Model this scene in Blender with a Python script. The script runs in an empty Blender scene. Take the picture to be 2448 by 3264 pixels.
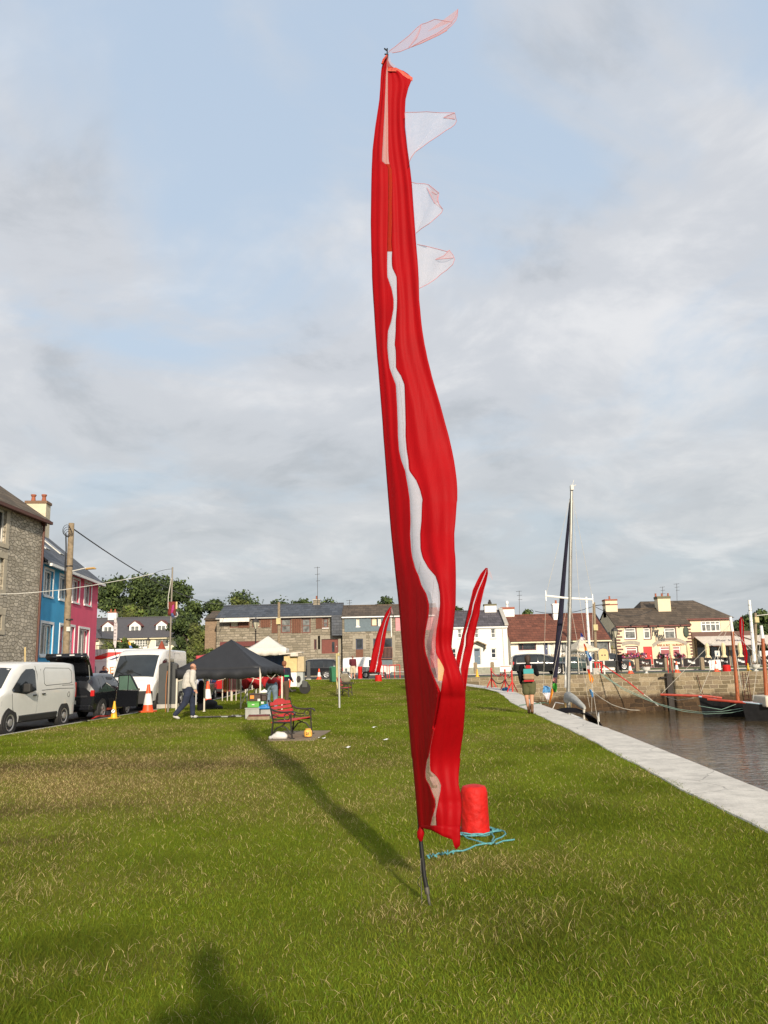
import bpy, bmesh, math, random
import numpy as np
from mathutils import Vector, Matrix, noise as mnoise
R = math.radians
random.seed(7)
scene = bpy.context.scene
col = scene.collection

# ------------------------------------------------------------------ camera
EYE = 1.55; PITCH = R(10.8); ROLL = R(1.3); FPX = 2550.0
_f = Vector((0, math.cos(PITCH), math.sin(PITCH)))
_u = Vector((0, -math.sin(PITCH), math.cos(PITCH)))
_r = Vector((1, 0, 0))
CU = _u * math.cos(ROLL) + _r * math.sin(ROLL)
CR = _r * math.cos(ROLL) - _u * math.sin(ROLL)
cam = bpy.data.cameras.new('camera'); camo = bpy.data.objects.new('camera', cam); col.objects.link(camo)
m = Matrix((CR, CU, -_f)).transposed().to_4x4(); m.translation = Vector((0, 0, EYE)); camo.matrix_world = m
cam.sensor_fit = 'VERTICAL'; cam.sensor_height = 24.0; cam.lens = 24.0 * FPX / 3264.0
cam.clip_start = 0.05; cam.clip_end = 5000
scene.camera = camo
scene.render.resolution_x = 768; scene.render.resolution_y = 1024
scene.view_settings.view_transform = 'Standard'; scene.view_settings.look = 'None'
scene.view_settings.exposure = 0.3; scene.view_settings.gamma = 1.0

# ------------------------------------------------------------------ sun and sky
SUN_EL = R(19.3); SHADOW_AZ = R(13.5)       # shadows fall forward and a little to the left
sd = bpy.data.lights.new('sun', 'SUN'); sd.energy = 4.3; sd.angle = R(1.3); sd.color = (1.0, 0.88, 0.72)
so = bpy.data.objects.new('sun', sd); col.objects.link(so)
tosun = Vector((math.sin(SHADOW_AZ) * math.cos(SUN_EL), -math.cos(SHADOW_AZ) * math.cos(SUN_EL), math.sin(SUN_EL)))
so.rotation_euler = tosun.to_track_quat('Z', 'Y').to_euler(); so.location = (20, -60, 40)

world = bpy.data.worlds.new('World'); scene.world = world; world.use_nodes = True
nt = world.node_tree; N = nt.nodes; L = nt.links; N.clear()
out = N.new('ShaderNodeOutputWorld'); bg = N.new('ShaderNodeBackground'); bg.inputs[1].default_value = 0.109
L.new(bg.outputs[0], out.inputs[0])
sky = N.new('ShaderNodeTexSky'); sky.sky_type = 'NISHITA'; sky.sun_disc = False
sky.sun_elevation = SUN_EL; sky.sun_rotation = math.atan2(tosun.x, tosun.y); sky.air_density = 1.0; sky.dust_density = 1.5
tc = N.new('ShaderNodeTexCoord'); sp = N.new('ShaderNodeSeparateXYZ'); L.new(tc.outputs['Generated'], sp.inputs[0])
def wm(op, a, b=None, clamp=False):
    n = N.new('ShaderNodeMath'); n.operation = op; n.use_clamp = clamp
    for i, v in ((0, a), (1, b)):
        if v is None: continue
        if isinstance(v, (int, float)): n.inputs[i].default_value = v
        else: L.new(v, n.inputs[i])
    return n.outputs[0]
zz = wm('ADD', wm('MAXIMUM', sp.outputs[2], 0.0), 0.22)
cv = N.new('ShaderNodeCombineXYZ'); L.new(wm('DIVIDE', sp.outputs[0], zz), cv.inputs[0]); L.new(wm('DIVIDE', sp.outputs[1], zz), cv.inputs[1])
def wnoise(scale, detail, rough, off, dist=0.3):
    mp = N.new('ShaderNodeMapping'); mp.inputs['Location'].default_value = off; L.new(cv.outputs[0], mp.inputs[0])
    n = N.new('ShaderNodeTexNoise'); n.inputs['Scale'].default_value = scale; n.inputs['Detail'].default_value = detail
    n.inputs['Roughness'].default_value = rough; n.inputs['Distortion'].default_value = dist; L.new(mp.outputs[0], n.inputs[0]); return n.outputs[0]
def wramp(fac, stops):
    r = N.new('ShaderNodeValToRGB'); L.new(fac, r.inputs[0]); e = r.color_ramp.elements
    while len(e) < len(stops): e.new(0.5)
    for i, (p, c) in enumerate(stops): e[i].position = p; e[i].color = (*c, 1) if len(c) == 3 else c
    r.color_ramp.interpolation = 'EASE'; return r.outputs[0]
def wmix(fac, a, b):
    n = N.new('ShaderNodeMix'); n.data_type = 'RGBA'; L.new(fac, n.inputs[0])
    for i, v in ((6, a), (7, b)):
        if isinstance(v, tuple): n.inputs[i].default_value = (*v, 1)
        else: L.new(v, n.inputs[i])
    return n.outputs[2]
cover = wramp(wnoise(1.7, 6.0, 0.55, (5.2, 2.9, 0), 0.5), [(0.33, (0, 0, 0)), (0.55, (1, 1, 1))])
shade = wramp(wnoise(2.3, 8.0, 0.6, (8.3, 4.7, 0), 0.35), [(0.30, (3.7, 3.9, 4.2)), (0.46, (4.8, 4.95, 5.25)), (0.68, (6.2, 6.2, 6.3))])
blue = wmix(wm('MULTIPLY', sp.outputs[2], 1.4, True), (4.8, 5.5, 6.1), (4.3, 5.25, 6.5))
skm = N.new('ShaderNodeMix'); skm.data_type = 'RGBA'; skm.inputs[0].default_value = 0.8
L.new(sky.outputs[0], skm.inputs[6]); L.new(blue, skm.inputs[7])
cloudy = wmix(wm('MULTIPLY', cover, 0.9), skm.outputs[2], shade)
low = wramp(sp.outputs[2], [(0.0, (1, 1, 1)), (0.42, (0, 0, 0))])        # a duller bank of cloud towards the horizon
bank = wramp(wnoise(2.0, 7.0, 0.6, (1.3, 9.1, 0), 0.5), [(0.32, (3.0, 3.35, 3.55)), (0.5, (4.0, 4.3, 4.45)), (0.68, (5.6, 5.7, 5.65))])
final = wmix(wm('MULTIPLY', low, 0.85), cloudy, bank)
L.new(final, bg.inputs[0])
try:
    scene.cycles.use_fast_gi = False
except Exception: pass

# ------------------------------------------------------------------ where a thing of the photograph stands
def ray(x, y): return _f + CR * ((x - 1224) / FPX) - CU * ((y - 1632) / FPX)
def G(x, y, z=0.0):
    d = ray(x, y); return d * ((z - EYE) / d.z) + Vector((0, 0, EYE))
def P(x, y, Y):
    d = ray(x, y); return d * (Y / d.y) + Vector((0, 0, EYE))
def sstep(a, b, x):
    t = min(max((x - a) / (b - a), 0), 1); return t * t * (3 - 2 * t)
def tz(x, y): return 0.5 * sstep(40, 60, y)       # the lawn and road rise half a metre towards the pier

# ------------------------------------------------------------------ mesh helpers
class MB:
    def __init__(s): s.v = []; s.f = []; s.m = []
    def add(s, vs, fs, mi=0, M=None):
        b = len(s.v)
        s.v += [tuple(M @ Vector(v)) for v in vs] if M is not None else [tuple(v) for v in vs]
        s.f += [tuple(i + b for i in f) for f in fs]; s.m += [mi] * len(fs); return s
    def box(s, x0, x1, y0, y1, z0, z1, mi=0, M=None):
        return s.add([(x0,y0,z0),(x1,y0,z0),(x1,y1,z0),(x0,y1,z0),(x0,y0,z1),(x1,y0,z1),(x1,y1,z1),(x0,y1,z1)],
                     [(0,3,2,1),(4,5,6,7),(0,1,5,4),(1,2,6,5),(2,3,7,6),(3,0,4,7)], mi, M)
    def tube(s, pts, r, n=8, mi=0, M=None, sq=(1, 1)):
        pts = [Vector(p) for p in pts]; k = len(pts)
        rs = r if isinstance(r, (list, tuple)) else [r] * k
        vs = []; up = None
        for i, p in enumerate(pts):
            d = (pts[min(i+1, k-1)] - pts[max(i-1, 0)])
            d = d.normalized() if d.length > 1e-9 else Vector((0, 0, 1))
            if up is None: up = Vector((0, 0, 1)) if abs(d.z) < 0.9 else Vector((1, 0, 0))
            a = d.cross(up); a = a.normalized() if a.length > 1e-6 else d.orthogonal().normalized()
            b = a.cross(d).normalized(); up = b
            for j in range(n):
                t = 2 * math.pi * j / n; vs.append(p + a * (math.cos(t) * rs[i] * sq[0]) + b * (math.sin(t) * rs[i] * sq[1]))
        fs = [(i*n+j, i*n+(j+1) % n, (i+1)*n+(j+1) % n, (i+1)*n+j) for i in range(k-1) for j in range(n)]
        fs += [tuple(range(n))[::-1], tuple((k-1)*n+j for j in range(n))]
        return s.add(vs, fs, mi, M)
    def lathe(s, prof, n=16, c=(0, 0, 0), mi=0, M=None):
        vs = [(c[0]+r*math.cos(2*math.pi*j/n), c[1]+r*math.sin(2*math.pi*j/n), c[2]+z) for r, z in prof for j in range(n)]
        k = len(prof); fs = [(i*n+j, i*n+(j+1) % n, (i+1)*n+(j+1) % n, (i+1)*n+j) for i in range(k-1) for j in range(n)]
        fs += [tuple(range(n))[::-1], tuple((k-1)*n+j for j in range(n))]
        return s.add(vs, fs, mi, M)
    def prism(s, pts, a, b, ax='y', mi=0, M=None):      # outline extruded along an axis
        n = len(pts)
        f = {'y': lambda p, t: (p[0], t, p[1]), 'x': lambda p, t: (t, p[0], p[1]), 'z': lambda p, t: (p[0], p[1], t)}[ax]
        vs = [f(p, a) for p in pts] + [f(p, b) for p in pts]
        fs = [tuple(range(n)), tuple(range(2*n-1, n-1, -1))] + [(i, i+n, (i+1) % n+n, (i+1) % n) for i in range(n)]
        return s.add(vs, fs, mi, M)
    def grid(s, rows, mi=0, M=None, close=False):
        n = len(rows[0]); vs = [p for r in rows for p in r]
        fs = [(i*n+j, i*n+(j+1) % n, (i+1)*n+(j+1) % n, (i+1)*n+j) for i in range(len(rows)-1) for j in range(n if close else n-1)]
        return s.add(vs, fs, mi, M)
    def build(s, name, mats, parent=None, smooth=False, bevel=0.0, loc=None):
        me = bpy.data.meshes.new(name); me.from_pydata(s.v, [], s.f)
        mats = mats if isinstance(mats, (list, tuple)) else [mats]
        for mt in mats: me.materials.append(mt)
        if len(mats) > 1: me.polygons.foreach_set('material_index', s.m)
        bm = bmesh.new(); bm.from_mesh(me); bmesh.ops.recalc_face_normals(bm, faces=bm.faces[:]); bm.to_mesh(me); bm.free()
        if smooth:
            me.polygons.foreach_set('use_smooth', [True] * len(me.polygons))
            try: me.set_sharp_from_angle(angle=R(40))
            except Exception: pass
        o = bpy.data.objects.new(name, me); col.objects.link(o)
        if parent is not None: o.parent = parent
        if loc is not None: o.location = loc
        if bevel:
            md = o.modifiers.new('bevel', 'BEVEL'); md.width = bevel; md.segments = 2; md.limit_method = 'ANGLE'; md.angle_limit = R(35)
        return o
def tag(o, label=None, cat=None, group=None, kind=None):
    if label: o['label'] = label
    if cat: o['category'] = cat
    if group: o['group'] = group
    if kind: o['kind'] = kind
    return o
def thing(name, label, cat, loc=(0, 0, 0), rz=0.0, group=None):
    o = bpy.data.objects.new(name, None); col.objects.link(o); o.location = loc; o.rotation_euler = (0, 0, rz); o.empty_display_size = 0.3
    return tag(o, label, cat, group)
def copy_tree(o, loc=None, rz=None, label=None, parent=None):
    c = o.copy(); col.objects.link(c)
    if parent is not None: c.parent = parent
    if loc is not None: c.location = loc
    if rz is not None: c.rotation_euler[2] = rz
    if label: c['label'] = label
    for ch in o.children: copy_tree(ch, parent=c)
    return c
def text_mb(s, size, mb, M, mi=0, depth=0.01, bold=0.0, shear=0.0):
    cu = bpy.data.curves.new('t', 'FONT'); cu.body = s; cu.size = size; cu.extrude = depth; cu.offset = bold; cu.shear = shear
    cu.align_x = 'CENTER'; cu.align_y = 'CENTER'; cu.resolution_u = 3
    o = bpy.data.objects.new('t', cu); col.objects.link(o); dg = bpy.context.evaluated_depsgraph_get()
    me = bpy.data.meshes.new_from_object(o.evaluated_get(dg))
    mb.add([v.co[:] for v in me.vertices], [tuple(p.vertices) for p in me.polygons], mi, M)
    bpy.data.objects.remove(o); bpy.data.curves.remove(cu); bpy.data.meshes.remove(me)
UPR = Matrix.Rotation(R(90), 4, 'X')      # text lying in XY stood up in XZ, reading from -Y
def blob(caps, voxel=0.012, smooth=2, ell=()):   # tapered limbs and ellipsoids melted into one continuous skin
    mb = MB()
    for p0, r0, p1, r1 in caps:
        p0 = Vector(p0); p1 = Vector(p1); d = (p1 - p0)
        d = d.normalized() if d.length > 1e-6 else Vector((0, 0, 1))
        pts = []; rs = []
        for t in (-0.99, -0.8, -0.5, 0): pts.append(p0 + d * r0 * t); rs.append(r0 * math.sqrt(1 - t * t))
        for t in (0, 0.5, 0.8, 0.99): pts.append(p1 + d * r1 * t); rs.append(r1 * math.sqrt(1 - t * t))
        mb.tube(pts, rs, 12)
    for c, rx, ry, rz_, rot in ell:
        M = Matrix.Translation(c) @ Matrix.Rotation(rot, 4, 'X') @ Matrix.Diagonal((rx, ry, rz_, 1))
        prof = [(math.cos(R(a)), math.sin(R(a))) for a in (-89, -65, -40, -15, 15, 40, 65, 89)]
        mb.lathe(prof, 14, M=M)
    me = bpy.data.meshes.new('b'); me.from_pydata(mb.v, [], mb.f)
    bm = bmesh.new(); bm.from_mesh(me); bmesh.ops.recalc_face_normals(bm, faces=bm.faces[:]); bm.to_mesh(me); bm.free()
    o = bpy.data.objects.new('b', me); col.objects.link(o)
    rm = o.modifiers.new('r', 'REMESH'); rm.mode = 'VOXEL'; rm.voxel_size = voxel; rm.use_smooth_shade = True
    sm = o.modifiers.new('s', 'SMOOTH'); sm.iterations = smooth; sm.factor = 0.5
    dg = bpy.context.evaluated_depsgraph_get(); res = bpy.data.meshes.new_from_object(o.evaluated_get(dg))
    bpy.data.objects.remove(o); bpy.data.meshes.remove(me); return res
def mesh_obj(name, me, m_, parent=None, loc=None):
    me.materials.clear(); me.materials.append(m_); me.name = name
    o = bpy.data.objects.new(name, me); col.objects.link(o)
    if parent is not None: o.parent = parent
    if loc is not None: o.location = loc
    return o
def rope_pts(a, b, sag, n=10):
    a = Vector(a); b = Vector(b); return [a.lerp(b, i / n) - Vector((0, 0, 4 * sag * (i / n) * (1 - i / n))) for i in range(n + 1)]

# ------------------------------------------------------------------ materials
MATS = {}
def mat(name, c, rough=0.6, metal=0.0, var=0.12, scale=4.0, bump=0.0, bscale=30.0, spec=0.5, trans=0.0, coat=0.0, detail=4):
    if name in MATS: return MATS[name]
    mt = bpy.data.materials.new(name); mt.use_nodes = True; t = mt.node_tree; b = t.nodes['Principled BSDF']
    b.inputs['Roughness'].default_value = rough; b.inputs['Metallic'].default_value = metal
    b.inputs['Specular IOR Level'].default_value = spec; b.inputs['Coat Weight'].default_value = coat
    tcn = t.nodes.new('ShaderNodeTexCoord')
    nz = t.nodes.new('ShaderNodeTexNoise'); nz.inputs['Scale'].default_value = scale; nz.inputs['Detail'].default_value = detail
    t.links.new(tcn.outputs['Object'], nz.inputs[0])
    rp = t.nodes.new('ShaderNodeValToRGB'); e = rp.color_ramp.elements; e[0].position = 0.3; e[1].position = 0.7
    e[0].color = (*[x * (1 - var) for x in c], 1); e[1].color = (*[min(x * (1 + var), 1) for x in c], 1)
    t.links.new(nz.outputs[0], rp.inputs[0]); t.links.new(rp.outputs[0], b.inputs['Base Color'])
    if bump:
        n2 = t.nodes.new('ShaderNodeTexNoise'); n2.inputs['Scale'].default_value = bscale; n2.inputs['Detail'].default_value = 5
        t.links.new(tcn.outputs['Object'], n2.inputs[0]); bp = t.nodes.new('ShaderNodeBump'); bp.inputs['Strength'].default_value = bump
        bp.inputs['Distance'].default_value = 0.02; t.links.new(n2.outputs[0], bp.inputs['Height']); t.links.new(bp.outputs[0], b.inputs['Normal'])
    if trans:
        tr = t.nodes.new('ShaderNodeBsdfTranslucent'); t.links.new(rp.outputs[0], tr.inputs[0]); mx = t.nodes.new('ShaderNodeMixShader')
        mx.inputs[0].default_value = trans; t.links.new(b.outputs[0], mx.inputs[1]); t.links.new(tr.outputs[0], mx.inputs[2])
        t.links.new(mx.outputs[0], t.nodes['Material Output'].inputs[0])
    MATS[name] = mt; return mt
def masonry(name, cols, scale, mortar, sx=1.0, sz=1.6, tide=None, gap=0.06, rnd=0.85, bump=0.6, brick=None):
    mt = bpy.data.materials.new(name); mt.use_nodes = True; t = mt.node_tree; b = t.nodes['Principled BSDF']; b.inputs['Roughness'].default_value = 0.9
    n = t.nodes.new; l = t.links.new
    tcn = n('ShaderNodeTexCoord'); s = n('ShaderNodeSeparateXYZ'); l(tcn.outputs['Object'], s.inputs[0])
    ad = n('ShaderNodeMath'); l(s.outputs[0], ad.inputs[0]); l(s.outputs[1], ad.inputs[1])
    cb = n('ShaderNodeCombineXYZ'); l(ad.outputs[0], cb.inputs[0]); l(s.outputs[2], cb.inputs[1])
    wn = n('ShaderNodeTexNoise'); wn.inputs['Scale'].default_value = 2.5; l(cb.outputs[0], wn.inputs[0])
    va = n('ShaderNodeVectorMath'); va.operation = 'SCALE'; va.inputs['Scale'].default_value = 0.12; l(wn.outputs['Color'], va.inputs[0])
    vb = n('ShaderNodeVectorMath'); l(cb.outputs[0], vb.inputs[0]); l(va.outputs[0], vb.inputs[1])
    mp = n('ShaderNodeMapping'); mp.inputs['Scale'].default_value = (sx, sz, 1); l(vb.outputs[0], mp.inputs[0])
    vo = n('ShaderNodeTexVoronoi'); vo.voronoi_dimensions = '2D'; vo.inputs['Scale'].default_value = scale; vo.inputs['Randomness'].default_value = rnd; l(mp.outputs[0], vo.inputs[0])
    ve = n('ShaderNodeTexVoronoi'); ve.voronoi_dimensions = '2D'; ve.feature = 'DISTANCE_TO_EDGE'; ve.inputs['Scale'].default_value = scale; ve.inputs['Randomness'].default_value = rnd; l(mp.outputs[0], ve.inputs[0])
    rp = n('ShaderNodeValToRGB'); e = rp.color_ramp.elements
    while len(e) < len(cols): e.new(0.5)
    for i, c in enumerate(cols): e[i].position = i / (len(cols) - 1); e[i].color = (*c, 1)
    sc = n('ShaderNodeSeparateColor'); l(vo.outputs['Color'], sc.inputs[0]); l(sc.outputs[0], rp.inputs[0])
    n2 = n('ShaderNodeTexNoise'); n2.inputs['Scale'].default_value = 14; n2.inputs['Detail'].default_value = 6; l(tcn.outputs['Object'], n2.inputs[0])
    hv = n('ShaderNodeMix'); hv.data_type = 'RGBA'; hv.blend_type = 'OVERLAY'; hv.inputs[0].default_value = 0.6; l(rp.outputs[0], hv.inputs[6]); l(n2.outputs[0], hv.inputs[7])
    er = n('ShaderNodeValToRGB'); er.color_ramp.elements[0].position = gap * 0.3; er.color_ramp.elements[1].position = gap; l(ve.outputs[0], er.inputs[0])
    if brick:
        va.inputs['Scale'].default_value = 0.2; wn.inputs['Detail'].default_value = 3
        br = n('ShaderNodeTexBrick'); br.inputs['Scale'].default_value = 1.0; br.inputs['Brick Width'].default_value = brick[0]; br.inputs['Row Height'].default_value = brick[1]; br.inputs['Mortar Size'].default_value = brick[2]; br.inputs['Mortar Smooth'].default_value = .4
        br.squash = 1.5; br.squash_frequency = 3; br.offset = .42; br.inputs['Color1'].default_value = (0, 0, 0, 1); br.inputs['Color2'].default_value = (1, 1, 1, 1); br.inputs['Mortar'].default_value = (.5, .5, .5, 1); l(vb.outputs[0], br.inputs[0]); l(br.outputs[0], rp.inputs[0])
        inv = n('ShaderNodeMath'); inv.operation = 'SUBTRACT'; inv.inputs[0].default_value = 1.0; l(br.outputs['Fac'], inv.inputs[1]); l(inv.outputs[0], er.inputs[0]); er.color_ramp.elements[0].position = .2; er.color_ramp.elements[1].position = .9
    mx = n('ShaderNodeMix'); mx.data_type = 'RGBA'; l(er.outputs[0], mx.inputs[0]); mx.inputs[6].default_value = (*mortar, 1); l(hv.outputs[2], mx.inputs[7])
    last = mx.outputs[2]
    if tide is not None:
        tn = n('ShaderNodeTexNoise'); tn.inputs['Scale'].default_value = 1.6; tn.inputs['Detail'].default_value = 6; l(tcn.outputs['Object'], tn.inputs[0])
        m1 = n('ShaderNodeMath'); m1.operation = 'MULTIPLY_ADD'; l(tn.outputs[0], m1.inputs[0]); m1.inputs[1].default_value = 1.0; l(s.outputs[2], m1.inputs[2])
        tr = n('ShaderNodeValToRGB'); tr.color_ramp.elements[0].position = 0.0; tr.color_ramp.elements[1].position = 1.0
        m2 = n('ShaderNodeMath'); m2.operation = 'SUBTRACT'; l(m1.outputs[0], m2.inputs[0]); m2.inputs[1].default_value = tide + 0.25; l(m2.outputs[0], tr.inputs[0])
        m3 = n('ShaderNodeMath'); m3.operation = 'MULTIPLY'; m3.use_clamp = True; l(tr.outputs[0], m3.inputs[0]); m3.inputs[1].default_value = 2.5
        t2 = n('ShaderNodeMix'); t2.data_type = 'RGBA'; l(m3.outputs[0], t2.inputs[0]); l(last, t2.inputs[7])
        wd = n('ShaderNodeMix'); wd.data_type = 'RGBA'; wd.blend_type = 'MULTIPLY'; wd.inputs[0].default_value = 1; l(last, wd.inputs[6]); wd.inputs[7].default_value = (0.24, 0.17, 0.11, 1)
        l(wd.outputs[2], t2.inputs[6]); last = t2.outputs[2]
    l(last, b.inputs['Base Color'])
    bp = n('ShaderNodeBump'); bp.inputs['Strength'].default_value = bump; bp.inputs['Distance'].default_value = 0.04; l(er.outputs[0], bp.inputs['Height']); l(bp.outputs[0], b.inputs['Normal'])
    MATS[name] = mt; return mt
def tiles(name, c, rows=4.0, var=0.35, rough=0.8, patch=(0.0, 0.0, 0.0), pf=0.0):
    mt = bpy.data.materials.new(name); mt.use_nodes = True; t = mt.node_tree; b = t.nodes['Principled BSDF']; b.inputs['Roughness'].default_value = rough
    n = t.nodes.new; l = t.links.new
    tcn = n('ShaderNodeTexCoord'); s = n('ShaderNodeSeparateXYZ'); l(tcn.outputs['Object'], s.inputs[0])
    cb = n('ShaderNodeCombineXYZ'); l(s.outputs[0], cb.inputs[0]); l(s.outputs[2], cb.inputs[1])
    br = n('ShaderNodeTexBrick'); br.inputs['Scale'].default_value = rows; br.inputs['Brick Width'].default_value = 1.1; br.inputs['Row Height'].default_value = 0.5
    br.inputs['Mortar Size'].default_value = 0.03; br.inputs['Color1'].default_value = (*[x * (1 - var) for x in c], 1); br.inputs['Color2'].default_value = (*[x * (1 + var) for x in c], 1)
    br.inputs['Mortar'].default_value = (*[x * 0.45 for x in c], 1); l(cb.outputs[0], br.inputs[0])
    nz = n('ShaderNodeTexNoise'); nz.inputs['Scale'].default_value = 0.9; nz.inputs['Detail'].default_value = 8; nz.inputs['Roughness'].default_value = 0.7; l(tcn.outputs['Object'], nz.inputs[0])
    mx = n('ShaderNodeMix'); mx.data_type = 'RGBA'; mx.blend_type = 'OVERLAY'; mx.inputs[0].default_value = 0.55; l(br.outputs[0], mx.inputs[6]); l(nz.outputs[0], mx.inputs[7])
    last = mx.outputs[2]
    if pf:
        n2 = n('ShaderNodeTexNoise'); n2.inputs['Scale'].default_value = 3.5; n2.inputs['Detail'].default_value = 5; l(tcn.outputs['Object'], n2.inputs[0])
        r2 = n('ShaderNodeValToRGB'); r2.color_ramp.elements[0].position = 0.55; r2.color_ramp.elements[1].position = 0.68; r2.color_ramp.elements[1].color = (pf, pf, pf, 1); l(n2.outputs[0], r2.inputs[0])
        m2 = n('ShaderNodeMix'); m2.data_type = 'RGBA'; l(r2.outputs[0], m2.inputs[0]); l(last, m2.inputs[6]); m2.inputs[7].default_value = (*patch, 1); last = m2.outputs[2]
    l(last, b.inputs['Base Color'])
    bp = n('ShaderNodeBump'); bp.inputs['Strength'].default_value = 0.5; bp.inputs['Distance'].default_value = 0.03; l(br.outputs['Fac'], bp.inputs['Height']); bp.invert = True; l(bp.outputs[0], b.inputs['Normal'])
    MATS[name] = mt; return mt
def sheer(name, c, opacity, sparkle=0.0, scale=60):
    mt = bpy.data.materials.new(name); mt.use_nodes = True; t = mt.node_tree; n = t.nodes.new; l = t.links.new
    for x in list(t.nodes):
        if x.type == 'BSDF_PRINCIPLED': t.nodes.remove(x)
    df = n('ShaderNodeBsdfDiffuse'); df.inputs[0].default_value = (*c, 1); tr = n('ShaderNodeBsdfTranslucent'); tr.inputs[0].default_value = (*c, 1)
    m1 = n('ShaderNodeMixShader'); m1.inputs[0].default_value = 0.5; l(df.outputs[0], m1.inputs[1]); l(tr.outputs[0], m1.inputs[2])
    tp = n('ShaderNodeBsdfTransparent'); m2 = n('ShaderNodeMixShader'); l(tp.outputs[0], m2.inputs[1]); l(m1.outputs[0], m2.inputs[2])
    tcn = n('ShaderNodeTexCoord'); nz = n('ShaderNodeTexNoise'); nz.inputs['Scale'].default_value = scale; nz.inputs['Detail'].default_value = 3; l(tcn.outputs['Object'], nz.inputs[0])
    rp = n('ShaderNodeMapRange'); rp.inputs[1].default_value = 0.3; rp.inputs[2].default_value = 0.75; rp.inputs[3].default_value = max(opacity - sparkle, 0); rp.inputs[4].default_value = min(opacity + sparkle, 1)
    l(nz.outputs[0], rp.inputs[0]); l(rp.outputs[0], m2.inputs[0]); l(m2.outputs[0], t.nodes['Material Output'].inputs[0])
    MATS[name] = mt; return mt
white = mat('white_paint', (0.78, 0.77, 0.73), 0.5, var=0.04, scale=1.5)
offwhite = mat('off_white', (0.62, 0.6, 0.54), 0.7, var=0.08)
cream = mat('cream_render', (0.72, 0.60, 0.41), 0.9, var=0.05, scale=0.7, bump=0.15)
whitewash = mat('whitewashed_render', (0.80, 0.77, 0.70), 0.9, var=0.05, scale=0.6, bump=0.2)
black = mat('black_paint', (0.012, 0.012, 0.013), 0.45)
iron = mat('black_iron', (0.025, 0.02, 0.017), 0.55, bump=0.2)
rubber = mat('tyre_rubber', (0.02, 0.019, 0.018), 0.85)
alloy = mat('wheel_alloy', (0.42, 0.42, 0.42), 0.35, 0.6)
steel = mat('galvanised_steel', (0.5, 0.5, 0.47), 0.45, 0.5, var=0.15)
redp = mat('red_paint', (0.55, 0.02, 0.015), 0.45, var=0.15, bump=0.25, bscale=50)
redgloss = mat('red_gloss', (0.6, 0.015, 0.012), 0.3)
glass = mat('dark_glass', (0.03, 0.035, 0.038), 0.06, var=0.5, scale=2.0, spec=0.8)
glassl = mat('curtained_glass', (0.16, 0.165, 0.155), 0.1, var=0.6, scale=2.5, spec=0.8)
timber = mat('weathered_timber', (0.25, 0.19, 0.12), 0.85, var=0.3, scale=8, bump=0.4)
maroon = mat('maroon_paint', (0.09, 0.012, 0.012), 0.5)
orange = mat('orange_plastic', (0.85, 0.09, 0.02), 0.5, var=0.08)
concrete = mat('concrete', (0.42, 0.39, 0.34), 0.9, var=0.12, scale=2.0, bump=0.3)
# ------------------------------------------------------------------ the ground, lawn, road, quay and water
def smooth_noise(x, y, seed=0):
    def h(i, j):
        v = np.sin(i * 127.1 + j * 311.7 + seed * 74.7) * 43758.5453; return v - np.floor(v)
    xi = np.floor(x); yi = np.floor(y); fx = x - xi; fy = y - yi; fx = fx*fx*(3-2*fx); fy = fy*fy*(3-2*fy)
    return (h(xi, yi)*(1-fx) + h(xi+1, yi)*fx)*(1-fy) + (h(xi, yi+1)*(1-fx) + h(xi+1, yi+1)*fx)*fy
def fbm(x, y, seed=0, o=4):
    a = 0; w = 0.5
    for i in range(o): a = a + w * smooth_noise(x * 2**i, y * 2**i, seed + i); w *= 0.5
    return a / (1 - 0.5**o)
QY = [-60, -10, 3, 9.7, 17.6, 31.3, 39, 43, 46, 48.5, 51, 54, 57, 61]
QX = [3.3, 3.7, 4.0, 4.37, 4.94, 5.6, 6.35, 6.6, 6.3, 5.6, 4.7, 3.9, 3.3, 3.0]
def quay_x(y): return float(np.interp(y, QY, QX))
def wall_y(x): return 60.8 - 0.045 * (x - 3)
def kerb_x(y): return -9.95 + (y - 21.1) * 0.053
ZP = 0.45                                     # level of the pier
def tzn(y):
    t = np.clip((y - 40) / 20, 0, 1); return 0.5 * t * t * (3 - 2 * t)
def tz(x, y): return float(tzn(y)) if y < 61 else 0.5
def dryness(x, y):                            # 0 lush .. 1 straw
    n = fbm(x * 0.55 + 9, y * 0.40, 3); n2 = fbm(x * 1.9, y * 1.3, 11)
    d = np.clip((n - 0.47) * 2.4, 0, 1) * 0.6 + np.clip((n2 - 0.5) * 2.4, 0, 1) * 0.35
    xw = x + 3.0 * (fbm(x * .5, y * .5, 61) - .5); yw = y + 2.6 * (fbm(x * .6, y * .7, 67) - .5); e = np.exp(-(((xw + 5.6) / 3.7)**2 + ((yw - 12.3) / 2.6)**2) ** 1.4); d = d + 1.0 * e * (0.55 + 0.9 * fbm(x * 1.1, y * 1.0, 51))
    e2 = np.exp(-(((x + 5.8) / 2.4)**2 + ((y - 22.5) / 1.5)**2)); d = d + 0.5 * e2
    e3 = np.exp(-(((x - 0.4) / 1.7)**2 + ((y - 13.3) / 2.6)**2)); d = d + 0.22 * e3
    e4 = np.exp(-(((x - 0.7) / 0.9)**2 + ((y - 6.7) / 0.5)**2)); d = d + 0.55 * e4
    e5 = np.exp(-(((x + 0.2) / 0.9)**2 + ((y - 5.0) / 1.1)**2)); d = d - 0.35 * e5
    return np.clip(d, 0, 1)
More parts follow.
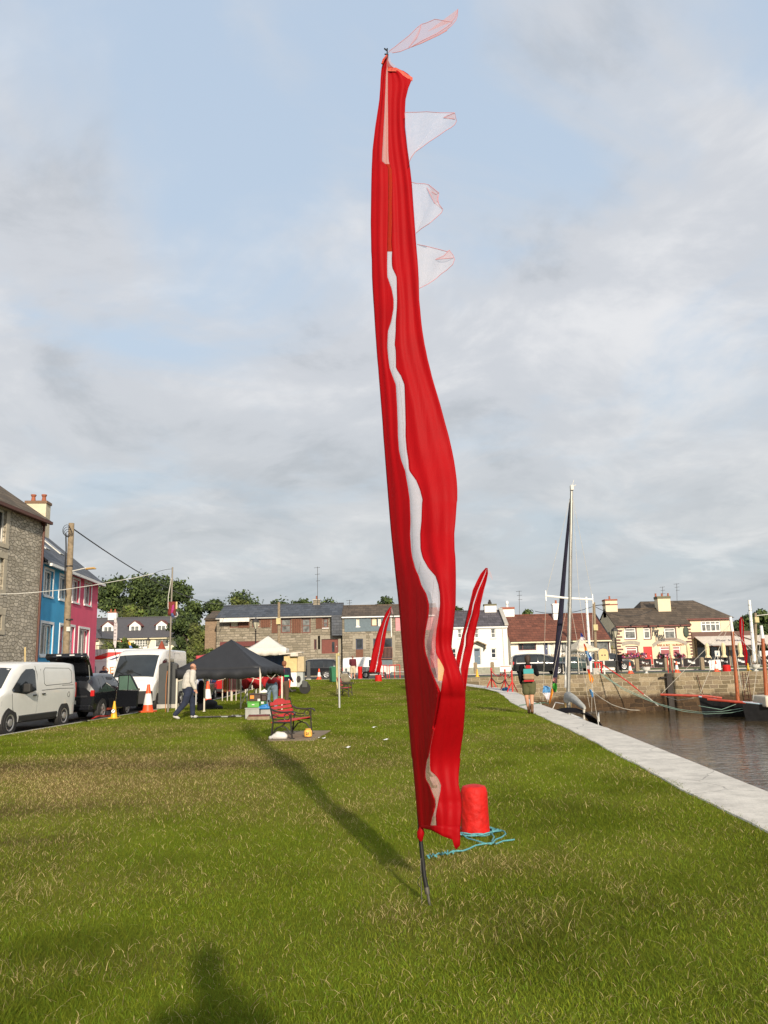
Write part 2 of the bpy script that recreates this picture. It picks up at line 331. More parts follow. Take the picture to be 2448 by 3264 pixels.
def darkness(x, y):                           # bare brown soil and worn patches
    n = fbm(x * 0.8 + 31, y * 0.6 + 7, 23)
    e = 0.9 * np.exp(-(((x + 4.9) / 1.7)**2 + ((y - 9.6) / 0.6)**2)) + 0.8 * np.exp(-(((x + 2.9) / 1.7)**2 + ((y - 13.6) / 0.8)**2)) + 0.9 * np.exp(-(((x + 6.3) / 1.7)**2 + ((y - 14.0) / 0.8)**2)) + 0.8 * np.exp(-(((x + 3.6) / 0.8)**2 + ((y - 7.9) / 0.25)**2))
    return np.clip((n - 0.58) * 1.2, 0, 0.15) + np.clip(e, 0, 1) * 0.75

gmat = mat('far_ground', (0.06, 0.085, 0.022), 0.95, var=0.3, scale=0.15)
asphalt = mat('asphalt', (0.055, 0.055, 0.057), 0.85, var=0.25, scale=1.3, bump=0.3, bscale=80)
grb = MB()
def hillz(x, y):
    return 0.42 + 5.2 * sstep(92, 118, y) * sstep(-16, -34, x) + 10 * sstep(150, 260, y) * sstep(70, 120, x) + 3.0 * sstep(120, 240, y)
ys = list(np.arange(-60, 61, 5.0))
rows = []
for y in ys:
    q = quay_x(y) - 0.5; xs = [-900, -300, -100, -50, -30, -20, -16, -12, -10, -6, -3, 0, 2]
    rows.append([(x, y, float(tzn(y)) - 0.16) for x in xs] + [(q, y, float(tzn(y)) - 0.16)])
grb.grid(rows)
xs = [-1500, -600, -300, -150] + list(range(-100, 301, 8)) + [600, 1500]
rows = [[(x, min(max(wall_y(x), 50), 61.0) + 0.3 if x > 3 else 60.0, 0.33) for x in xs]]
for y in [64, 70, 80, 88, 94, 100, 106, 112, 118, 126, 135, 150, 170, 190, 215, 240, 265, 320, 500, 1000, 2500]:
    rows.append([(x, y, hillz(x, y) - 0.1 if y > 88 else 0.33) for x in xs])
grb.grid(rows)
tag(grb.build('ground', gmat), kind='structure')

# lawn sheet with its own turf colours
lm = bpy.data.materials.new('lawn_turf'); lm.use_nodes = True; t = lm.node_tree; b = t.nodes['Principled BSDF']; b.inputs['Roughness'].default_value = 1.0; b.inputs['Specular IOR Level'].default_value = 0.0
at = t.nodes.new('ShaderNodeAttribute'); at.attribute_name = 'turf'
tcn = t.nodes.new('ShaderNodeTexCoord'); nz = t.nodes.new('ShaderNodeTexNoise'); nz.inputs['Scale'].default_value = 22; nz.inputs['Detail'].default_value = 8; nz.inputs['Roughness'].default_value = 0.75
t.links.new(tcn.outputs['Object'], nz.inputs[0]); mx = t.nodes.new('ShaderNodeMix'); mx.data_type = 'RGBA'; mx.blend_type = 'OVERLAY'; mx.inputs[0].default_value = 0.8
t.links.new(at.outputs['Color'], mx.inputs[6]); t.links.new(nz.outputs[0], mx.inputs[7]); t.links.new(mx.outputs[2], b.inputs['Base Color'])
bp = t.nodes.new('ShaderNodeBump'); bp.inputs['Strength'].default_value = 0.8; bp.inputs['Distance'].default_value = 0.03; t.links.new(nz.outputs[0], bp.inputs['Height']); t.links.new(bp.outputs[0], b.inputs['Normal'])
def turf_col(x, y, base=True):
    d = dryness(x, y)[..., None]; k = darkness(x, y)[..., None]; v = fbm(x * 1.3 + 4, y * 1.1, 41)[..., None]
    lush = np.array([0.122, 0.150, 0.014]) * (0.5 + 1.0 * v); dry = np.array([0.20, 0.145, 0.05]); soil = np.array([0.075, 0.052, 0.026])
    c = lush * (1 - d) + dry * d
    return c * (1 - k) + soil * k
lmb = MB(); nY = 220; nX = 70
Ys = np.concatenate([np.linspace(-10, 2, 12), np.linspace(2.2, 68, nY)])
rows = []; cs = []
for y in Ys:
    q = quay_x(y) - 0.86 if y < 57.5 else 2.4 - (y - 57.5) * 1.1
    k = kerb_x(y) + 0.13
    xr = np.linspace(k, q, nX); rows.append([(x, y, float(tzn(y))) for x in xr])
    cs.append(turf_col(xr, np.full(nX, y)))
lmb.grid(rows); lawn = lmb.build('lawn', lm, smooth=True); tag(lawn, kind='structure')
ca = lawn.data.color_attributes.new('turf', 'FLOAT_COLOR', 'POINT')
arr = np.ones((len(Ys) * nX, 4), np.float32); arr[:, :3] = np.concatenate(cs); ca.data.foreach_set('color', arr.ravel())

# grass blades
rng = np.random.default_rng(5)
def blades(name, nb, y0, y1, hs, ws, strawp, label=None, xr=None):
    Y = np.exp(rng.uniform(np.log(y0), np.log(y1), nb)); X = rng.uniform(-1, 1, nb) * (0.54 * Y + 1.0)
    q = np.interp(Y, QY, QX) - 0.86 + (fbm(Y * 2.2, Y * 0 + 3, 7) - 0.5) * 0.16; kx = -9.95 + (Y - 21.1) * 0.053 + 0.1
    ok = (X < q) & (X > kx) & (Y < 66)
    ok &= ~((X > -2.75) & (X < -1.35) & (Y > 17.7) & (Y < 20.2) & (X > -2.75 + (Y-17.7)*0.28) & (X < -2.0 + (Y - 17.7) * 0.25 + 0.25))
    d0 = dryness(X, Y); keep = rng.uniform(0, 1, nb) > 0.10 + 0.25 * darkness(X, Y); ok &= keep
    X = X[ok]; Y = Y[ok]; n = len(X); d = d0[ok]; k = darkness(X, Y)
    far = np.clip(Y / 6.0, 1, 9) ** 0.72
    lushpatch = fbm(X * 1.1, Y * 1.0, 77)
    h = hs * (0.45 + 0.9 * rng.uniform(0, 1, n)) * (0.65 + 0.8 * lushpatch) * (1 + 0.08 * far); w = ws * far * (0.7 + 0.6 * rng.uniform(0, 1, n))
    tuft = np.clip((lushpatch - 0.60) * 9, 0, 1) * (1 - d); h = h * (1 + 0.25 * tuft)
    straw = rng.uniform(0, 1, n) < (strawp * (1 - .8 * tuft) + 0.62 * d ** 1.3)
    h = np.where(straw & (rng.uniform(0, 1, n) < 0.25), h * 1.35, h)
    a = rng.uniform(0, 2 * np.pi, n); lean = rng.uniform(0.25, 1.7, n); lean = np.where(straw, lean * 1.6, lean) ; a2 = rng.uniform(0, 2 * np.pi, n)
    bx = np.cos(a) * w; by = np.sin(a) * w; lx = np.cos(a2) * lean; ly = np.sin(a2) * lean; z = tzn(Y)
    V = np.empty((n, 5, 3), np.float32)
    V[:, 0] = np.stack([X - bx, Y - by, z - 0.004], 1); V[:, 1] = np.stack([X + bx, Y + by, z - 0.004], 1)
    V[:, 2] = np.stack([X + lx*h*0.35 - bx*0.75, Y + ly*h*0.35 - by*0.75, z + h*0.55], 1); V[:, 3] = np.stack([X + lx*h*0.35 + bx*0.75, Y + ly*h*0.35 + by*0.75, z + h*0.55], 1)
    V[:, 4] = np.stack([X + lx*h, Y + ly*h, z + h*0.85], 1)
    base = turf_col(X, Y); g = np.array([0.190, 0.268, 0.026]) * rng.uniform(0.55, 1.3, (n, 1)) * (1.35 - 0.75 * lushpatch[:, None])
    g = g * (1 - 0.3*k[:, None]) * (1 - 0.12 * tuft[:, None]); g[:, 0] *= rng.uniform(0.8, 1.35, n)
    s = np.array([0.68, 0.54, 0.25]) * rng.uniform(0.3, 1.25, (n, 1)) * (1 - 0.45 * k[:, None])
    c = np.where(straw[:, None], s, g * 0.8 + base * 0.3)
    me = bpy.data.meshes.new(name); me.vertices.add(n * 5); me.vertices.foreach_set('co', V.ravel())
    me.loops.add(n * 7); idx = np.arange(n)[:, None] * 5
    lp = np.concatenate([idx + 0, idx + 1, idx + 3, idx + 2, idx + 2, idx + 3, idx + 4], 1).astype(np.int32); me.loops.foreach_set('vertex_index', lp.ravel())
    me.polygons.add(n * 2); st = (np.arange(n)[:, None] * 7 + np.array([0, 4])[None]).astype(np.int32); me.polygons.foreach_set('loop_start', st.ravel())
    me.update(); me.validate()
    ca = me.color_attributes.new('blade', 'FLOAT_COLOR', 'POINT'); arr = np.ones((n, 5, 4), np.float32); arr[:, :, :3] = c[:, None, :]; ca.data.foreach_set('color', arr.ravel())
    me.materials.append(MATS['grass_blade']); o = bpy.data.objects.new(name, me); col.objects.link(o)
    return tag(o, label, 'grass', kind='stuff')
gm = bpy.data.materials.new('grass_blade'); gm.use_nodes = True; t = gm.node_tree; b = t.nodes['Principled BSDF']; b.inputs['Roughness'].default_value = 0.9; b.inputs['Specular IOR Level'].default_value = 0.02
at = t.nodes.new('ShaderNodeAttribute'); at.attribute_name = 'blade'; t.links.new(at.outputs['Color'], b.inputs['Base Color'])
tr = t.nodes.new('ShaderNodeBsdfTranslucent'); t.links.new(at.outputs['Color'], tr.inputs[0]); mx = t.nodes.new('ShaderNodeMixShader'); mx.inputs[0].default_value = 0.4
t.links.new(b.outputs[0], mx.inputs[1]); t.links.new(tr.outputs[0], mx.inputs[2]); t.links.new(mx.outputs[0], t.nodes['Material Output'].inputs[0]); MATS['grass_blade'] = gm
blades('grass', 680000, 2.3, 66, 0.028, 0.0016, 0.07, 'short mown lawn grass mixed with dry straw-coloured blades')

# kerb, road, quay strip
def strip(name, pts, m_, zf, mb=None, kind='structure'):
    mb = MB(); mb.grid([[(a[0], a[1], zf(*a)), (b_[0], b_[1], zf(*b_))] for a, b_ in pts]); return tag(mb.build(name, m_), kind=kind)
yy = list(np.arange(-20, 66.1, 2.0))
strip('road', [((kerb_x(y) - 0.02, y), (-15.3 - 0.02 * y, y)) for y in yy] , asphalt, lambda x, y: tz(x, y) - 0.10)
strip('pier_road', [((x, 66.5), (x, 92.0 if x < 5 else 78.0)) for x in list(range(-60, 6, 5)) + [5.01] + list(range(10, 90, 5))], asphalt, lambda x, y: ZP - 0.06)
strip('pier_verge', [((x, (wall_y(x) + 0.62) if x > 3 else 67.0), (x, 67.0)) for x in [3.01, 5, 10, 20, 40, 80]], mat('verge_turf', (0.085, 0.10, 0.022), 0.95, var=0.45, scale=3, bump=0.6), lambda x, y: ZP)
strip('back_verge', [((x, 79.0), (x, 95.0)) for x in [5.2, 20, 40, 80]], MATS['verge_turf'], lambda x, y: ZP)
strip('pub_pavement', [((x, 95.0), (x, 104.0)) for x in [5.2, 20, 40, 80]], concrete, lambda x, y: ZP + 0.02)
kb = MB()
for y0, y1 in zip(yy[:-1], yy[1:]):
    kb.add([(kerb_x(y0), y0, tz(0, y0) - 0.12), (kerb_x(y0) + 0.14, y0, tz(0, y0) - 0.12), (kerb_x(y0) + 0.14, y0, tz(0, y0) + 0.005), (kerb_x(y0), y0, tz(0, y0) + 0.005),
            (kerb_x(y1), y1, tz(0, y1) - 0.12), (kerb_x(y1) + 0.14, y1, tz(0, y1) - 0.12), (kerb_x(y1) + 0.14, y1, tz(0, y1) + 0.005), (kerb_x(y1), y1, tz(0, y1) + 0.005)],
           [(3, 2, 6, 7), (0, 3, 7, 4), (2, 1, 5, 6)])
kb.box(5.1, 80, 78.4, 78.6, ZP - 0.06, ZP + 0.04)
tag(kb.build('kerb', concrete), kind='structure')
pv = MB(); pv.grid([[(-15.2 - 0.02 * y, y, tz(0, y) - 0.0), (-19.5, y, tz(0, y) - 0.0)] for y in yy])
tag(pv.build('pavement', concrete), kind='structure')
# concrete coping along the quay with its vertical face into the harbour
quaym = mat('pale_quay_concrete', (0.62, 0.58, 0.51), 0.85, var=0.10, scale=1.1, bump=0.35, bscale=25, detail=10)
_t = quaym.node_tree; _n = _t.nodes.new; _l = _t.links.new; _b = _t.nodes['Principled BSDF']; _src = _b.inputs['Base Color'].links[0].from_socket
_tc = _n('ShaderNodeTexCoord'); _wn = _n('ShaderNodeTexNoise'); _wn.inputs['Scale'].default_value = 1.5; _l(_tc.outputs['Object'], _wn.inputs[0]); _ma = _n('ShaderNodeVectorMath'); _ma.operation = 'MULTIPLY_ADD'; _l(_wn.outputs['Color'], _ma.inputs[0]); _ma.inputs[1].default_value = (.5, .5, .5); _l(_tc.outputs['Object'], _ma.inputs[2])
_v = _n('ShaderNodeTexVoronoi'); _v.voronoi_dimensions = '2D'; _v.feature = 'DISTANCE_TO_EDGE'; _v.inputs['Scale'].default_value = .38; _l(_ma.outputs[0], _v.inputs[0])
_r = _n('ShaderNodeMapRange'); _r.inputs[1].default_value = .002; _r.inputs[2].default_value = .006; _r.inputs[3].default_value = .62; _r.inputs[4].default_value = 1.0; _l(_v.outputs[0], _r.inputs[0])
_n2 = _n('ShaderNodeTexNoise'); _n2.inputs['Scale'].default_value = 3.0; _n2.inputs['Detail'].default_value = 9; _n2.inputs['Roughness'].default_value = .75; _l(_tc.outputs['Object'], _n2.inputs[0])
_r2 = _n('ShaderNodeMapRange'); _r2.inputs[1].default_value = .38; _r2.inputs[2].default_value = .58; _r2.inputs[3].default_value = .78; _r2.inputs[4].default_value = 1.05; _l(_n2.outputs[0], _r2.inputs[0])
_mm = _n('ShaderNodeMath'); _mm.operation = 'MULTIPLY'; _l(_r.outputs[0], _mm.inputs[0]); _l(_r2.outputs[0], _mm.inputs[1])
_mx = _n('ShaderNodeVectorMath'); _mx.operation = 'SCALE'; _l(_src, _mx.inputs[0]); _l(_mm.outputs[0], _mx.inputs['Scale']); _l(_mx.outputs[0], _b.inputs['Base Color'])
cp = MB(); yq = list(np.arange(-40, 57.6, 0.5)); qz = lambda y: float(tzn(y)) + 0.015
wob = lambda y: 0.03 * math.sin(y * 1.7) + 0.02 * math.sin(y * 4.1 + 1)
cp.grid([[(quay_x(y) - 0.90 - 0.03 + wob(y) * 0.5, y, qz(y) - 0.05), (quay_x(y) - 0.90 + wob(y) * 0.5, y, qz(y)), (quay_x(y) - 0.02, y, qz(y)), (quay_x(y), y, qz(y) - 0.02), (quay_x(y), y, qz(y) - 0.35)] for y in yq])
cp.grid([[(3.2, 57.0, qz(60)), (2.3, 57.4, qz(60))], [(2.4, 58.6, qz(60)), (1.4, 58.2, qz(60))], [(0.6, 60.8, qz(60)), (-0.2, 60.0, qz(60))], [(-2.0, 63.2, qz(60)), (-2.6, 62.4, qz(60))], [(-5, 65.8, qz(60)), (-5.5, 65.0, qz(60))]])
tag(cp.build('quay', quaym), kind='structure')
hw = masonry('harbour_stone', [(0.13, 0.10, 0.055), (0.20, 0.155, 0.09), (0.27, 0.21, 0.125), (0.17, 0.13, 0.085), (0.33, 0.265, 0.17)], 3.1, (0.40, 0.33, 0.22), 0.60, 1.55, tide=-1.0, gap=0.085, rnd=0.85, bump=0.9, brick=(.62, .30, .028))
qw = MB(); qw.grid([[(quay_x(y) - 0.03, y, qz(y) - 0.3), (quay_x(y) - 0.06, y, -3.4)] for y in list(np.arange(-40, 61, 1.0))])
tag(qw.build('quay_wall', hw), 'rough stone wall under the pale concrete quay edge, dropping to the water', 'harbour wall')
hb = MB(); xs = list(np.arange(3.0, 80.1, 1.0)); random.seed(3)
hb.grid([[(x, wall_y(x) + 0.62, ZP + 0.01 + random.uniform(-.02, .05)) for x in xs], [(x, wall_y(x) + random.uniform(-.02, .05), ZP + 0.02 + random.uniform(-.03, .06)) for x in xs], [(x, wall_y(x) - 0.04, -1.0) for x in xs], [(x, wall_y(x) - 0.25, -3.4) for x in xs]])
tag(hb.build('harbour_wall', hw, smooth=False), 'brown stone harbour wall facing the water, dark with weed below the tide line', 'harbour wall')
# water
wt = bpy.data.materials.new('harbour_water'); wt.use_nodes = True; t = wt.node_tree; b = t.nodes['Principled BSDF']
b.inputs['Base Color'].default_value = (0.075, 0.05, 0.02, 1); b.inputs['Roughness'].default_value = 0.04; b.inputs['IOR'].default_value = 1.34
tcn = t.nodes.new('ShaderNodeTexCoord'); mp = t.nodes.new('ShaderNodeMapping'); mp.inputs['Scale'].default_value = (0.4, 1.7, 1); mp.inputs['Rotation'].default_value = (0, 0, R(8)); t.links.new(tcn.outputs['Object'], mp.inputs[0])
n1 = t.nodes.new('ShaderNodeTexNoise'); n1.inputs['Scale'].default_value = 3.2; n1.inputs['Detail'].default_value = 3; n1.inputs['Distortion'].default_value = 0.6; t.links.new(mp.outputs[0], n1.inputs[0])
n3 = t.nodes.new('ShaderNodeTexNoise'); n3.inputs['Scale'].default_value = 0.12; t.links.new(tcn.outputs['Object'], n3.inputs[0])
r3 = t.nodes.new('ShaderNodeMapRange'); r3.inputs[1].default_value = 0.35; r3.inputs[2].default_value = 0.65; r3.inputs[3].default_value = 0.016; r3.inputs[4].default_value = 0.05; t.links.new(n3.outputs[0], r3.inputs[0])
bp = t.nodes.new('ShaderNodeBump'); bp.inputs['Strength'].default_value = 1.0; t.links.new(r3.outputs[0], bp.inputs['Distance']); t.links.new(n1.outputs[0], bp.inputs['Height']); t.links.new(bp.outputs[0], b.inputs['Normal'])
wb = MB(); wb.add([(2.0, -200, -2.2), (300, -200, -2.2), (300, 62, -2.2), (2.0, 62, -2.2)], [(0, 1, 2, 3)]); tag(wb.build('water', wt), kind='structure')
# muddy stones exposed at the foot of the wall
# ------------------------------------------------------------------ festival banners on poles
def cloth_mat(name, c, tr=0.35):
    mt = mat(name, c, 0.55, var=0.08, scale=3, spec=0.25, trans=tr); t = mt.node_tree; b = t.nodes['Principled BSDF']
    b.inputs['Specular IOR Level'].default_value = 0.12
    tcn = t.nodes.new('ShaderNodeTexCoord'); mp = t.nodes.new('ShaderNodeMapping'); mp.inputs['Scale'].default_value = (26, 26, 1.1); mp.inputs['Rotation'].default_value = (0, R(4), 0)
    nz = t.nodes.new('ShaderNodeTexNoise'); nz.inputs['Scale'].default_value = 1.0; nz.inputs['Detail'].default_value = 3
    bp = t.nodes.new('ShaderNodeBump'); bp.inputs['Strength'].default_value = 0.3; bp.inputs['Distance'].default_value = 0.012
    t.links.new(tcn.outputs['Object'], mp.inputs[0]); t.links.new(mp.outputs[0], nz.inputs[0]); t.links.new(nz.outputs[0], bp.inputs['Height']); t.links.new(bp.outputs[0], b.inputs['Normal'])
    return mt
redcloth = cloth_mat('red_silk', (0.46, 0.004, 0.008), 0.36)
sheerw = sheer('white_sheer', (0.72, 0.66, 0.70), 0.42, 0.05)
sheerp = sheer('peach_sheer', (0.55, 0.045, 0.02), 0.92, 0.05, 60)
sheerpp = sheer('pale_peach_sheer', (0.76, 0.40, 0.36), 0.68, 0.05, 60)
sheerpk = sheer('pink_sheer', (0.76, 0.48, 0.48), 0.38, 0.04, 20)
sheerl = sheer('pennant_sheer', (0.82, 0.76, 0.82), 0.42, 0.06, 25)
hem = mat('dusky_pink_hem', (0.50, 0.24, 0.27), 0.8)
glitter = mat('gold_red_trim', (0.48, 0.05, 0.02), 0.5, 0.1, var=0.6, scale=90)
def interp(tab, y, k): return float(np.interp(y, [t[0] for t in tab], [t[k] for t in tab]))

def banner_cloth(parent, origin, Y0, rows_tab, fold, ystep, nl, nr, names=('cloth', 'sheer_strip'), peach_to=None, yrange=None):
    ys = np.arange(yrange[0], yrange[1] + 0.1, ystep)
    Lr, Gr, Rr = [], [], []; o = Vector(origin); th = Vector((0, 0.0022, 0))
    for y in ys:
        xl, gl, gr, xr = (interp(rows_tab, y, k) for k in (1, 2, 3, 4))
        yb = interp(rows_tab, y, 5) if len(rows_tab[0]) > 5 else 0
        def pt(x, side, uu):
            top = y + yb * (0 if side == 0 else uu) * 0
            dY = fold(x, y, xl, gl, gr, xr, side, uu)
            return P(x, y, Y0 + dY) - o
        Lr.append([pt(xl + (gl - xl) * i / nl, 0, i / nl) for i in range(nl + 1)])
        Gr.append([pt(gl + (gr - gl) * i / 3, 1, i / 3) for i in range(4)])
        Rr.append([pt(gr + (xr - gr) * i / nr, 2, i / nr) for i in range(nr + 1)])
    def sheet(rows, mats, name, mfun=None):
        mb = MB(); mb.grid(rows)
        if mfun:
            n = len(rows[0]) - 1
            mb.m = [mfun(ys[i // n]) for i in range(len(mb.f))]
        ob = mb.build(name, mats, parent, smooth=True); sd_ = ob.modifiers.new('thickness', 'SOLIDIFY'); sd_.thickness = 0.0025; sd_.offset = 0
        return ob
    sheet(Lr, redcloth, names[0]); sheet(Rr, redcloth, names[0])
    return sheet(Gr, [sheerw, sheerp, sheerpk, sheerpp], names[1], peach_to)
def A_(x, y): return (1100 + x * .4067, y * .4067)
def B_(x): return 1100 + x * .4067
def C_(x): return 1160 + x * .407
def D_(x): return 1240 + x * .3165
def rowA(y, a, b, c, d): return (y * .4067, 1100 + a*.4067, 1100 + b*.4067, 1100 + c*.4067, 1100 + d*.4067)
def rowB(y, a, b, c, d): return (800 + y * .4067, 1100 + a*.4067, 1100 + b*.4067, 1100 + c*.4067, 1100 + d*.4067)
def rowC(y, a, b, c, d): return (1600 + y * .407, 1160 + a*.407, 1160 + b*.407, 1160 + c*.407, 1160 + d*.407)
def rowD(y, a, b, c, d): return (2300 + y * .3165, 1240 + a*.3165, 1240 + b*.3165, 1240 + c*.3165, 1240 + d*.3165)
BT = [rowA(445, 322, 328, 331, 334), rowA(480, 300, 328, 332, 338), rowA(530, 287, 326, 334, 372), rowA(560, 283, 322, 335, 470), rowA(612, 279, 319, 335, 528), rowA(690, 275, 317, 335, 496), rowA(780, 268, 312, 335, 474), rowA(850, 258, 310, 336, 470),
      rowA(1000, 235, 302, 337, 470), rowA(1180, 214, 292, 338, 490), rowA(1262, 211, 287, 342, 502), rowA(1300, 209, 331, 352, 506), rowA(1330, 208, 336, 366, 511), rowA(1450, 205, 337, 370, 524), rowA(1600, 203, 337, 366, 534), rowA(1750, 201, 335, 368, 545),
      rowA(1900, 204, 331, 362, 556), rowA(1975, 205, 331, 368, 562), rowB(60, 209, 330, 365, 567), rowB(130, 210, 330, 368, 572), rowB(200, 211, 331, 402, 576), rowB(240, 213, 345, 405, 578), rowB(300, 216, 366, 405, 579), rowB(380, 221, 380, 407, 581), rowB(450, 226, 380, 405, 588), rowB(550, 232, 362, 397, 597),
      rowB(630, 237, 336, 396, 607), rowB(740, 245, 330, 388, 625), rowB(770, 247, 331, 396, 632), rowB(850, 253, 340, 398, 648), rowB(920, 260, 350, 398, 666), rowB(980, 264, 372, 438, 680), rowB(1050, 270, 398, 465, 700), rowB(1200, 282, 407, 470, 745), rowB(1350, 294, 413, 474, 785),
      rowB(1450, 300, 415, 473, 813), rowB(1560, 309, 423, 482, 838), rowB(1640, 315, 440, 495, 854), rowB(1720, 321, 470, 500, 866), rowB(1800, 327, 484, 558, 876), rowB(1870, 333, 496, 586, 880), rowB(1950, 339, 507, 607, 880), rowC(0, 193, 360, 455, 728), rowC(150, 205, 366, 450, 718), rowC(250, 214, 362, 440, 708),
      rowC(370, 226, 370, 443, 710), rowC(440, 234, 380, 460, 717), rowC(520, 242, 402, 505, 719), rowC(580, 248, 430, 560, 720), rowC(650, 256, 450, 583, 720), rowC(720, 264, 490, 594, 719), rowC(800, 272, 511, 596, 718), rowC(880, 280, 508, 588, 710), rowC(1000, 288, 485, 568, 699), rowC(1080, 294, 475, 562, 690),
      rowC(1140, 299, 479, 560, 686), rowC(1190, 303, 487, 565, 700), rowC(1240, 306, 505, 596, 722), rowC(1305, 312, 524, 630, 744), rowC(1400, 321, 562, 613, 776), rowC(1484, 329, 601, 602, 795), rowC(1600, 340, 585, 585, 794), rowC(1700, 349, 565, 565, 786), rowC(1800, 357, 545, 545, 778), rowC(1940, 369, 517, 518, 758),
      rowC(2000, 374, 506, 516, 750), rowD(380, 239, 384, 412, 718), rowD(450, 245, 374, 412, 711), rowD(500, 249, 368, 420, 704), rowD(540, 252, 368, 470, 702), rowD(580, 255, 372, 498, 700), rowD(640, 261, 408, 523, 702), rowD(700, 266, 430, 518, 715), rowD(780, 272, 463, 500, 728), rowD(850, 277, 470, 488, 730),
      rowD(900, 282, 456, 478, 730), rowD(950, 287, 440, 470, 727), rowD(1050, 297, 418, 478, 719), rowD(1090, 301, 418, 486, 716)]
pole_px = [(1362, 2893), (1352, 2790), (1341, 2680), (1333, 2560), (1325, 2475), (1300, 2200), (1285, 1980), (1262, 1720), (1247, 1500), (1238, 1300), (1233, 1100), (1231, 900), (1231, 700), (1232, 500), (1233, 330), (1234, 230), (1237, 172)]
YB = 5.6
bl = P(1362, 2890, YB); bl.z = 0.0
bn = thing('banner', 'tall red silk banner with wavy sheer strip, on a black pole in the foreground', 'banner', bl)
K1 = [(180, .15), (800, .3), (1300, .7), (1700, 1.2), (2000, 2.1), (2300, 2.3), (2640, 2.2)]           # how steeply the left cloth turns from the light
K2 = [(180, .0), (900, .25), (1250, .15), (1600, .2), (1850, .8), (2100, 2.0), (2300, 2.1), (2450, 1.5), (2640, 1.2)]
def sl(tab, y): return float(np.interp(y, [a for a, b in tab], [b for a, b in tab]))
_ty = np.arange(160, 2720, 10.0)
def _sm(k, w=13):
    a = np.array([interp(BT, y, k) for y in _ty]); kk = np.hanning(w * 2 + 1); kk /= kk.sum(); return np.convolve(np.pad(a, w, 'edge'), kk, 'valid')
SXL, SXR = _sm(1, 6), _sm(4, 6); SGM = (_sm(2) + _sm(3)) / 2
def fold0(x, y, *_):
    """depth of the cloth: one smooth sheet folded along the middle, with long hanging pleats"""
    s = 1 / FPX * YB; xl, xr, gm = (float(np.interp(y, _ty, a)) for a in (SXL, SXR, SGM))
    d = -(min(x, gm) - xl) * s * sl(K1, y)
    if x > gm:
        u = (x - gm) / max(xr - gm, 20); wf = 52 * (0.25 + 0.75 * sstep(1650, 1900, y)) + 85 * math.exp(-((y - 2390) / 170) ** 2); cut = max(xr - wf, gm)
        e = 14.0; t_ = (x - cut) / e; soft = e * (math.log1p(math.exp(max(min(t_, 30), -30))))   # the free edge turns softly back into the light
        a = (x - gm) - soft; d += -a * s * sl(K2, y) + soft * s * (0.25 + .45 * sstep(1700, 1950, y))
        d += (.010 * math.sin(u * 6.5 - y * .0035 + 1) + .0045 * math.sin(u * 17 - y * .005)) * min(1, u * 3)
    else:
        u = (x - xl) / max(gm - xl, 20); d += (.006 * math.sin(u * 7 + y * .0016) + .0025 * math.sin(u * 19 + y * .003)) * min(1, (1 - u) * 3)
    return d + 0.02
banner_cloth(bn, bl, YB, BT, fold0, 9.0, 14, 20, peach_to=lambda y: 3 if y < 520 else 1 if y < 795 else (2 if y > 1930 else 0), yrange=(181, 2640))
# lower hem piece hanging to the right of the tie
def px_poly(mb, pts, Y0, org, curve=0.0, mi=0, th=0.0):
    xs = [p[0] for p in pts]; x0, x1 = min(xs), max(xs)
    vs = [P(p[0], p[1], Y0 + curve * math.sin((p[0] - x0) / max(x1 - x0, 1) * 4.0) + (p[2] if len(p) > 2 else 0)) - Vector(org) for p in pts]
    mb.add(vs, [tuple(range(len(vs)))], mi)
mb = MB(); hb_ = [(1337, 2638), (1351, 2640), (1373, 2644), (1395, 2655), (1414, 2666), (1449, 2677), (1450, 2714), (1468, 2695), (1467, 2642), (1467, 2636)]
botx = np.linspace(1336.5, 1467, 22); rows_ = []
for f_ in (0, .33, .66, 1):
    rows_.append([(lambda yb: P(x, 2631 + (yb - 2631) * f_, YB + fold0(x, 2631 + (yb - 2631) * f_ * .5) - .004) - bl)(max(float(np.interp(x, [1337, 1351, 1373, 1395, 1414, 1446, 1450, 1456, 1467], [2639, 2641, 2646, 2657, 2667, 2678, 2714, 2706, 2694])), 2639)) for x in botx])
mb.grid(rows_); h_ = mb.build('lower_hem', redcloth, bn, smooth=True); h_.modifiers.new('t', 'SOLIDIFY').thickness = 0.002
# pole: fibreglass tube, ferrule, ground spike
pp = [P(x, y, YB + 0.015 + 0.05 * i / 16) - bl for i, (x, y) in enumerate(pole_px)]; pp[0].z = 0.10
mb = MB(); mb.tube([Vector((0.0, 0, 0.0)) + pp[0] * 1.0, *pp[1:]], [0.0165, .0155, .0145, .014, .0135, .013, .012, .0115, .011, .010, .009, .008, .007, .006, .005, .0045, .004], 10)
pl = mb.build('pole', black, bn, smooth=True)
mb = MB(); d0 = (pp[1] - pp[0]).normalized(); mb.tube([pp[0] - d0 * .03, pp[0] + d0 * .012], 0.0175, 10); mb.tube([pp[0] - d0 * .16, pp[0] - d0 * .02], 0.009, 8)
mb.tube([pp[0] + Vector((-.035, -.01, -.16)), pp[0] + Vector((-.035, -.01, .18)), pp[0] + Vector((-.028, 0, .2))], 0.003, 6); mb.build('ground_spike', mat('dull_spike_steel', (.13, .12, .10), .5, .5, var=.4, scale=20), bn, smooth=True)
mb = MB(); c = pp[1].lerp(pp[0], 0.35)
mb.tube([c + Vector((-.015 - .035 * math.sin(t * .5), .0, -.06 + .045 * t * .33)) for t in range(7)], 0.002, 5); mb.build('toggle_cord', black, bn)
mb = MB(); q = P(1341, 2652, YB) - bl
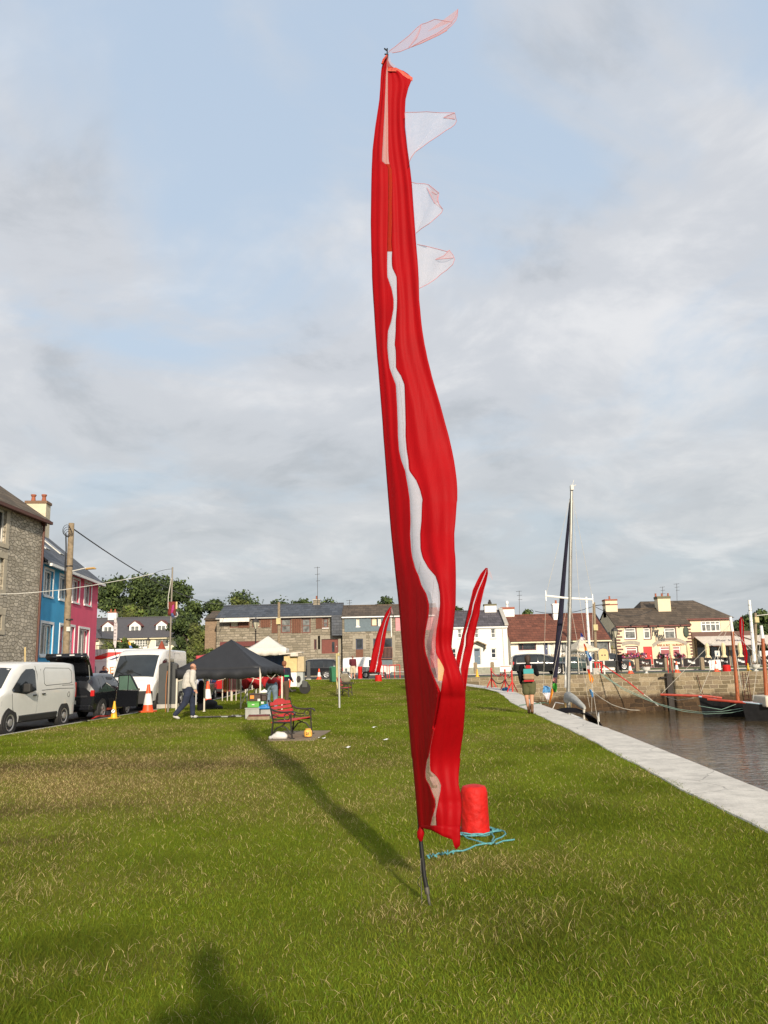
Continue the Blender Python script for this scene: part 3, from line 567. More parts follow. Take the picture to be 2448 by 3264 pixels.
mb.tube([q + Vector((.005, -.01, .035)), q + Vector((0, -.01, 0)), q + Vector((-.004, -.01, -.03)), q + Vector((0, -.01, -.055))], [.012, .026, .022, .008], 10); mb.build('cloth_tie', redcloth, bn, smooth=True)
# gold-red glitter trim along the top hem
mb = MB(); tr_ = [A_(337, 530), A_(400, 532), A_(440, 552), A_(480, 580), A_(530, 610)]
a = [P(x, y - 1, YB + fold0(x, max(y, 218), 1212, 1232, 1236, 1316, 2, (x - 1236) / 80) - 0.01) - bl for x, y in tr_]; b_ = [P(x - 1, y + 11, YB + fold0(x, max(y, 218), 1212, 1232, 1236, 1316, 2, (x - 1236) / 80) - 0.012) - bl for x, y in tr_]
mb.grid([a, b_]); mb.tube([P(*A_(328, 435), YB - .01) - bl, P(*A_(300, 470), YB - .015) - bl, P(*A_(290, 500), YB - .015) - bl], .008, 6)
mb.build('trim', glitter, bn).modifiers.new('t', 'SOLIDIFY').thickness = 0.002
mb = MB(); px_poly(mb, [A_(338, 440), A_(352, 450), A_(358, 485), A_(400, 520), A_(340, 527), A_(332, 480)], YB - .0, bl); mb.build('top_gusset', sheerpk, bn)
mb = MB()
for a, b_ in ((A_(308, 380), A_(325, 395)), (A_(310, 424), A_(328, 428)), (A_(330, 380), A_(330, 440))): mb.tube([P(*a, YB - .01) - bl, P(*b_, YB - .01) - bl], .006, 6)
mb.build('cable_tie', black, bn)
# fine seams seen in the sheer strip
for pts in ([(1238, 900), (1244, 985)], [(1251, 1190), (1258, 1130), (1262, 1080)], [(1272, 1212), (1283, 1310), (1287, 1400), (1295, 1520), (1300, 1600)], [(1312, 1640), (1316, 1780), (1330, 1830)], [(1383, 1850), (1376, 1930), (1370, 2010), (1378, 2100)], [(1334, 1830), (1341, 1790)], [(1397, 1872), (1399, 1960)]):
    mb = MB(); mb.tube([P(x, y, YB + 0.02 + fold0(x, y, x - 60, x, x, x, 1, 0.5)) - bl for x, y in pts], .0014, 4); mb.build('seam', mat('grey_thread', (0.16, 0.13, 0.16), 0.8), bn)
# sheer pennants streaming from the edge
def pennant(parent, org, outline, Y0, folds=(), amp=0.05, top=False):
    mb = MB(); cx = sum(p[0] for p in outline) / len(outline); cy = sum(p[1] for p in outline) / len(outline)
    x0 = min(p[0] for p in outline); x1 = max(p[0] for p in outline)
    def Yf(x, y): return Y0 + amp * math.sin((x - x0) / (x1 - x0) * 5 + y * .02) * min(1, (x - x0) / 25)
    rings = []; n = len(outline)
    for t in (1.0, 0.72, 0.45, 0.2, 0.02): rings.append([P(cx + (p[0]-cx)*t, cy + (p[1]-cy)*t, Yf(cx + (p[0]-cx)*t, cy + (p[1]-cy)*t)) - org for p in outline])
    mb.grid(rings, close=True)
    pn = mb.build('pennant', sheerl if not top else sheerpk, parent, smooth=True)
    hm = MB(); ed = [P(p[0], p[1], Yf(*p)) - org for p in outline]; hm.tube(ed, 0.0026, 5)
    for f in folds: hm.tube([P(p[0], p[1], Yf(*p) - .004) - org for p in f], 0.0028, 5)
    hm.build('hem', hem, pn)
    for f in folds:
        if len(f) > 2:
            m2 = MB(); m2.add([P(p[0], p[1], Yf(*p) - .006) - org for p in f], [tuple(range(len(f)))]); m2.build('folded_corner', sheerpk, pn)
pennant(bn, bl, [A_(*p) for p in [(466, 885), (480, 880), (560, 880), (640, 876), (740, 884), (860, 884), (866, 920), (873, 948), (860, 975), (830, 1000), (790, 1022), (730, 1065), (660, 1110), (600, 1155), (548, 1192), (520, 1230), (503, 1268)]], YB - .05, [[A_(*p) for p in [(860, 884), (800, 906), (772, 922), (860, 934)]]])
pennant(bn, bl, [A_(*p) for p in [(523, 1428), (560, 1438), (620, 1440), (655, 1448), (690, 1475), (735, 1512), (728, 1560), (735, 1600), (766, 1640), (755, 1668), (720, 1700), (660, 1752), (600, 1790), (555, 1828)]], YB - .05, [[A_(*p) for p in [(655, 1448), (690, 1475), (735, 1512), (715, 1525), (680, 1505)]], [A_(*p) for p in [(640, 1470), (700, 1590), (760, 1638), (722, 1575), (725, 1530)]]])
pennant(bn, bl, [(1330, 779), (1360, 785), (1400, 795), (1425, 802), (1432, 797), (1445, 815), (1449, 826), (1443, 843), (1425, 860), (1405, 874), (1390, 888), (1365, 905), (1337, 919)], YB - .05, [[(1432, 797), (1415, 815), (1388, 827), (1445, 822)]])
pennant(bn, bl, [A_(*p) for p in [(340, 412), (345, 400), (385, 372), (430, 335), (500, 280), (560, 220), (600, 190), (640, 178), (705, 150), (770, 162), (835, 172), (862, 140), (876, 100), (884, 70), (880, 125), (868, 160), (835, 200), (795, 235), (740, 268), (660, 305), (590, 340), (510, 372), (430, 405), (370, 415)]], YB - .02,
        [[A_(*p) for p in [(598, 190), (582, 250), (560, 300), (500, 370)]][:4], [A_(*p) for p in [(840, 175), (790, 215), (720, 262), (600, 320), (500, 378), (600, 338), (740, 272), (800, 238)]]], amp=0.03, top=True)

# further banners standing along the harbour
def far_banner(label, base_px, Y, tab, yr, K=(0.3, 0.1), tip=None, lean_right=False):
    tab = [(a, b, (c + d) / 2 - (d - c) * .3, (c + d) / 2 + (d - c) * .3, e) for a, b, c, d, e in tab]
    b0 = P(base_px[0], base_px[1], Y); b0.z = tz(0, Y) if Y < 66 else ZP
    t_ = thing('banner', label, 'banner', b0, group='red festival banners round the harbour')
    s = Y / FPX
    def fd(x, y, xl, gl, gr, xr, side, u):
        d = -(min(x, gl) - xl) * s * K[0] + (0.05 * math.sin(u * 5 + y * .02) if side != 1 else 0)
        if side == 2: d -= (x - gr) * s * K[1]
        return d
    ysp = 6.0; banner_cloth(t_, b0, Y, tab, fd, ysp, 4, 4, yrange=yr)
    mb = MB(); pts = [Vector((0, 0, 0))] + [P(interp(tab, y, 1) + 1, y, Y + .03) - b0 for y in np.linspace(yr[1], yr[0], 6)]
    mb.tube(pts, [.03, .028, .025, .02, .018, .012, .01], 6); mb.build('pole', black, t_, smooth=True)
    if tip:
        m2 = MB(); m2.add([P(x, y, Y - .02) - b0 for x, y in tip], [tuple(range(len(tip)))]); m2.build('pennant', sheerpk, t_)
cr = lambda y, a, b, c, d: rowC(y, a, b, c, d)
far_banner('red banner with a pale wavy strip, leaning right beside the tall foreground banner', (1468, 2232), 35, 
           [cr(514, 955, 962, 964, 968), cr(560, 915, 945, 955, 972), cr(620, 884, 918, 932, 960), cr(690, 852, 888, 900, 940), cr(800, 828, 850, 866, 915), cr(880, 806, 838, 848, 905), cr(950, 792, 815, 826, 888), cr(1050, 768, 785, 802, 868), cr(1120, 750, 778, 800, 858), cr(1200, 728, 762, 782, 842), cr(1300, 715, 742, 764, 820), cr(1400, 735, 757, 768, 806), cr(1478, 770, 780, 784, 797)], (1810, 2200), tip=[rowC(y, a, a, a, a)[1::-1] and (1160 + a*.407, 1600 + y*.407) for y, a in ((514, 967), (545, 990), (580, 1004), (615, 1010), (590, 990), (562, 972))])
z6 = lambda x, y: (1040 + x * .2652, 1860 + y * .2652)
def r6(y, a, b, c, d): return (1860 + y*.2652, 1040 + a*.2652, 1040 + b*.2652, 1040 + c*.2652, 1040 + d*.2652)
far_banner('red banner leaning right in front of the small white van on the far lawn', (1174, 2166), 62,
           [r6(272, 774, 778, 780, 784), r6(350, 715, 758, 764, 775), r6(450, 672, 708, 720, 752), r6(550, 632, 682, 694, 728), r6(650, 598, 660, 670, 712), r6(750, 572, 642, 656, 695), r6(830, 552, 628, 646, 682), r6(900, 540, 612, 628, 660), r6(960, 528, 600, 625, 672), r6(1020, 518, 592, 606, 655), r6(1075, 510, 570, 600, 640)], (1933, 2145), tip=[z6(782, 285), z6(800, 330), z6(808, 360), z6(795, 370), z6(780, 340)])
far_banner('faint red banner seen through the sheer strip of the tall foreground banner', (1383, 2168), 57,
           [(1968, 1393, 1394, 1395, 1396), (1995, 1384, 1392, 1395, 1399), (2040, 1375, 1388, 1392, 1398), (2090, 1371, 1384, 1388, 1398), (2133, 1374, 1386, 1389, 1394)], (1968, 2133))
z8 = lambda x, y: (2240 + x * .19, 1900 + y * .19)
def r8(y, a, b, c, d): return (1900 + y*.19, 2240 + a*.19, 2240 + b*.19, 2240 + c*.19, 2240 + d*.19)
far_banner('crimson banner bowed to the right on the pier before the pub awnings', (2384, 2136), 64,
           [r8(345, 630, 640, 643, 650), r8(430, 608, 650, 662, 690), r8(550, 608, 650, 668, 692), r8(650, 625, 652, 664, 688), r8(760, 645, 668, 676, 700), r8(880, 670, 700, 708, 735), r8(980, 692, 708, 716, 756), r8(1080, 700, 715, 722, 748), r8(1190, 722, 735, 738, 752)], (1966, 2126), K=(0.1, 0.5))
# ------------------------------------------------------------------ buildings
def onplane(px, py, A, B):
    d = ray(px, py); ax, ay = A; ux, uy = B[0] - A[0], B[1] - A[1]; Ln = math.hypot(ux, uy); ux /= Ln; uy /= Ln
    # d.xy * t = A + s * u
    det = d.x * (-uy) + d.y * ux; t = (ax * (-uy) + ay * ux) / det; x = d.x * t; y = d.y * t
    return ((x - ax) * ux + (y - ay) * uy, EYE + d.z * t)
def wall_holes(mb, W, z0, z1, holes, mi=0, reveal=0.14, y=0.0, mr=None):
    xs = sorted(set([0, W] + [v for h in holes for v in (h[0], h[2])])); zs = sorted(set([z0, z1] + [v for h in holes for v in (h[1], h[3])]))
    xs = [x for x in xs if 0 <= x <= W]; zs = [z for z in zs if z0 <= z <= z1]
    for a, b in zip(xs[:-1], xs[1:]):
        for c, d in zip(zs[:-1], zs[1:]):
            cx, cz = (a + b) / 2, (c + d) / 2
            if any(h[0] < cx < h[2] and h[1] < cz < h[3] for h in holes): continue
            mb.add([(a, y, c), (b, y, c), (b, y, d), (a, y, d)], [(0, 1, 2, 3)], mi)
    for h in holes:
        a, c, b, d = h; r = y + reveal
        mb.add([(a, y, c), (b, y, c), (b, y, d), (a, y, d), (a, r, c), (b, r, c), (b, r, d), (a, r, d)], [(0, 1, 5, 4), (1, 2, 6, 5), (2, 3, 7, 6), (3, 0, 4, 7)], mi if mr is None else mr)
def window(parent, a, c, b, d, y=0.0, reveal=0.14, fm=white, pm=glass, nx=2, tr=0.0, sill=True, t=0.07, nz=1, sm=None, name='window', asym=None):
    mb = MB(); Y0 = y + reveal - 0.05; Y1 = y + reveal + 0.03
    mb.box(a, b, Y0, Y1, c, c + t); mb.box(a, b, Y0, Y1, d - t, d); mb.box(a, a + t, Y0, Y1, c + t, d - t); mb.box(b - t, b, Y0, Y1, c + t, d - t)
    zt = d - (d - c) * tr
    if tr: mb.box(a + t, b - t, Y0 - .004, Y1, zt - t * .45, zt + t * .45)
    divs = [asym] if asym else [i / nx for i in range(1, nx)]
    for f in divs: x = a + (b - a) * f; mb.box(x - t * .4, x + t * .4, Y0 - .002, Y1, c + t, d - t)
    for i in range(1, nz): z = c + (zt - c) * i / nz; mb.box(a + t, b - t, Y0 + .003, Y1, z - t * .3, z + t * .3)
    f = mb.build(name, fm, parent)
    g = MB(); g.box(a + t * .5, b - t * .5, y + reveal - .01, y + reveal + .01, c + t * .5, d - t * .5); g.build('pane', pm, f)
    if sill: s = MB(); s.box(a - .08, b + .08, y - .07, y + reveal, c - .09, c - .002); s.build('sill', sm or white, f)
    return f
def door(parent, a, c, b, d, y=0.0, reveal=0.14, m_=redp, panes=None, fm=white, t=0.06, panels=True):
    mb = MB(); mb.box(a + t, b - t, y + reveal - .02, y + reveal + .03, c, d - t)
    if panels:
        w = b - a - 2 * t
        for i in range(2):
            for j in range(2): mb.box(a + t + w * (.12 + .44 * i), a + t + w * (.44 + .44 * i), y + reveal - .035, y + reveal - .02, c + (d - c) * (.08 + .42 * j), c + (d - c) * (.42 + .4 * j))
    o = mb.build('door', m_, parent)
    f = MB(); f.box(a, a + t, y + reveal - .05, y + reveal + .03, c, d); f.box(b - t, b, y + reveal - .05, y + reveal + .03, c, d); f.box(a + t, b - t, y + reveal - .05, y + reveal + .03, d - t, d); f.build('frame', fm, o)
    h = MB(); h.box(b - t - .16, b - t - .10, y + reveal - .07, y + reveal - .03, c + (d-c)*.45, c + (d-c)*.51); h.build('handle', steel, o)
    if panes: g = MB(); x0, z0, x1, z1 = panes; g.box(a+(b-a)*x0, a+(b-a)*x1, y + reveal - .04, y + reveal - .03, c+(d-c)*z0, c+(d-c)*z1); g.build('pane', glass, o)
    return o
def chimney_mb(x, y, z0, z1, w=.9, d=.6, pots=2, cap=.12):
    mb = MB(); mb.box(x - w/2, x + w/2, y - d/2, y + d/2, z0, z1 - cap, 0); mb.box(x - w/2 - .06, x + w/2 + .06, y - d/2 - .06, y + d/2 + .06, z1 - cap, z1, 1)
    for i in range(pots):
        px = x + (i - (pots - 1) / 2) * w * .5; mb.lathe([(.13, z1), (.13, z1 + .1), (.10, z1 + .35), (.13, z1 + .38), (.12, z1 + .42)], 10, c=(px, y, 0), mi=2)
    return mb
pot = mat('terracotta_pot', (0.32, 0.10, 0.05), 0.8)
def house(name, label, A, B, D, z0, ze, zr, wall, roof, holes, kind='gable', over=0.25, eave_mat=white, hipl=2.5, hipr=2.5, group=None, gutter=True, cat='house', rd=None):
    """A,B: front corners on plan (left to right); D depth; z0 base; ze eave; zr ridge"""
    W = math.hypot(B[0]-A[0], B[1]-A[1]); rz = math.atan2(B[1]-A[1], B[0]-A[0])
    t = thing(name, label, cat, (A[0], A[1], z0), rz, group); H = ze - z0; Hr = zr - z0
    mb = MB(); wall_holes(mb, W, -0.3, H, [(a, c - z0, b, d - z0) for a, c, b, d in holes])
    mb.add([(W, 0, -.3), (W, D, -.3), (W, D, H), (W, 0, H)], [(0, 1, 2, 3)]); mb.add([(0, D, -.3), (0, 0, -.3), (0, 0, H), (0, D, H)], [(0, 1, 2, 3)]); mb.add([(W, D, -.3), (0, D, -.3), (0, D, H), (W, D, H)], [(0, 1, 2, 3)])
    rd = rd or D / 2
    if kind == 'gable':
        for x in (0, W): mb.add([(x, 0, H), (x, D, H), (x, rd, Hr - .1)], [(0, 1, 2)])
    mb.build('wall', wall, t)
    r = MB(); k = (Hr - H) / rd; o = over
    if kind == 'gable':
        r.grid([[(-.08, -o, H - k*o + .02), (W + .08, -o, H - k*o + .02)], [(-.08, rd, Hr + .02), (W + .08, rd, Hr + .02)], [(-.08, D + o, H - k*o + .02), (W + .08, D + o, H - k*o + .02)]])
        r.grid([[(-.08, -o, H - k*o - .12), (W + .08, -o, H - k*o - .12)], [(-.08, rd, Hr - .12), (W + .08, rd, Hr - .12)], [(-.08, D + o, H - k*o - .12), (W + .08, D + o, H - k*o - .12)]])
        for x in (-.08, W + .08): r.add([(x, -o, H - k*o - .12), (x, -o, H - k*o + .02), (x, rd, Hr + .02), (x, rd, Hr - .12)], [(0, 1, 2, 3)]); r.add([(x, D+o, H - k*o - .12), (x, D+o, H - k*o + .02), (x, rd, Hr + .02), (x, rd, Hr - .12)], [(0, 1, 2, 3)])
    else:
        a, b = hipl, hipr
        r.add([(-o, -o, H), (W+o, -o, H), (W+o, D+o, H), (-o, D+o, H), (a, rd, Hr), (W - b, rd, Hr)], [(0, 1, 5, 4), (1, 2, 5), (2, 3, 4, 5), (3, 0, 4), (0, 3, 2, 1)])
    ro = r.build('roof', roof, t)
    if kind == 'gable': rg = MB(); rg.tube([(-.1, rd, Hr + .04), (W + .1, rd, Hr + .04)], .09, 6); rg.build('ridge', roof, ro)
    if gutter:
        g = MB(); zz_ = H - k*o*(1 if kind == 'gable' else 0); g.box(-.05, W + .05, -o - .10, -o + .02, zz_ - .16, zz_ - .03); g.box(0, W, -o + .0205, -0.003, H - .30 if o > .1 else H - .2, H - .27 if o > .1 else H - .17); g.build('gutter', eave_mat, t)
    return t, ro, W, H, Hr
def rects(A, B, L_):
    out_ = []
    for x0, y0, x1, y1 in L_:
        s0, zb = onplane((x0 + x1) / 2, y1, A, B); s1, zt = onplane((x0 + x1) / 2, y0, A, B); a, _ = onplane(x0, (y0+y1)/2, A, B); b, _ = onplane(x1, (y0+y1)/2, A, B)
        out_.append((a, zb, b, zt))
    return out_
def zat(px, py, Y): return P(px, py, Y).z
def xat(px, Y, py=2080): return P(px, py, Y).x

rubble = masonry('rubble_stone', [(0.33, 0.29, 0.22), (0.43, 0.38, 0.29), (0.52, 0.46, 0.36), (0.37, 0.33, 0.26), (0.62, 0.55, 0.43)], 3.9, (0.27, 0.235, 0.175), 0.8, 1.75, gap=0.08, bump=1.0)
rubble_far = masonry('rubble_stone_coarse', [(0.17, 0.145, 0.10), (0.25, 0.215, 0.155), (0.31, 0.265, 0.195), (0.21, 0.18, 0.13), (0.36, 0.31, 0.235)], 2.6, (0.20, 0.175, 0.13), 1.0, 1.0, gap=0.10, bump=1.0, brick=(.55, .28, .03))
slate = tiles('slate_roof', (0.075, 0.08, 0.092), 2.2, 0.3, 0.6)
slateb = tiles('blue_slate_roof', (0.055, 0.062, 0.075), 1.6, 0.3, 0.6, (0.16, 0.15, 0.13), 0.35)
mosst = tiles('mossy_brown_tiles', (0.115, 0.085, 0.055), 1.7, 0.35, 0.9, (0.05, 0.055, 0.03), 0.5)
browntile = tiles('brown_concrete_tiles', (0.095, 0.070, 0.048), 1.7, 0.3, 0.9, (0.07, 0.06, 0.05), 0.4)
redtile = tiles('red_brown_tiles', (0.155, 0.052, 0.030), 1.8, 0.25, 0.9, (0.09, 0.04, 0.025), 0.45)
stonetile = tiles('old_stone_slates', (0.10, 0.085, 0.065), 2.4, 0.35, 0.9, (0.16, 0.14, 0.09), 0.5)

# --- stone warehouse at the left edge
B1 = P(115, 2100, 36.0); A1 = (B1.x - 0.35, 18.0); B1 = (B1.x, 36.0)
hl = rects(A1, B1, [(-60, 1612, 20, 1722), (-80, 1768, 10, 1872), (-80, 1955, 4, 2005)]); hl = [(h[0], h[1], h[2], h[3]) for h in hl]
t, ro, W, H, Hr = house('stone_building', 'tall grey rubble stone building at the left edge with a mossy brown roof', A1, B1, 8, -0.05, zat(148, 1648, 36), zat(0, 1500, 33.5) + 1.2, rubble, mosst, hl, over=0.30, eave_mat=mat('rust_brown_gutter', (0.10, 0.035, 0.02), 0.6), cat='building')
dress = mat('dressed_limestone', (0.48, 0.42, 0.31), 0.85, bump=0.3)
for i, h in enumerate(hl):
    window(t, h[0], h[1] + .05, h[2], h[3] + .05, reveal=0.16, fm=offwhite, nx=1, t=.09, sill=False)
    sb = MB(); sb.box(h[0] - .28, h[2] + .28, -.04, .1, h[1] - .13, h[1] + .045); sb.box(h[2], h[2] + .28, -.02, .1, h[1] + .05, h[3] + .05); sb.box(h[0] - .28, h[0], -.02, .1, h[1] + .05, h[3] + .05); sb.box(h[0] - .3, h[2] + .3, -.03, .1, h[3] + .055, h[3] + .30); sb.build('window_surround', dress, t)
dp = MB(); dp.tube([(W - .22, -.12, H - .3), (W - .22, -.12, 0)], .055, 8); dp.box(W - .32, W - .12, -.2, -.04, H - .45, H - .2); dp.build('downpipe', MATS['rust_brown_gutter'], t)
# --- blue house and pink house
A2 = P(121, 2100, 37.0); C2 = P(303, 2100, 46.8); A2 = (A2.x, A2.y); C2 = (C2.x, C2.y)
mid = onplane(224, 1950, A2, C2)[0]; Wt = math.hypot(C2[0]-A2[0], C2[1]-A2[1]); ux = ((C2[0]-A2[0])/Wt, (C2[1]-A2[1])/Wt); M2 = (A2[0] + ux[0]*mid, A2[1] + ux[1]*mid)
zE = onplane(303, 1842, A2, C2)[1]; zR = P(160, 1688, 46.0).z
bluem = mat('blue_render', (0.05, 0.36, 0.62), 0.8, var=0.10, scale=1.2, bump=0.15); pinkm = mat('raspberry_pink_render', (0.74, 0.095, 0.17), 0.8, var=0.08, scale=1.2, bump=0.15)
wb_ = rects(A2, M2, [(140, 1818, 168, 1900), (189, 1838, 214, 1912), (128, 1988, 166, 2090)]); db_ = rects(A2, M2, [(189, 1994, 206, 2090)])
t, ro, W, H, Hr = house('terraced_house', 'bright blue two-storey house with slate roof, left of the pink house', A2, M2, 7, 0.3, zE, zR, bluem, slate, wb_ + db_, over=0.32, group='painted terraced houses')
for h in wb_: window(t, h[0], h[1] - .3, h[2], h[3] - .3, pm=glassl, nx=2, t=.08)
h = db_[0]; door(t, h[0], h[1] - .3, h[2], h[3] - .3)
for h in wb_ + db_:
    sb = MB(); x0, z0, x1, z1 = h[0], h[1] - .3, h[2], h[3] - .3; sb.box(x0 - .12, x0 - .001, -.03, .02, z0, z1 + .12); sb.box(x1 + .001, x1 + .12, -.03, .02, z0, z1 + .12); sb.box(x0, x1, -.03, .02, z1 + .001, z1 + .12); sb.build('plaster_surround', white, t)
def roof_window(t_, ro_, x, f0, f1, w, rd, H, Hr):
    k = (Hr - H) / rd; n = Vector((0, -k, 1)).normalized() * .06
    p = lambda xx, f: Vector((xx, rd * f, H + (Hr - H) * f + .02)) + n
    mb = MB(); mb.add([p(x, f0), p(x + w, f0), p(x + w, f1), p(x, f1), p(x, f0) - n, p(x + w, f0) - n, p(x + w, f1) - n, p(x, f1) - n], [(0, 1, 2, 3), (0, 1, 5, 4), (1, 2, 6, 5), (2, 3, 7, 6), (3, 0, 4, 7)])
    o = mb.build('roof_window', steel, ro_); g = MB(); q = n * .2; e = .07
    g.add([p(x + e, f0 + .03) + q, p(x + w - e, f0 + .03) + q, p(x + w - e, f1 - .03) + q, p(x + e, f1 - .03) + q], [(0, 1, 2, 3)]); g.build('pane', glassl, o)
roof_window(t, ro, W * .28, .22, .5, .7, 3.5, H, Hr); roof_window(t, ro, W * .75, .3, .8, .7, 3.5, H, Hr)
wp_ = rects(M2, C2, [(231, 1848, 252, 1920), (269, 1860, 290, 1928), (250, 2005, 282, 2092)]); dp_ = rects(M2, C2, [(222, 1998, 235, 2085)])
t, ro, W, H, Hr = house('terraced_house', 'raspberry pink two-storey house with white windows, right of the blue house', M2, C2, 7, 0.3, zE - .002, zR - .002, pinkm, slate, wp_ + dp_, over=0.32, group='painted terraced houses')
for h in wp_: window(t, h[0], h[1] - .3, h[2], h[3] - .3, pm=glassl, nx=2, t=.08)
h = dp_[0]; door(t, h[0], h[1] - .3, h[2], h[3] - .3, m_=white)
for h in wp_ + dp_:
    sb = MB(); x0, z0, x1, z1 = h[0], h[1] - .3, h[2], h[3] - .3; sb.box(x0 - .12, x0 - .001, -.03, .02, z0, z1 + .12); sb.box(x1 + .001, x1 + .12, -.03, .02, z0, z1 + .12); sb.box(x0, x1, -.03, .02, z1 + .001, z1 + .12); sb.build('plaster_surround', white, t)
roof_window(t, ro, W * .35, .35, .75, .7, 3.5, H, Hr)
c0 = chimney_mb(W - .5, 3.5, Hr - 1.2, Hr + 1.65, .8, 1.15, 0, .15); [c0.lathe([(.13, 0), (.13, .1), (.10, .3), (.13, .34), (.16, .42), (.15, .45)], 10, c=(W - .5, 3.5 + dy, Hr + 1.65), mi=2) for dy in (-.3, .3)]; c0.build('chimney', [mat('cream_chimney', (0.62, 0.54, 0.38), .9), mat('brown_cap', (0.2, 0.12, 0.07), .9), pot], ro)
h = wp_[2]; rb = MB(); zt = h[1] + .05
for i in range(9): x = h[0] - .2 + (h[2] - h[0] + .4) * i / 8; rb.tube([(x, -1.0, h[1] - .3), (x, -1.0, zt + .2)], .015, 5)
rb.tube([(h[0] - .2, -1.0, zt + .2), (h[2] + .2, -1.0, zt + .2)], .02, 5)
rb.tube([(h[2] + .5, -1.0, zt + .5), (h[2] + 1.6, -1.0, zt + .3), (h[2] + 3.6, -1.0, .9)], .022, 5); rb.build('railing', iron, t)


# --- dormer bungalow on the rise behind the food van
Yd = 112.0; A3 = (xat(262, Yd, 2040), Yd); B3 = (xat(556, Yd, 2040), Yd); z3 = zat(400, 2095, Yd)
wd = rects(A3, B3, [(317, 2036, 358, 2062), (428, 2038, 470, 2064), (494, 2038, 538, 2063)]); dd = rects(A3, B3, [(383, 2034, 410, 2075)])
t, ro, W, H, Hr = house('dormer_bungalow', 'cream bungalow with dark slate roof and three white dormers on the rise', A3, B3, 8, z3, zat(400, 2030, Yd), zat(400, 1964, Yd), mat('pale_cream_render', (0.82, 0.74, 0.55), .9, var=.04), mat('plain_dark_slate', (0.075, 0.072, 0.078), .7, var=.1, scale=3), wd + dd, over=0.3, eave_mat=mat('cream_fascia', (.7, .62, .42), .6))
for i, h in enumerate(wd): window(t, h[0], h[1] - z3, h[2], h[3] - z3, nx=5 if i < 2 else 2, nz=3 if i < 2 else 1, pm=glassl, t=.1)
h = dd[0]; door(t, h[0], h[1] - z3, h[2], h[3] - z3, m_=redp)
rdd = 4.0
for px in (334, 421, 507):
    x = onplane(px, 2000, A3, B3)[0]; f = .40; yb = rdd * f; zb = H + (Hr - H) * .34; w = .78; hh = .95
    m_ = MB(); m_.box(x - w, x + w, yb - .35, yb + 2.2, zb - .25, zb + hh - .35, 0); m_.prism([(x - w - .0, zb + hh - .35), (x + w, zb + hh - .35), (x, zb + hh + .32)], yb - .351, yb + 2.2, 'y', 0)
    dm = m_.build('dormer', white, ro)
    rf = MB()
    for s in (-1, 1): rf.add([(x, yb - .55, zb + hh + .40), (x + s * (w + .28), yb - .55, zb + hh - .38), (x + s * (w + .28), yb + 2.3, zb + hh - .38), (x, yb + 2.6, zb + hh + .40), (x, yb - .55, zb + hh + .32), (x + s * (w + .28), yb - .55, zb + hh - .46), (x + s * (w + .28), yb + 2.3, zb + hh - .46), (x, yb + 2.6, zb + hh + .32)], [(0, 1, 2, 3), (4, 5, 6, 7), (0, 1, 5, 4), (1, 2, 6, 5)])
    g = MB(); g.box(x - .5, x - .06, yb - .38, yb - .355, zb - .05, zb + .5, 0); g.box(x + .06, x + .5, yb - .38, yb - .355, zb - .05, zb + .5, 0); g.build('dormer_pane', glassl, ro)
    rf.build('dormer_roof', mat('maroon_fascia', (.16, .04, .03), .6), ro)
c0 = chimney_mb(onplane(329, 1960, A3, B3)[0], 4, Hr - .6, Hr + .9, 1.2, .7, 2); c0.build('chimney', [white, mat('red_cap', (.3, .1, .06), .8), pot], ro)
c0 = chimney_mb(onplane(533, 1960, A3, B3)[0], 4.5, Hr - .6, Hr + .75, .8, .7, 0); c0.build('chimney', [slate, slate, pot], ro)
Ye = 104.0; A3b = (xat(250, Ye), Ye); B3b = (xat(315, Ye), Ye)
house('annexe', 'low pale annexe with a dark hipped roof beside the pink house', A3b, B3b, 7, z3 - 1.4, zat(310, 2035, Ye), zat(310, 1998, Ye), MATS['pale_cream_render'], MATS['plain_dark_slate'], [], kind='hip', over=.5, hipl=1.5, hipr=1.8, eave_mat=MATS['maroon_fascia'], cat='building')

# --- old brown gable building and the long stone building with shutters
Yc = 92.0; X = lambda p_: xat(p_, Yc, 2040)
A4 = (xat(652, Yc + 3), Yc + 3); B4 = (xat(735, Yc + 3), Yc + 3)
house('old_outbuilding', 'brown stone outbuilding with a low brown roof, left of the shuttered building', A4, B4, 8, .45, zat(700, 1970, Yc + 3), zat(700, 1943, Yc + 3), masonry('brown_stone', [(.20, .14, .09), (.27, .19, .12), (.24, .17, .11)], 1.6, (.25, .18, .12), 1, 1.8), browntile, [], cat='building', eave_mat=browntile)
A5 = (X(690), Yc); B5 = (X(1088), Yc)
whit = mat('cream_blind', (.66, .6, .42), .8); shut = mat('brown_shutter_boards', (0.15, 0.062, 0.035), .8, var=.2, scale=9)
H5 = [(732, 1974, 761, 2001), (804, 1972, 830, 2000), (895, 1971, 928, 2018), (961, 1971, 990, 2018), (1028, 1970, 1046, 2001), (1001, 2038, 1009, 2070), (1025, 2037, 1078, 2083)]
hs = rects(A5, B5, H5)
t, ro, W, H, Hr = house('stone_building', 'long two-storey rubble stone building with brown shutters and slate roof', A5, B5, 9, .4, zat(880, 1963, Yc), zat(880, 1919, Yc), rubble_far, slateb, hs, over=0.35, eave_mat=mat('grey_fascia', (.42, .41, .37), .7), cat='building', gutter=True)
for i, h in enumerate(hs[:5]): window(t, h[0], h[1] - .4, h[2], h[3] - .4, pm=whit if i in (0, 1) else glassl, fm=mat('brown_frame', (.14, .05, .03), .6), nx=1, tr=0 if i < 2 else 0, nz=1 if i < 2 else 2, sill=i > 3, t=.14)
window(t, hs[5][0], hs[5][1] - .4, hs[5][2], hs[5][3] - .4, fm=maroon, nx=1, sill=False, t=.1)
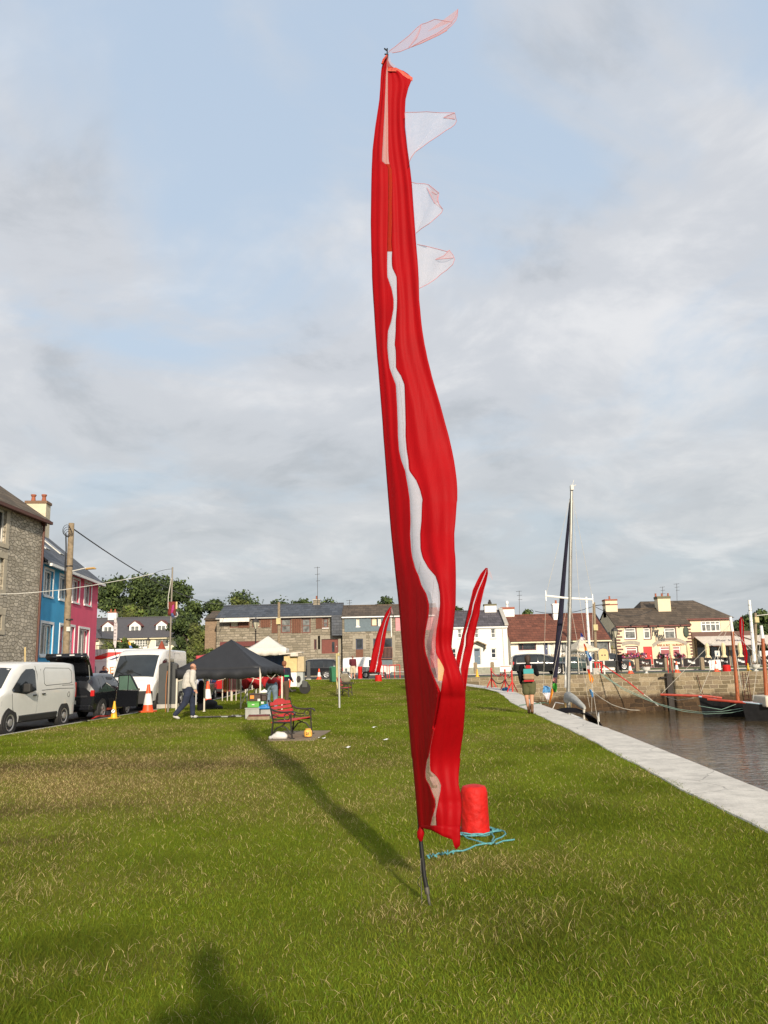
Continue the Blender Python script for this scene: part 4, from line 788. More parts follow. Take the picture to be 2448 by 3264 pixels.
dr = door(t, hs[6][0], hs[6][1] - .4, hs[6][2], hs[6][3] - .4, m_=mat('brick_red_door', (.16, .035, .02), .6), fm=maroon, panes=(.62, .1, .78, .8))
for i, r_ in enumerate([(761, 1971, 796, 2001), (831, 1971, 863, 2000), (866, 1971, 888, 2018), (930, 1971, 960, 2018), (1007, 1969, 1027, 2004)]):
    a, c, b, d = rects(A5, B5, [r_])[0]; sb = MB(); n_ = 5
    for j in range(n_): w_ = (b - a) / n_; sb.box(a + w_ * j + .01, a + w_ * (j + 1) - .01, -.08, -.003, c - .4, d - .4)
    sb.build('shutter', shut, t)
def dress_(t_, h, z0, m_=mat('grey_dressed_stone', (.30, .265, .20), .9), w=.3):
    sb = MB(); a, c, b, d = h[0], h[1] - z0, h[2], h[3] - z0
    sb.box(a - w, a - .002, -.03, .06, c, d); sb.box(b + .002, b + w, -.03, .06, c, d); sb.box(a - w, b + w, -.035, .06, d + .002, d + w); sb.build('window_surround', m_, t_)
dress_(t, hs[5], .4, w=.4); dress_(t, hs[6], .4, w=.4)
a, c, b, d = rects(A5, B5, [(707, 1972, 800, 1975)])[0]; sb = MB(); sb.box(a, b, -1.1, -.003, c - .4 - .05, c - .4 + .12); sb.box(a, b, -1.15, -1.1, c - .4 - .32, c - .4 + .12); sb.build('awning', mat('faded_white_awning', (.7, .66, .58), .8), t)
c0 = chimney_mb(onplane(999, 1915, A5, B5)[0], 4.5, Hr - .4, zat(999, 1902, Yc) - .4 + .05, .8, .8, 1); c0.build('chimney', [rubble_far, concrete, pot], ro)
ib = MB(); xg = onplane(775, 2060, A5, B5)[0]; ib.box(xg - 2.6, xg + 3.2, -.22, -.003, zat(775, 2056, Yc) - .55, zat(775, 2052, Yc) - .15); ib.build('shop_fascia', mat('oxblood_boards', (.12, .02, .015), .6), t)
# --- grey-panelled and pink-panelled terrace over stone ground floor
Yg = 91.0; A6 = (xat(1092, Yg), Yg); B6 = (xat(1256, Yg), Yg); C6 = (xat(1400, Yg), Yg)
for nm, lab, a_, b_, pan, hp, hg in (('terraced_building', 'stone building with slate-blue upper panels and a balcony, beside the shuttered one', A6, B6, mat('slate_blue_panels', (.12, .16, .18), .7, var=.1), [(1136, 1965, 1146, 1997), (1183, 1966, 1203, 1996), (1206, 1965, 1215, 1996)], [(1134, 2036, 1157, 2070), (1190, 2035, 1250, 2098)]),
                                   ('terraced_building', 'stone building with pale pink upper panels behind the tall banner', B6, C6, mat('pale_pink_panels', (.62, .25, .26), .7, var=.08), [(1340, 1966, 1352, 1994)], [(1290, 2036, 1310, 2090)])):
    hu = rects(a_, b_, hp); hd = rects(a_, b_, hg); z0 = .4
    t, ro, W, H, Hr = house(nm, lab, a_, b_, 9, z0, zat(1150, 1962, Yg), zat(1150, 1922, Yg) + (0 if a_ is A6 else -.003), rubble_far, browntile, hu + hd, over=.3, group='two-storey terrace behind the road', cat='building')
    zb = rects(a_, b_, [(1150, 1968, 1160, 2013)])[0]; pm_ = MB()
    wall_holes(pm_, W - .5, zb[1] - z0, H - .02, [(h[0] - .25, h[1] - z0, h[2] - .25, h[3] - z0) for h in hu], y=-.06, reveal=.06)
    po = pm_.build('upper_cladding', pan, t, loc=(.25, 0, 0))
    for i, h in enumerate(hu): window(t, h[0], h[1] - z0, h[2], h[3] - z0, fm=mat('brown_frame', (.14, .05, .03), .6) if i == 1 else white, pm=whit, nx=1, sill=i == 0, t=.1)
    for i, h in enumerate(hd): window(t, h[0], h[1] - z0, h[2], h[3] - z0, fm=mat('dark_blue_frame', (.02, .03, .06), .5), pm=glass, nx=2 if i else 1, sill=False, t=.12)
    for h in hd[:1]: sb = MB(); sb.box(h[0], h[2], -.05, -.003, h[1] - z0 - 1.1, h[1] - z0); sb.build('spandrel_panel', shut, t)
    for h in hd: dress_(t, (h[0], h[1], h[2], h[3]), z0, w=.35)
    if a_ is A6:
        h = hd[1]; bb = MB(); zt = h[1] - z0
        for i in range(15): x = h[0] + (h[2] - h[0]) * i / 14; bb.box(x - .035, x + .035, -.3, -.26, zt + .1, zt + 1.15)
        bb.box(h[0], h[2], -.32, -.25, zt + 1.12, zt + 1.22); bb.box(h[0], h[2], -.32, -.003, zt - .12, zt + .02); bb.build('balcony_railing', mat('brown_frame', (.14, .05, .03), .6), t)
        g_ = MB(); g_.box(h[0] + .9, h[2], -.06, -.003, -.2, zt - .2); g_.build('lower_panel', pan, t)
        dk = MB(); dk.box(-1.2, -.02, -.02, 8.5, 4.5, H + .1); dk.build('slate_hung_gable', slateb, t)
        dp = MB(); dp.tube([(W - .25, -.12, H - .2), (W - .25, -.12, 4.2)], .06, 6); dp.build('downpipe', white, t)
# --- white house number 7
Yw = 86.0; A7 = (xat(1405, Yw, 2060), Yw); B7 = (xat(1619, Yw, 2060), Yw); z0 = .45
hw7 = rects(A7, B7, [(1458, 2003, 1472, 2034), (1512, 2003, 1526, 2034), (1564, 2003, 1580, 2034), (1565, 2066, 1582, 2098), (1440, 2066, 1455, 2098)]); hd7 = rects(A7, B7, [(1510, 2065, 1533, 2118)])
t, ro, W, H, Hr = house('white_house', 'white two-storey house with blue-grey door and the number 7 on its front', A7, B7, 8, z0, zat(1560, 1995, Yw), zat(1560, 1940, Yw), whitewash, tiles('purple_slate', (.085, .075, .085), 1.7, .3, .8, (.12, .11, .1), .3), hw7 + hd7, over=.12)
for h in hw7: window(t, h[0], h[1] - z0, h[2], h[3] - z0, nx=1, nz=2, pm=glassl if h[1] > 3 else glass, t=.09, sm=offwhite)
h = hd7[0]; door(t, h[0], h[1] - z0, h[2], h[3] - z0, m_=mat('blue_grey_door', (.10, .15, .20), .5), panes=(.2, .82, .8, .92))
xm = (h[0] + h[2]) / 2; zt = h[3] - z0; pr = MB()
for s in (-1, 1): pr.add([(xm, -.8, zt + .75), (xm + s * .95, -.8, zt + .32), (xm + s * .95, -.01, zt + .32), (xm, -.01, zt + .75), (xm, -.8, zt + .65), (xm + s * .95, -.8, zt + .2), (xm + s * .95, -.01, zt + .2), (xm, -.01, zt + .65)], [(0, 1, 2, 3), (4, 5, 6, 7), (0, 1, 5, 4), (1, 2, 6, 5)])
pr.box(xm + .8, xm + .88, -.7, -.01, zt - .15, zt + .22); pr.box(xm - .88, xm - .8, -.7, -.01, zt - .15, zt + .22); pr.build('porch_canopy', timber, t)
nb = MB(); text_mb('7', 1.0, nb, Matrix.Translation((onplane(1610, 2012, A7, B7)[0], -.03, zat(1610, 2012, Yw) - z0)) @ UPR); nb.build('house_number', steel, t)
dp = MB(); dp.tube([(onplane(1603, 2030, A7, B7)[0], -.08, H - .3), (onplane(1603, 2030, A7, B7)[0], -.08, 0)], .04, 6); dp.build('downpipe', offwhite, t)
c0 = chimney_mb(W - 1.2, 4, Hr - .6, zat(1580, 1917, Yw) - z0, 1.3, .9, 0, .18); c0.lathe([(.22, 0), (.22, .15), (.12, .35), (.1, .5)], 8, c=(W - 1.2, 4, zat(1580, 1917, Yw) - z0), mi=2); c0.build('chimney', [whitewash, mat('mossy_cap', (.14, .13, .08), .9), iron], ro)
bg_ = MB(); k = (Hr - H) / 4; bg_.add([(W - .25, -.12, H + .0), (W + .15, -.12, H + .0), (W + .15, 4, Hr + .14), (W - .25, 4, Hr + .14), (W - .25, -.12, H + .2), (W + .15, -.12, H + .2), (W + .15, 4, Hr + .34), (W - .25, 4, Hr + .34)], [(0, 1, 2, 3), (4, 5, 6, 7), (0, 1, 5, 4), (1, 2, 6, 5), (3, 0, 4, 7)]); bg_.build('roof_coping', concrete, ro)
# --- red-roofed bungalow
Yr = 90.0; A8 = (xat(1628, Yr, 2070), Yr); B8 = (xat(1946, Yr, 2070), Yr); z0 = .7
hw8 = rects(A8, B8, [(1652, 2044, 1709, 2073), (1788, 2044, 1808, 2075)]); hd8 = rects(A8, B8, [(1732, 2044, 1748, 2090), (1752, 2044, 1766, 2090)])
t, ro, W, H, Hr = house('bungalow', 'cream bungalow with a big red-brown tiled roof behind the white gazebo', A8, B8, 9, z0, zat(1780, 2036, Yr), zat(1700, 1951, Yr), whitewash, redtile, hw8 + hd8, over=.5, eave_mat=mat('cream_fascia', (.7, .62, .42), .6), rd=6.0)
window(t, hw8[0][0], hw8[0][1] - z0, hw8[0][2], hw8[0][3] - z0, fm=maroon, nx=3, asym=.25, t=.11); window(t, hw8[1][0], hw8[1][1] - z0, hw8[1][2], hw8[1][3] - z0, nx=2, pm=glassl)
door(t, hd8[0][0], hd8[0][1] - z0, hd8[0][2], hd8[0][3] - z0, m_=mat('navy_door', (.02, .03, .10), .5)); door(t, hd8[1][0], hd8[1][1] - z0, hd8[1][2], hd8[1][3] - z0, m_=offwhite)
c0 = chimney_mb(onplane(1643, 1940, A8, B8)[0], 6.1, Hr - .5, Hr + 1.0, 1.5, .8, 0, .25); c0.lathe([(.14, 0), (.12, .3), (.2, .45), (.15, .75)], 10, c=(onplane(1643, 1940, A8, B8)[0], 6.1, Hr + 1.0), mi=2); c0.build('chimney', [white, mat('red_cap', (.3, .1, .06), .8), white], ro)
c0 = chimney_mb(onplane(1803, 1940, A8, B8)[0], 5.0, Hr - 2.6, Hr + 1.2, .9, .8, 1, .15); c0.build('chimney', [white, white, pot], ro)
gb = MB(); xg = onplane(1808, 2060, A8, B8)[0]; gb.box(xg, xg + 4.6, -.12, -.004, 0, H - .35); gb.build('glazed_porch', glassl, t); 
dp = MB(); dp.tube([(W - .2, -.15, H - .2), (W - .2, -.15, 0)], .05, 6); dp.build('downpipe', maroon, t)
vs_ = MB(); vs_.tube([(W + .1, -.5, H - .3), (W + .1, 6.0, Hr + .05)], .09, 6); vs_.build('verge_board', black, ro)
# --- the pub and its awning-fronted neighbour
Yp = 99.0; A9 = (xat(1967, Yp, 2060), Yp); B9 = (xat(2206, Yp, 2060), Yp); z0 = .47
hwp = rects(A9, B9, [(1991, 2002, 2027, 2037), (2052, 2002, 2073, 2036), (2118, 2002, 2153, 2036), (1995, 2062, 2032, 2094), (2104, 2060, 2170, 2094)]); hdp = rects(A9, B9, [(2052, 2061, 2080, 2118)])
t, ro, W, H, Hr = house('pub', 'cream pub with maroon quoins, a red door and looping black lettering', A9, B9, 9, z0, zat(2080, 1990, Yp), zat(2000, 1935, Yp), cream, browntile, hwp + hdp, over=.25, eave_mat=mat('maroon_fascia', (.16, .04, .03), .6), cat='pub')
blind = mat('dusky_red_blind', (.28, .05, .06), .5)
for i, h in enumerate(hwp): window(t, h[0], h[1] - z0, h[2], h[3] - z0, nx=1, tr=.28, t=.12, sm=maroon, pm=blind if i > 2 else glassl, sill=i < 3)
h = hdp[0]; door(t, h[0], h[1] - z0, h[2], h[3] - z0, m_=redgloss, fm=redgloss)
for i, h in enumerate(hwp[:4]):
    sb = MB(); x0, z0_, x1, z1_ = h[0], h[1] - z0, h[2], h[3] - z0; sb.box(x1 + .003, x1 + .12, -.03, .02, z0_, z1_ + .1); sb.box(x0, x1, -.03, .02, z1_ + .003, z1_ + .1); sb.build('maroon_trim', maroon, t)
def arch(a, b, zs, rise, th, m_, name, flat=0.0):
    mb = MB(); n = 14; cx = (a + b) / 2; hw_ = (b - a) / 2
    f = lambda u: (cx + u * hw_, zs + rise * (1 - abs(u) ** 2.4))
    lo = [f(-1 + 2 * i / n) for i in range(n + 1)]; hi = [(x + (x - cx) / hw_ * th * .25, z + th) for x, z in lo]
    mb.prism(lo + hi[::-1], -.05, .0 - .003, 'y'); mb.build(name, m_, t)
lintel = mat('grey_lintel', (.34, .30, .25), .9)
h = hwp[3]; arch(h[0] - .35, h[2] + .3, h[3] - z0 + .12, .2, .42, lintel, 'stone_lintel')
h = hwp[4]; arch(h[0] - .8, h[2] + .9, h[3] - z0 - .12, .75, .42, lintel, 'stone_arch')
nq = 13
for x in (0, W):
    q = MB()
    for i in range(nq):
        w_ = .72 if i % 2 else .46; zz0 = .3 + i * (H - .35) / nq; x0, x1 = (x - .02, x + w_) if x == 0 else (x - w_, x + .02); q.box(x0, x1, -.04, -.003, zz0, zz0 + (H - .35) / nq * .52)
    q.build('quoins', maroon, t)
pb = MB(); pb.box(-.01, W + .01, -.05, -.003, -.2, .32); pb.build('plinth', maroon, t)
sg = MB(); k_ = lambda x, y: Matrix.Translation((onplane(x, y, A9, B9)[0], -.06, zat(x, y, Yp) - z0)) @ UPR
NR = Matrix.Diagonal((.43, 1.3, 1, 1)); text_mb('Pier', 1.2, sg, k_(2088, 2014) @ NR, shear=.1, bold=.025); text_mb('Head', 1.2, sg, k_(2103, 2030) @ NR, shear=.1, bold=.025)
sg.build('sign_lettering', black, t)
sg = MB(); text_mb('BAR & RESTAURANT', .36, sg, k_(2137, 2056)); sg.build('arch_lettering', mat('rust_lettering', (.35, .1, .03), .7), t)
lp = MB()
for x, y in ((2008, 1995), (2064, 1995), (2094, 1997), (2166, 1996)): p_ = (onplane(x, y, A9, B9)[0], zat(x, y, Yp) - z0); lp = MB(); lp.tube([(p_[0], -.02, p_[1] + .1), (p_[0], -.35, p_[1] + .1), (p_[0], -.45, p_[1] - .05)], [.03, .05, .12], 8); lp.build('wall_lamp', black, t)
lp = MB(); p_ = (onplane(2186, 2014, A9, B9)[0], zat(2186, 2014, Yp) - z0); lp.lathe([(.0, -.75), (.27, -.45), (.33, 0), (.27, .45), (0, .75)], 12, M=Matrix.Translation((p_[0], -.1, p_[1])) @ Matrix.Diagonal((1, .2, 1, 1))); lp.build('oval_sign', mat('dark_green_sign', (.03, .05, .03), .6), t)
def flowerbox(parent, x0, x1, z, n, seed=1):
    random.seed(seed); b_ = MB(); b_.box(x0, x1, -.45, -.05, z - .35, z - .1); bo = b_.build('flower_box', maroon, parent); f_ = MB()
    for i in range(n):
        c = Vector((random.uniform(x0 - .1, x1 + .1), random.uniform(-.6, -.05), z + random.uniform(-.3, .25))); s = random.uniform(.06, .13); a = random.uniform(0, 6)
        d1 = Vector((math.cos(a), random.uniform(-.6, .6), math.sin(a))) * s; d2 = Vector((-math.sin(a), random.uniform(-.6, .6), math.cos(a))) * s
        f_.add([c - d1, c + d2, c + d1, c - d2], [(0, 1, 2, 3)], random.choice([0, 0, 1, 1, 2, 3]))
    f_.build('flowers', [mat('leaf_green_dark', (.03, .06, .015), .8), mat('purple_petals', (.18, .03, .14), .7), mat('red_petals', (.45, .03, .03), .7), mat('pale_petals', (.6, .35, .35), .7)], bo)
flowerbox(t, hwp[3][0] - .5, hwp[3][2] + .9, hwp[3][1] - z0 + .2, 300, 1); flowerbox(t, hwp[4][0] - .3, hwp[4][2] + .2, hwp[4][1] - z0 + .1, 300, 2)
c0 = chimney_mb(.75, 4.5, Hr - 1.0, Hr + 1.3, 1.5, 1.4, 1, .2); c0.box(.75 - .82, .75 + .82, 4.5 - .77, 4.5 + .77, Hr + .55, Hr + .68, 1); c0.build('chimney', [cream, mat('red_cap', (.3, .1, .06), .8), pot], ro)
c0 = chimney_mb(W - 1.7, 4.2, Hr - 1.6, Hr + 1.5, 1.6, 1.3, 3, .3); c0.build('chimney', [cream, MATS['mossy_cap'], pot], ro)
gs = MB(); gs.add([(0, 0, H), (0, 9, H), (0, 4.5, Hr)], [(0, 1, 2)]); 
wl = MB(); text_mb('Pub', 1.3, wl, Matrix.Translation((-.04, 2.6, H - 1.2)) @ Matrix.Rotation(R(-90), 4, 'Z') @ UPR, shear=.3); wl.build('gable_lettering', black, t)
Yn = 101.5; A10 = (xat(2206, Yn, 2060), Yn); B10 = (xat(2336, Yn, 2060), Yn); z0 = .46
hn = rects(A10, B10, [(2235, 1979, 2297, 2014), ])
t, ro, W, H, Hr = house('restaurant', 'cream restaurant building with brown hipped roof and wide white awnings beside the pub', (xat(2035, Yn + 4), Yn + 4), (B10[0], Yn + 4), 10, z0, zat(2280, 1970, Yn), zat(2200, 1917, Yn) + .5, cream, browntile, [], kind='hip', over=.5, hipl=1.2, hipr=2.4, eave_mat=mat('maroon_fascia', (.16, .04, .03), .6), cat='building')
t.location = (A10[0], A10[1], z0)
for ch in t.children: ch.location.x = -(A10[0] - xat(2035, Yn + 4)); ch.location.y = .3
wm_ = MB(); Wn = B10[0] - A10[0]; wall_holes(wm_, Wn, -.3, H - .003, [(h[0], h[1] - z0, h[2], h[3] - z0) for h in hn]); wm_.add([(Wn, 0, -.3), (Wn, 4.2, -.3), (Wn, 4.2, H), (Wn, 0, H)], [(0, 1, 2, 3)]); wm_.build('front_wall', cream, t)
h = hn[0]; window(t, h[0], h[1] - z0, h[2], h[3] - z0, nx=4, tr=.3, t=.14, sm=maroon, pm=glassl)
fb = MB(); zf = zat(2250, 2022, Yn) - z0; fb.box(-.05, Wn + 2.8, -.5, -.02, zf - .5, zf + .3); fb.build('fascia', mat('brown_fascia_board', (.10, .045, .03), .6), t)
zl = zat(2270, 2058, Yn - 3) - z0
for i, (a, b) in enumerate(((.2, 5.4), (5.6, 13.2))):
    s_ = 0 if i == 0 else 0; aw = MB(); off = 2.2
    aw.add([(a, -.5, zf - .25), (b - (0 if i else 0), -.5, zf - .25), (b + off, -3.4, zl), (a + (off if i else .2), -3.4, zl), (a, -.5, zf - .32), (b, -.5, zf - .32), (b + off, -3.4, zl - .05), (a + (off if i else .2), -3.4, zl - .05)], [(0, 1, 2, 3), (7, 6, 5, 4), (0, 1, 5, 4), (1, 2, 6, 5), (2, 3, 7, 6), (3, 0, 4, 7)])
    ao = aw.build('awning', mat('cream_awning', (.66, .60, .52), .85, trans=.15), t)
    fr = MB(); fr.tube([(b, -.5, zf - .2), (b + off, -3.45, zl)], .1, 6); fr.tube([(a + .2, -3.45, zl - .06), (b + off, -3.45, zl - .06)], .07, 6); fr.build('awning_arm', MATS['brown_fascia_board'], ao)
    tx = MB(); sl_ = math.atan2(zf - .25 - zl, 2.9); text_mb('Pier Head', .8, tx, Matrix.Translation(((a + b) / 2 + 1.0, -2.0, (zf - .25 + zl) / 2 + .02)) @ Matrix.Rotation(sl_, 4, 'X'), shear=.2); tx.build('awning_lettering', MATS['grey_thread'], ao)
gl = MB(); gl.box(.3, Wn + 3.0, -.28, -.02, .1, zf - .6); gl.build('glazed_shopfront', glass, t)
for i in range(7): pl_ = MB(); x = .4 + i * 1.35; pl_.box(x - .09, x + .09, -.36, -.29, 0, zf - .6); pl_.build('shopfront_post', timber, t)
nt_ = MB(); nt_.box(4.4, 7.3, -.45, -.37, 1.9, 2.75); nt_.build('white_notice', offwhite, t)
tx = MB(); text_mb('The Bistro', .5, tx, Matrix.Translation((5.85, -.46, 2.3)) @ UPR); tx.build('notice_lettering', black, t)
# ------------------------------------------------------------------ trees and bushes
LG = [mat('leaves_dark', (0.022, 0.038, 0.010), 0.8, var=.3), mat('leaves_mid', (0.044, 0.070, 0.015), 0.8, var=.3), mat('leaves_light', (0.080, 0.115, 0.024), 0.8, var=.3)]
LY = [mat('leaves_olive', (0.05, 0.06, 0.012), 0.8, var=.3), mat('leaves_yellow_green', (0.11, 0.13, 0.025), 0.8, var=.3), mat('leaves_fresh', (0.13, 0.19, 0.03), 0.8, var=.3)]
bark = mat('bark', (0.075, 0.055, 0.04), 0.9, var=.3, bump=.5)
def tree(name, label, x, y, zb, ztop, rad, pal=LG, nleaf=3800, ls=.34, seed=0, trunk=.3, group=None, cat='tree', clumps=None, flat=.75, wind=0.0, conic=0.0):
    rg = np.random.default_rng(seed + 100); Ht = ztop - zb; t = thing(name, label, cat, (x, y, zb), 0, group)
    nc = clumps or max(12, int(rad * 3.0 + (ztop - zb) * 1.5)); cl = []
    for i in range(nc):
        h = trunk + (1 - trunk) * (rg.uniform(0.0, 0.9) if i > 2 else (.82, .9, .6)[i]); f = (h - trunk) / (1 - trunk)
        rr = rad * (1 - f * conic) * math.sqrt(max(0.05, 1 - abs(2 * f - .7) ** 2.6 * .6)); a = rg.uniform(0, 6.28); q = math.sqrt(rg.uniform(0.05, 1)) * .82 * (1 if i > 2 else .4)
        cr_ = rad * rg.uniform(.30, .50) * (1 - f * conic * .6); cl.append((math.cos(a) * rr * q + wind * f, math.sin(a) * rr * q, min(h * Ht, Ht - cr_ * flat), cr_, rg.integers(0, 3)))
    tb = MB(); r0 = max(.12, rad * .07)
    tb.tube([(0, 0, -.3), (0.05 * rad, 0, Ht * trunk * .6), (wind * .2, .05 * rad, Ht * trunk), (wind * .5, 0, Ht * .75)], [r0 * 1.3, r0, r0 * .85, r0 * .3], 8)
    for c in cl[:9]: tb.tube([(wind * .1, 0, Ht * trunk * rg.uniform(.6, 1.1)), (c[0] * .5, c[1] * .5, c[2] * .75), (c[0], c[1], c[2])], [r0 * .5, r0 * .32, r0 * .12], 5)
    tb.build('trunk', bark, t, smooth=True)
    n = nleaf; ci = rg.integers(0, nc, n); C = np.array([c[:4] for c in cl])[ci]; tone = np.array([c[4] for c in cl])[ci]
    v = rg.normal(size=(n, 3)); v /= np.linalg.norm(v, axis=1)[:, None]; rr = C[:, 3] * (rg.uniform(0.15, 1, n) ** .45) * (1 + .27 * rg.normal(size=n))
    p = C[:, :3] + v * rr[:, None] * np.array([1, 1, flat]); p[:, 2] = np.maximum(p[:, 2], .05 if trunk < .15 else Ht * trunk * .5)
    nr = v + rg.normal(size=(n, 3)) * .7; nr /= np.linalg.norm(nr, axis=1)[:, None]; a = np.cross(nr, rg.normal(size=(n, 3))); a /= np.linalg.norm(a, axis=1)[:, None]; b = np.cross(nr, a)
    s = ls * rg.uniform(.5, 1.25, n)[:, None]; V = np.stack([p - a*s, p - b*s*.55, p + a*s, p + b*s*.55], 1).reshape(-1, 3)
    me = bpy.data.meshes.new('crown'); me.vertices.add(n*4); me.vertices.foreach_set('co', V.astype(np.float32).ravel()); me.loops.add(n*4); me.loops.foreach_set('vertex_index', np.arange(n*4, dtype=np.int32))
    me.polygons.add(n); me.polygons.foreach_set('loop_start', (np.arange(n) * 4).astype(np.int32))
    for m_ in pal: me.materials.append(m_)
    mi = np.clip(tone * .6 + rg.uniform(0, 1.6, n), 0, 2).astype(np.int32); me.polygons.foreach_set('material_index', mi); me.update(); me.validate()
    o = bpy.data.objects.new('crown', me); col.objects.link(o); o.parent = t; return t
def tree_px(label, x0, x1, yt, yb, Y, seed, **k):
    xm = (x0 + x1) / 2; a = P(xm, yb, Y); b = P(xm, yt, Y); r = abs(P(x1, yb, Y).x - P(x0, yb, Y).x) / 2 * 1.25
    nm = k.pop('name', 'tree'); zb = min(a.z, hillz(a.x, Y) - .1 if not k.get('own') else a.z); k.pop('own', None)
    return tree(nm, label, a.x, Y, zb, b.z, r, seed=seed, **k)
TG = 'trees behind the houses'
T = [('dark broad tree directly right of the pink house roof', 305, 412, 1838, 2010, 146, {}), ('tallest dark tree above the middle dormer', 395, 545, 1828, 1980, 148, {}), ('dark tree right of the ribboned pole top', 500, 610, 1850, 2000, 143, {}),
     ('dark tree sloping down behind the bungalow end', 560, 660, 1915, 2060, 140, {}), ('olive bush on the slope above the dormer roof', 375, 470, 1930, 1990, 128, dict(pal=LY, nleaf=1800)), ('low green bush above the bungalow ridge', 465, 545, 1935, 1995, 127, dict(nleaf=1500)),
     ('distant low tree left of the old brown outbuilding', 640, 712, 1912, 2000, 138, {}), ('round crowned tree above the left end of the shuttered building', 706, 842, 1881, 1960, 150, dict(nleaf=3200)), ('fresh green shrub below the round crowned tree', 712, 812, 1905, 1962, 135, dict(pal=LY, nleaf=1700)),
     ('hedge-like tree behind the slate ridge', 838, 930, 1905, 1970, 140, dict(nleaf=2200)), ('bronze topped tree left of the stone chimney', 925, 1005, 1896, 1970, 142, dict(nleaf=2200)), ('dark tree right of the stone chimney and mast', 1010, 1100, 1904, 1990, 138, dict(nleaf=2600)),
     ('small spiky tree above the brown tiled roof', 1192, 1256, 1890, 1960, 130, dict(nleaf=1100, ls=.4)), ('scrap of dark tree left of the white house ridge', 1440, 1482, 1922, 1975, 130, dict(nleaf=600)), ('low tree between the two white chimneys', 1590, 1625, 1940, 1980, 130, dict(nleaf=500)),
     ('green tree right of the bungalow aerial', 1650, 1712, 1935, 1985, 130, dict(nleaf=1000))]
for i, (l_, a, b, c, d, Y, k) in enumerate(T): tree_px(l_, a, b, c, d, Y, i, group=TG, **({'trunk': .06, 'nleaf': 8000, 'ls': .34} | {kk: (int(v * 1.6) if kk == 'nleaf' else v) for kk, v in k.items()}))
T = [('dense dark foliage between the bungalow and the outbuilding', 545, 640, 1960, 2110, 108, dict(nleaf=3600, pal=LG)), ('yellow-green overgrown bush right of the dormer bungalow', 590, 655, 1985, 2110, 103, dict(nleaf=2600, pal=LY)), ('ivy bush at the foot of the outbuilding wall', 640, 690, 2070, 2135, 88, dict(nleaf=1200, pal=LY)),
     ('dark hedge shrub beside the ribboned pole', 556, 600, 2030, 2120, 98, dict(nleaf=1500)), ('rounded hedge in front of the red bungalow door', 375, 455, 2052, 2092, 100, dict(nleaf=1800)), ('feathery shrub below the bungalow window', 322, 385, 2050, 2085, 101, dict(nleaf=1200, pal=LY)), ('golden upright shrub beside the bungalow door', 380, 410, 2035, 2078, 104, dict(nleaf=700, pal=LY))]
for i, (l_, a, b, c, d, Y, k) in enumerate(T): tree_px(l_, a, b, c, d, Y, 40 + i, trunk=.08, own=1, name='bush', cat='bush', ls=.28, group='bushes round the bungalow', **k)
tree_px('bright green conical shrub left of the outbuilding', 596, 648, 2018, 2130, 84, 61, trunk=.05, own=1, name='shrub', cat='bush', pal=LY, nleaf=2600, ls=.24, conic=.75)
for i, (l_, a, b, c, d, Y) in enumerate([('far wooded hill tree just right of the restaurant roof', 2330, 2385, 1985, 2080, 190), ('second wooded hill tree behind the bowed banner', 2360, 2430, 1960, 2080, 200), ('highest wooded hill tree above the white mast', 2400, 2480, 1940, 2080, 215), ('lower hill tree behind the lamp post with a box', 2370, 2450, 2010, 2090, 165), ('near hill tree at the right edge', 2410, 2500, 1990, 2090, 175), ('bushy tree behind the caravan at the right edge', 2400, 2480, 2040, 2100, 140)]):
    tree_px(l_, a, b, c, d, Y, 70 + i, group='trees on the far hill', nleaf=2600, ls=.55, trunk=.12)
gs_ = tree_px('tall dry yellow grasses by the bungalow fence', 1918, 1968, 2066, 2098, 95, 90, own=1, trunk=.05, name='ornamental_grass', cat='plant', pal=[mat('dry_grass_tan', (.28, .2, .08), .9), mat('dry_grass_green', (.14, .14, .04), .9), mat('dry_grass_pale', (.36, .28, .13), .9)], nleaf=1600, ls=.2)
# ------------------------------------------------------------------ vehicles
def paint(name, c, rough=.35): return mat(name, c, rough, var=.03, coat=.4, spec=.5)
wpaint = paint('white_van_paint', (.72, .71, .67)); kpaint = paint('black_car_paint', (.010, .011, .014), .22); gpaint = paint('graphite_paint', (.035, .037, .04), .25)
bpaint = paint('navy_car_paint', (.015, .03, .09), .25); rpaint = paint('red_car_paint', (.42, .012, .012), .25); spaint = paint('silver_car_paint', (.36, .37, .38), .3); grpaint = paint('dark_green_car_paint', (.03, .055, .05), .3)
plastic = mat('black_plastic', (.022, .021, .02), .7); lens = mat('red_lens', (.5, .02, .02), .2); clear = mat('clear_lens', (.6, .6, .58), .12); seam = mat('panel_gap', (.03, .03, .03), .8)
plate = mat('number_plate', (.7, .68, .6), .5); vglass = mat('vehicle_glass', (.018, .022, .024), .05, var=.4, scale=1.5, spec=.9); ambr = mat('amber_lens', (.7, .2, .02), .3)
VAN = [(-.02, .45, .95, 1.45, .86, .78), (0.0, .34, 1.12, 1.80, .91, .83), (.10, .30, 1.12, 1.91, .95, .85), (.6, .28, 1.12, 1.94, .955, .86), (3.0, .28, 1.12, 1.95, .955, .86), (3.5, .28, 1.12, 1.90, .955, .84), (3.8, .28, 1.13, 1.76, .95, .80), (4.38, .28, 1.13, 1.24, .93, .86), (4.75, .30, .95, 1.06, .88, .80), (4.93, .34, .75, .88, .80, .72), (4.97, .45, .65, .75, .74, .68)]
BOX = [(0, .45, 1.2, 2.3, .98, .93), (.05, .4, 1.3, 2.5, 1.02, .97), (3.4, .4, 1.3, 2.52, 1.02, .97), (3.9, .4, 1.3, 2.40, 1.02, .93), (4.2, .4, 1.3, 2.15, 1.01, .90), (4.85, .38, 1.2, 1.32, .99, .90), (5.15, .35, 1.0, 1.16, .95, .85), (5.35, .4, .7, .9, .88, .8), (5.4, .5, .6, .7, .8, .75)]
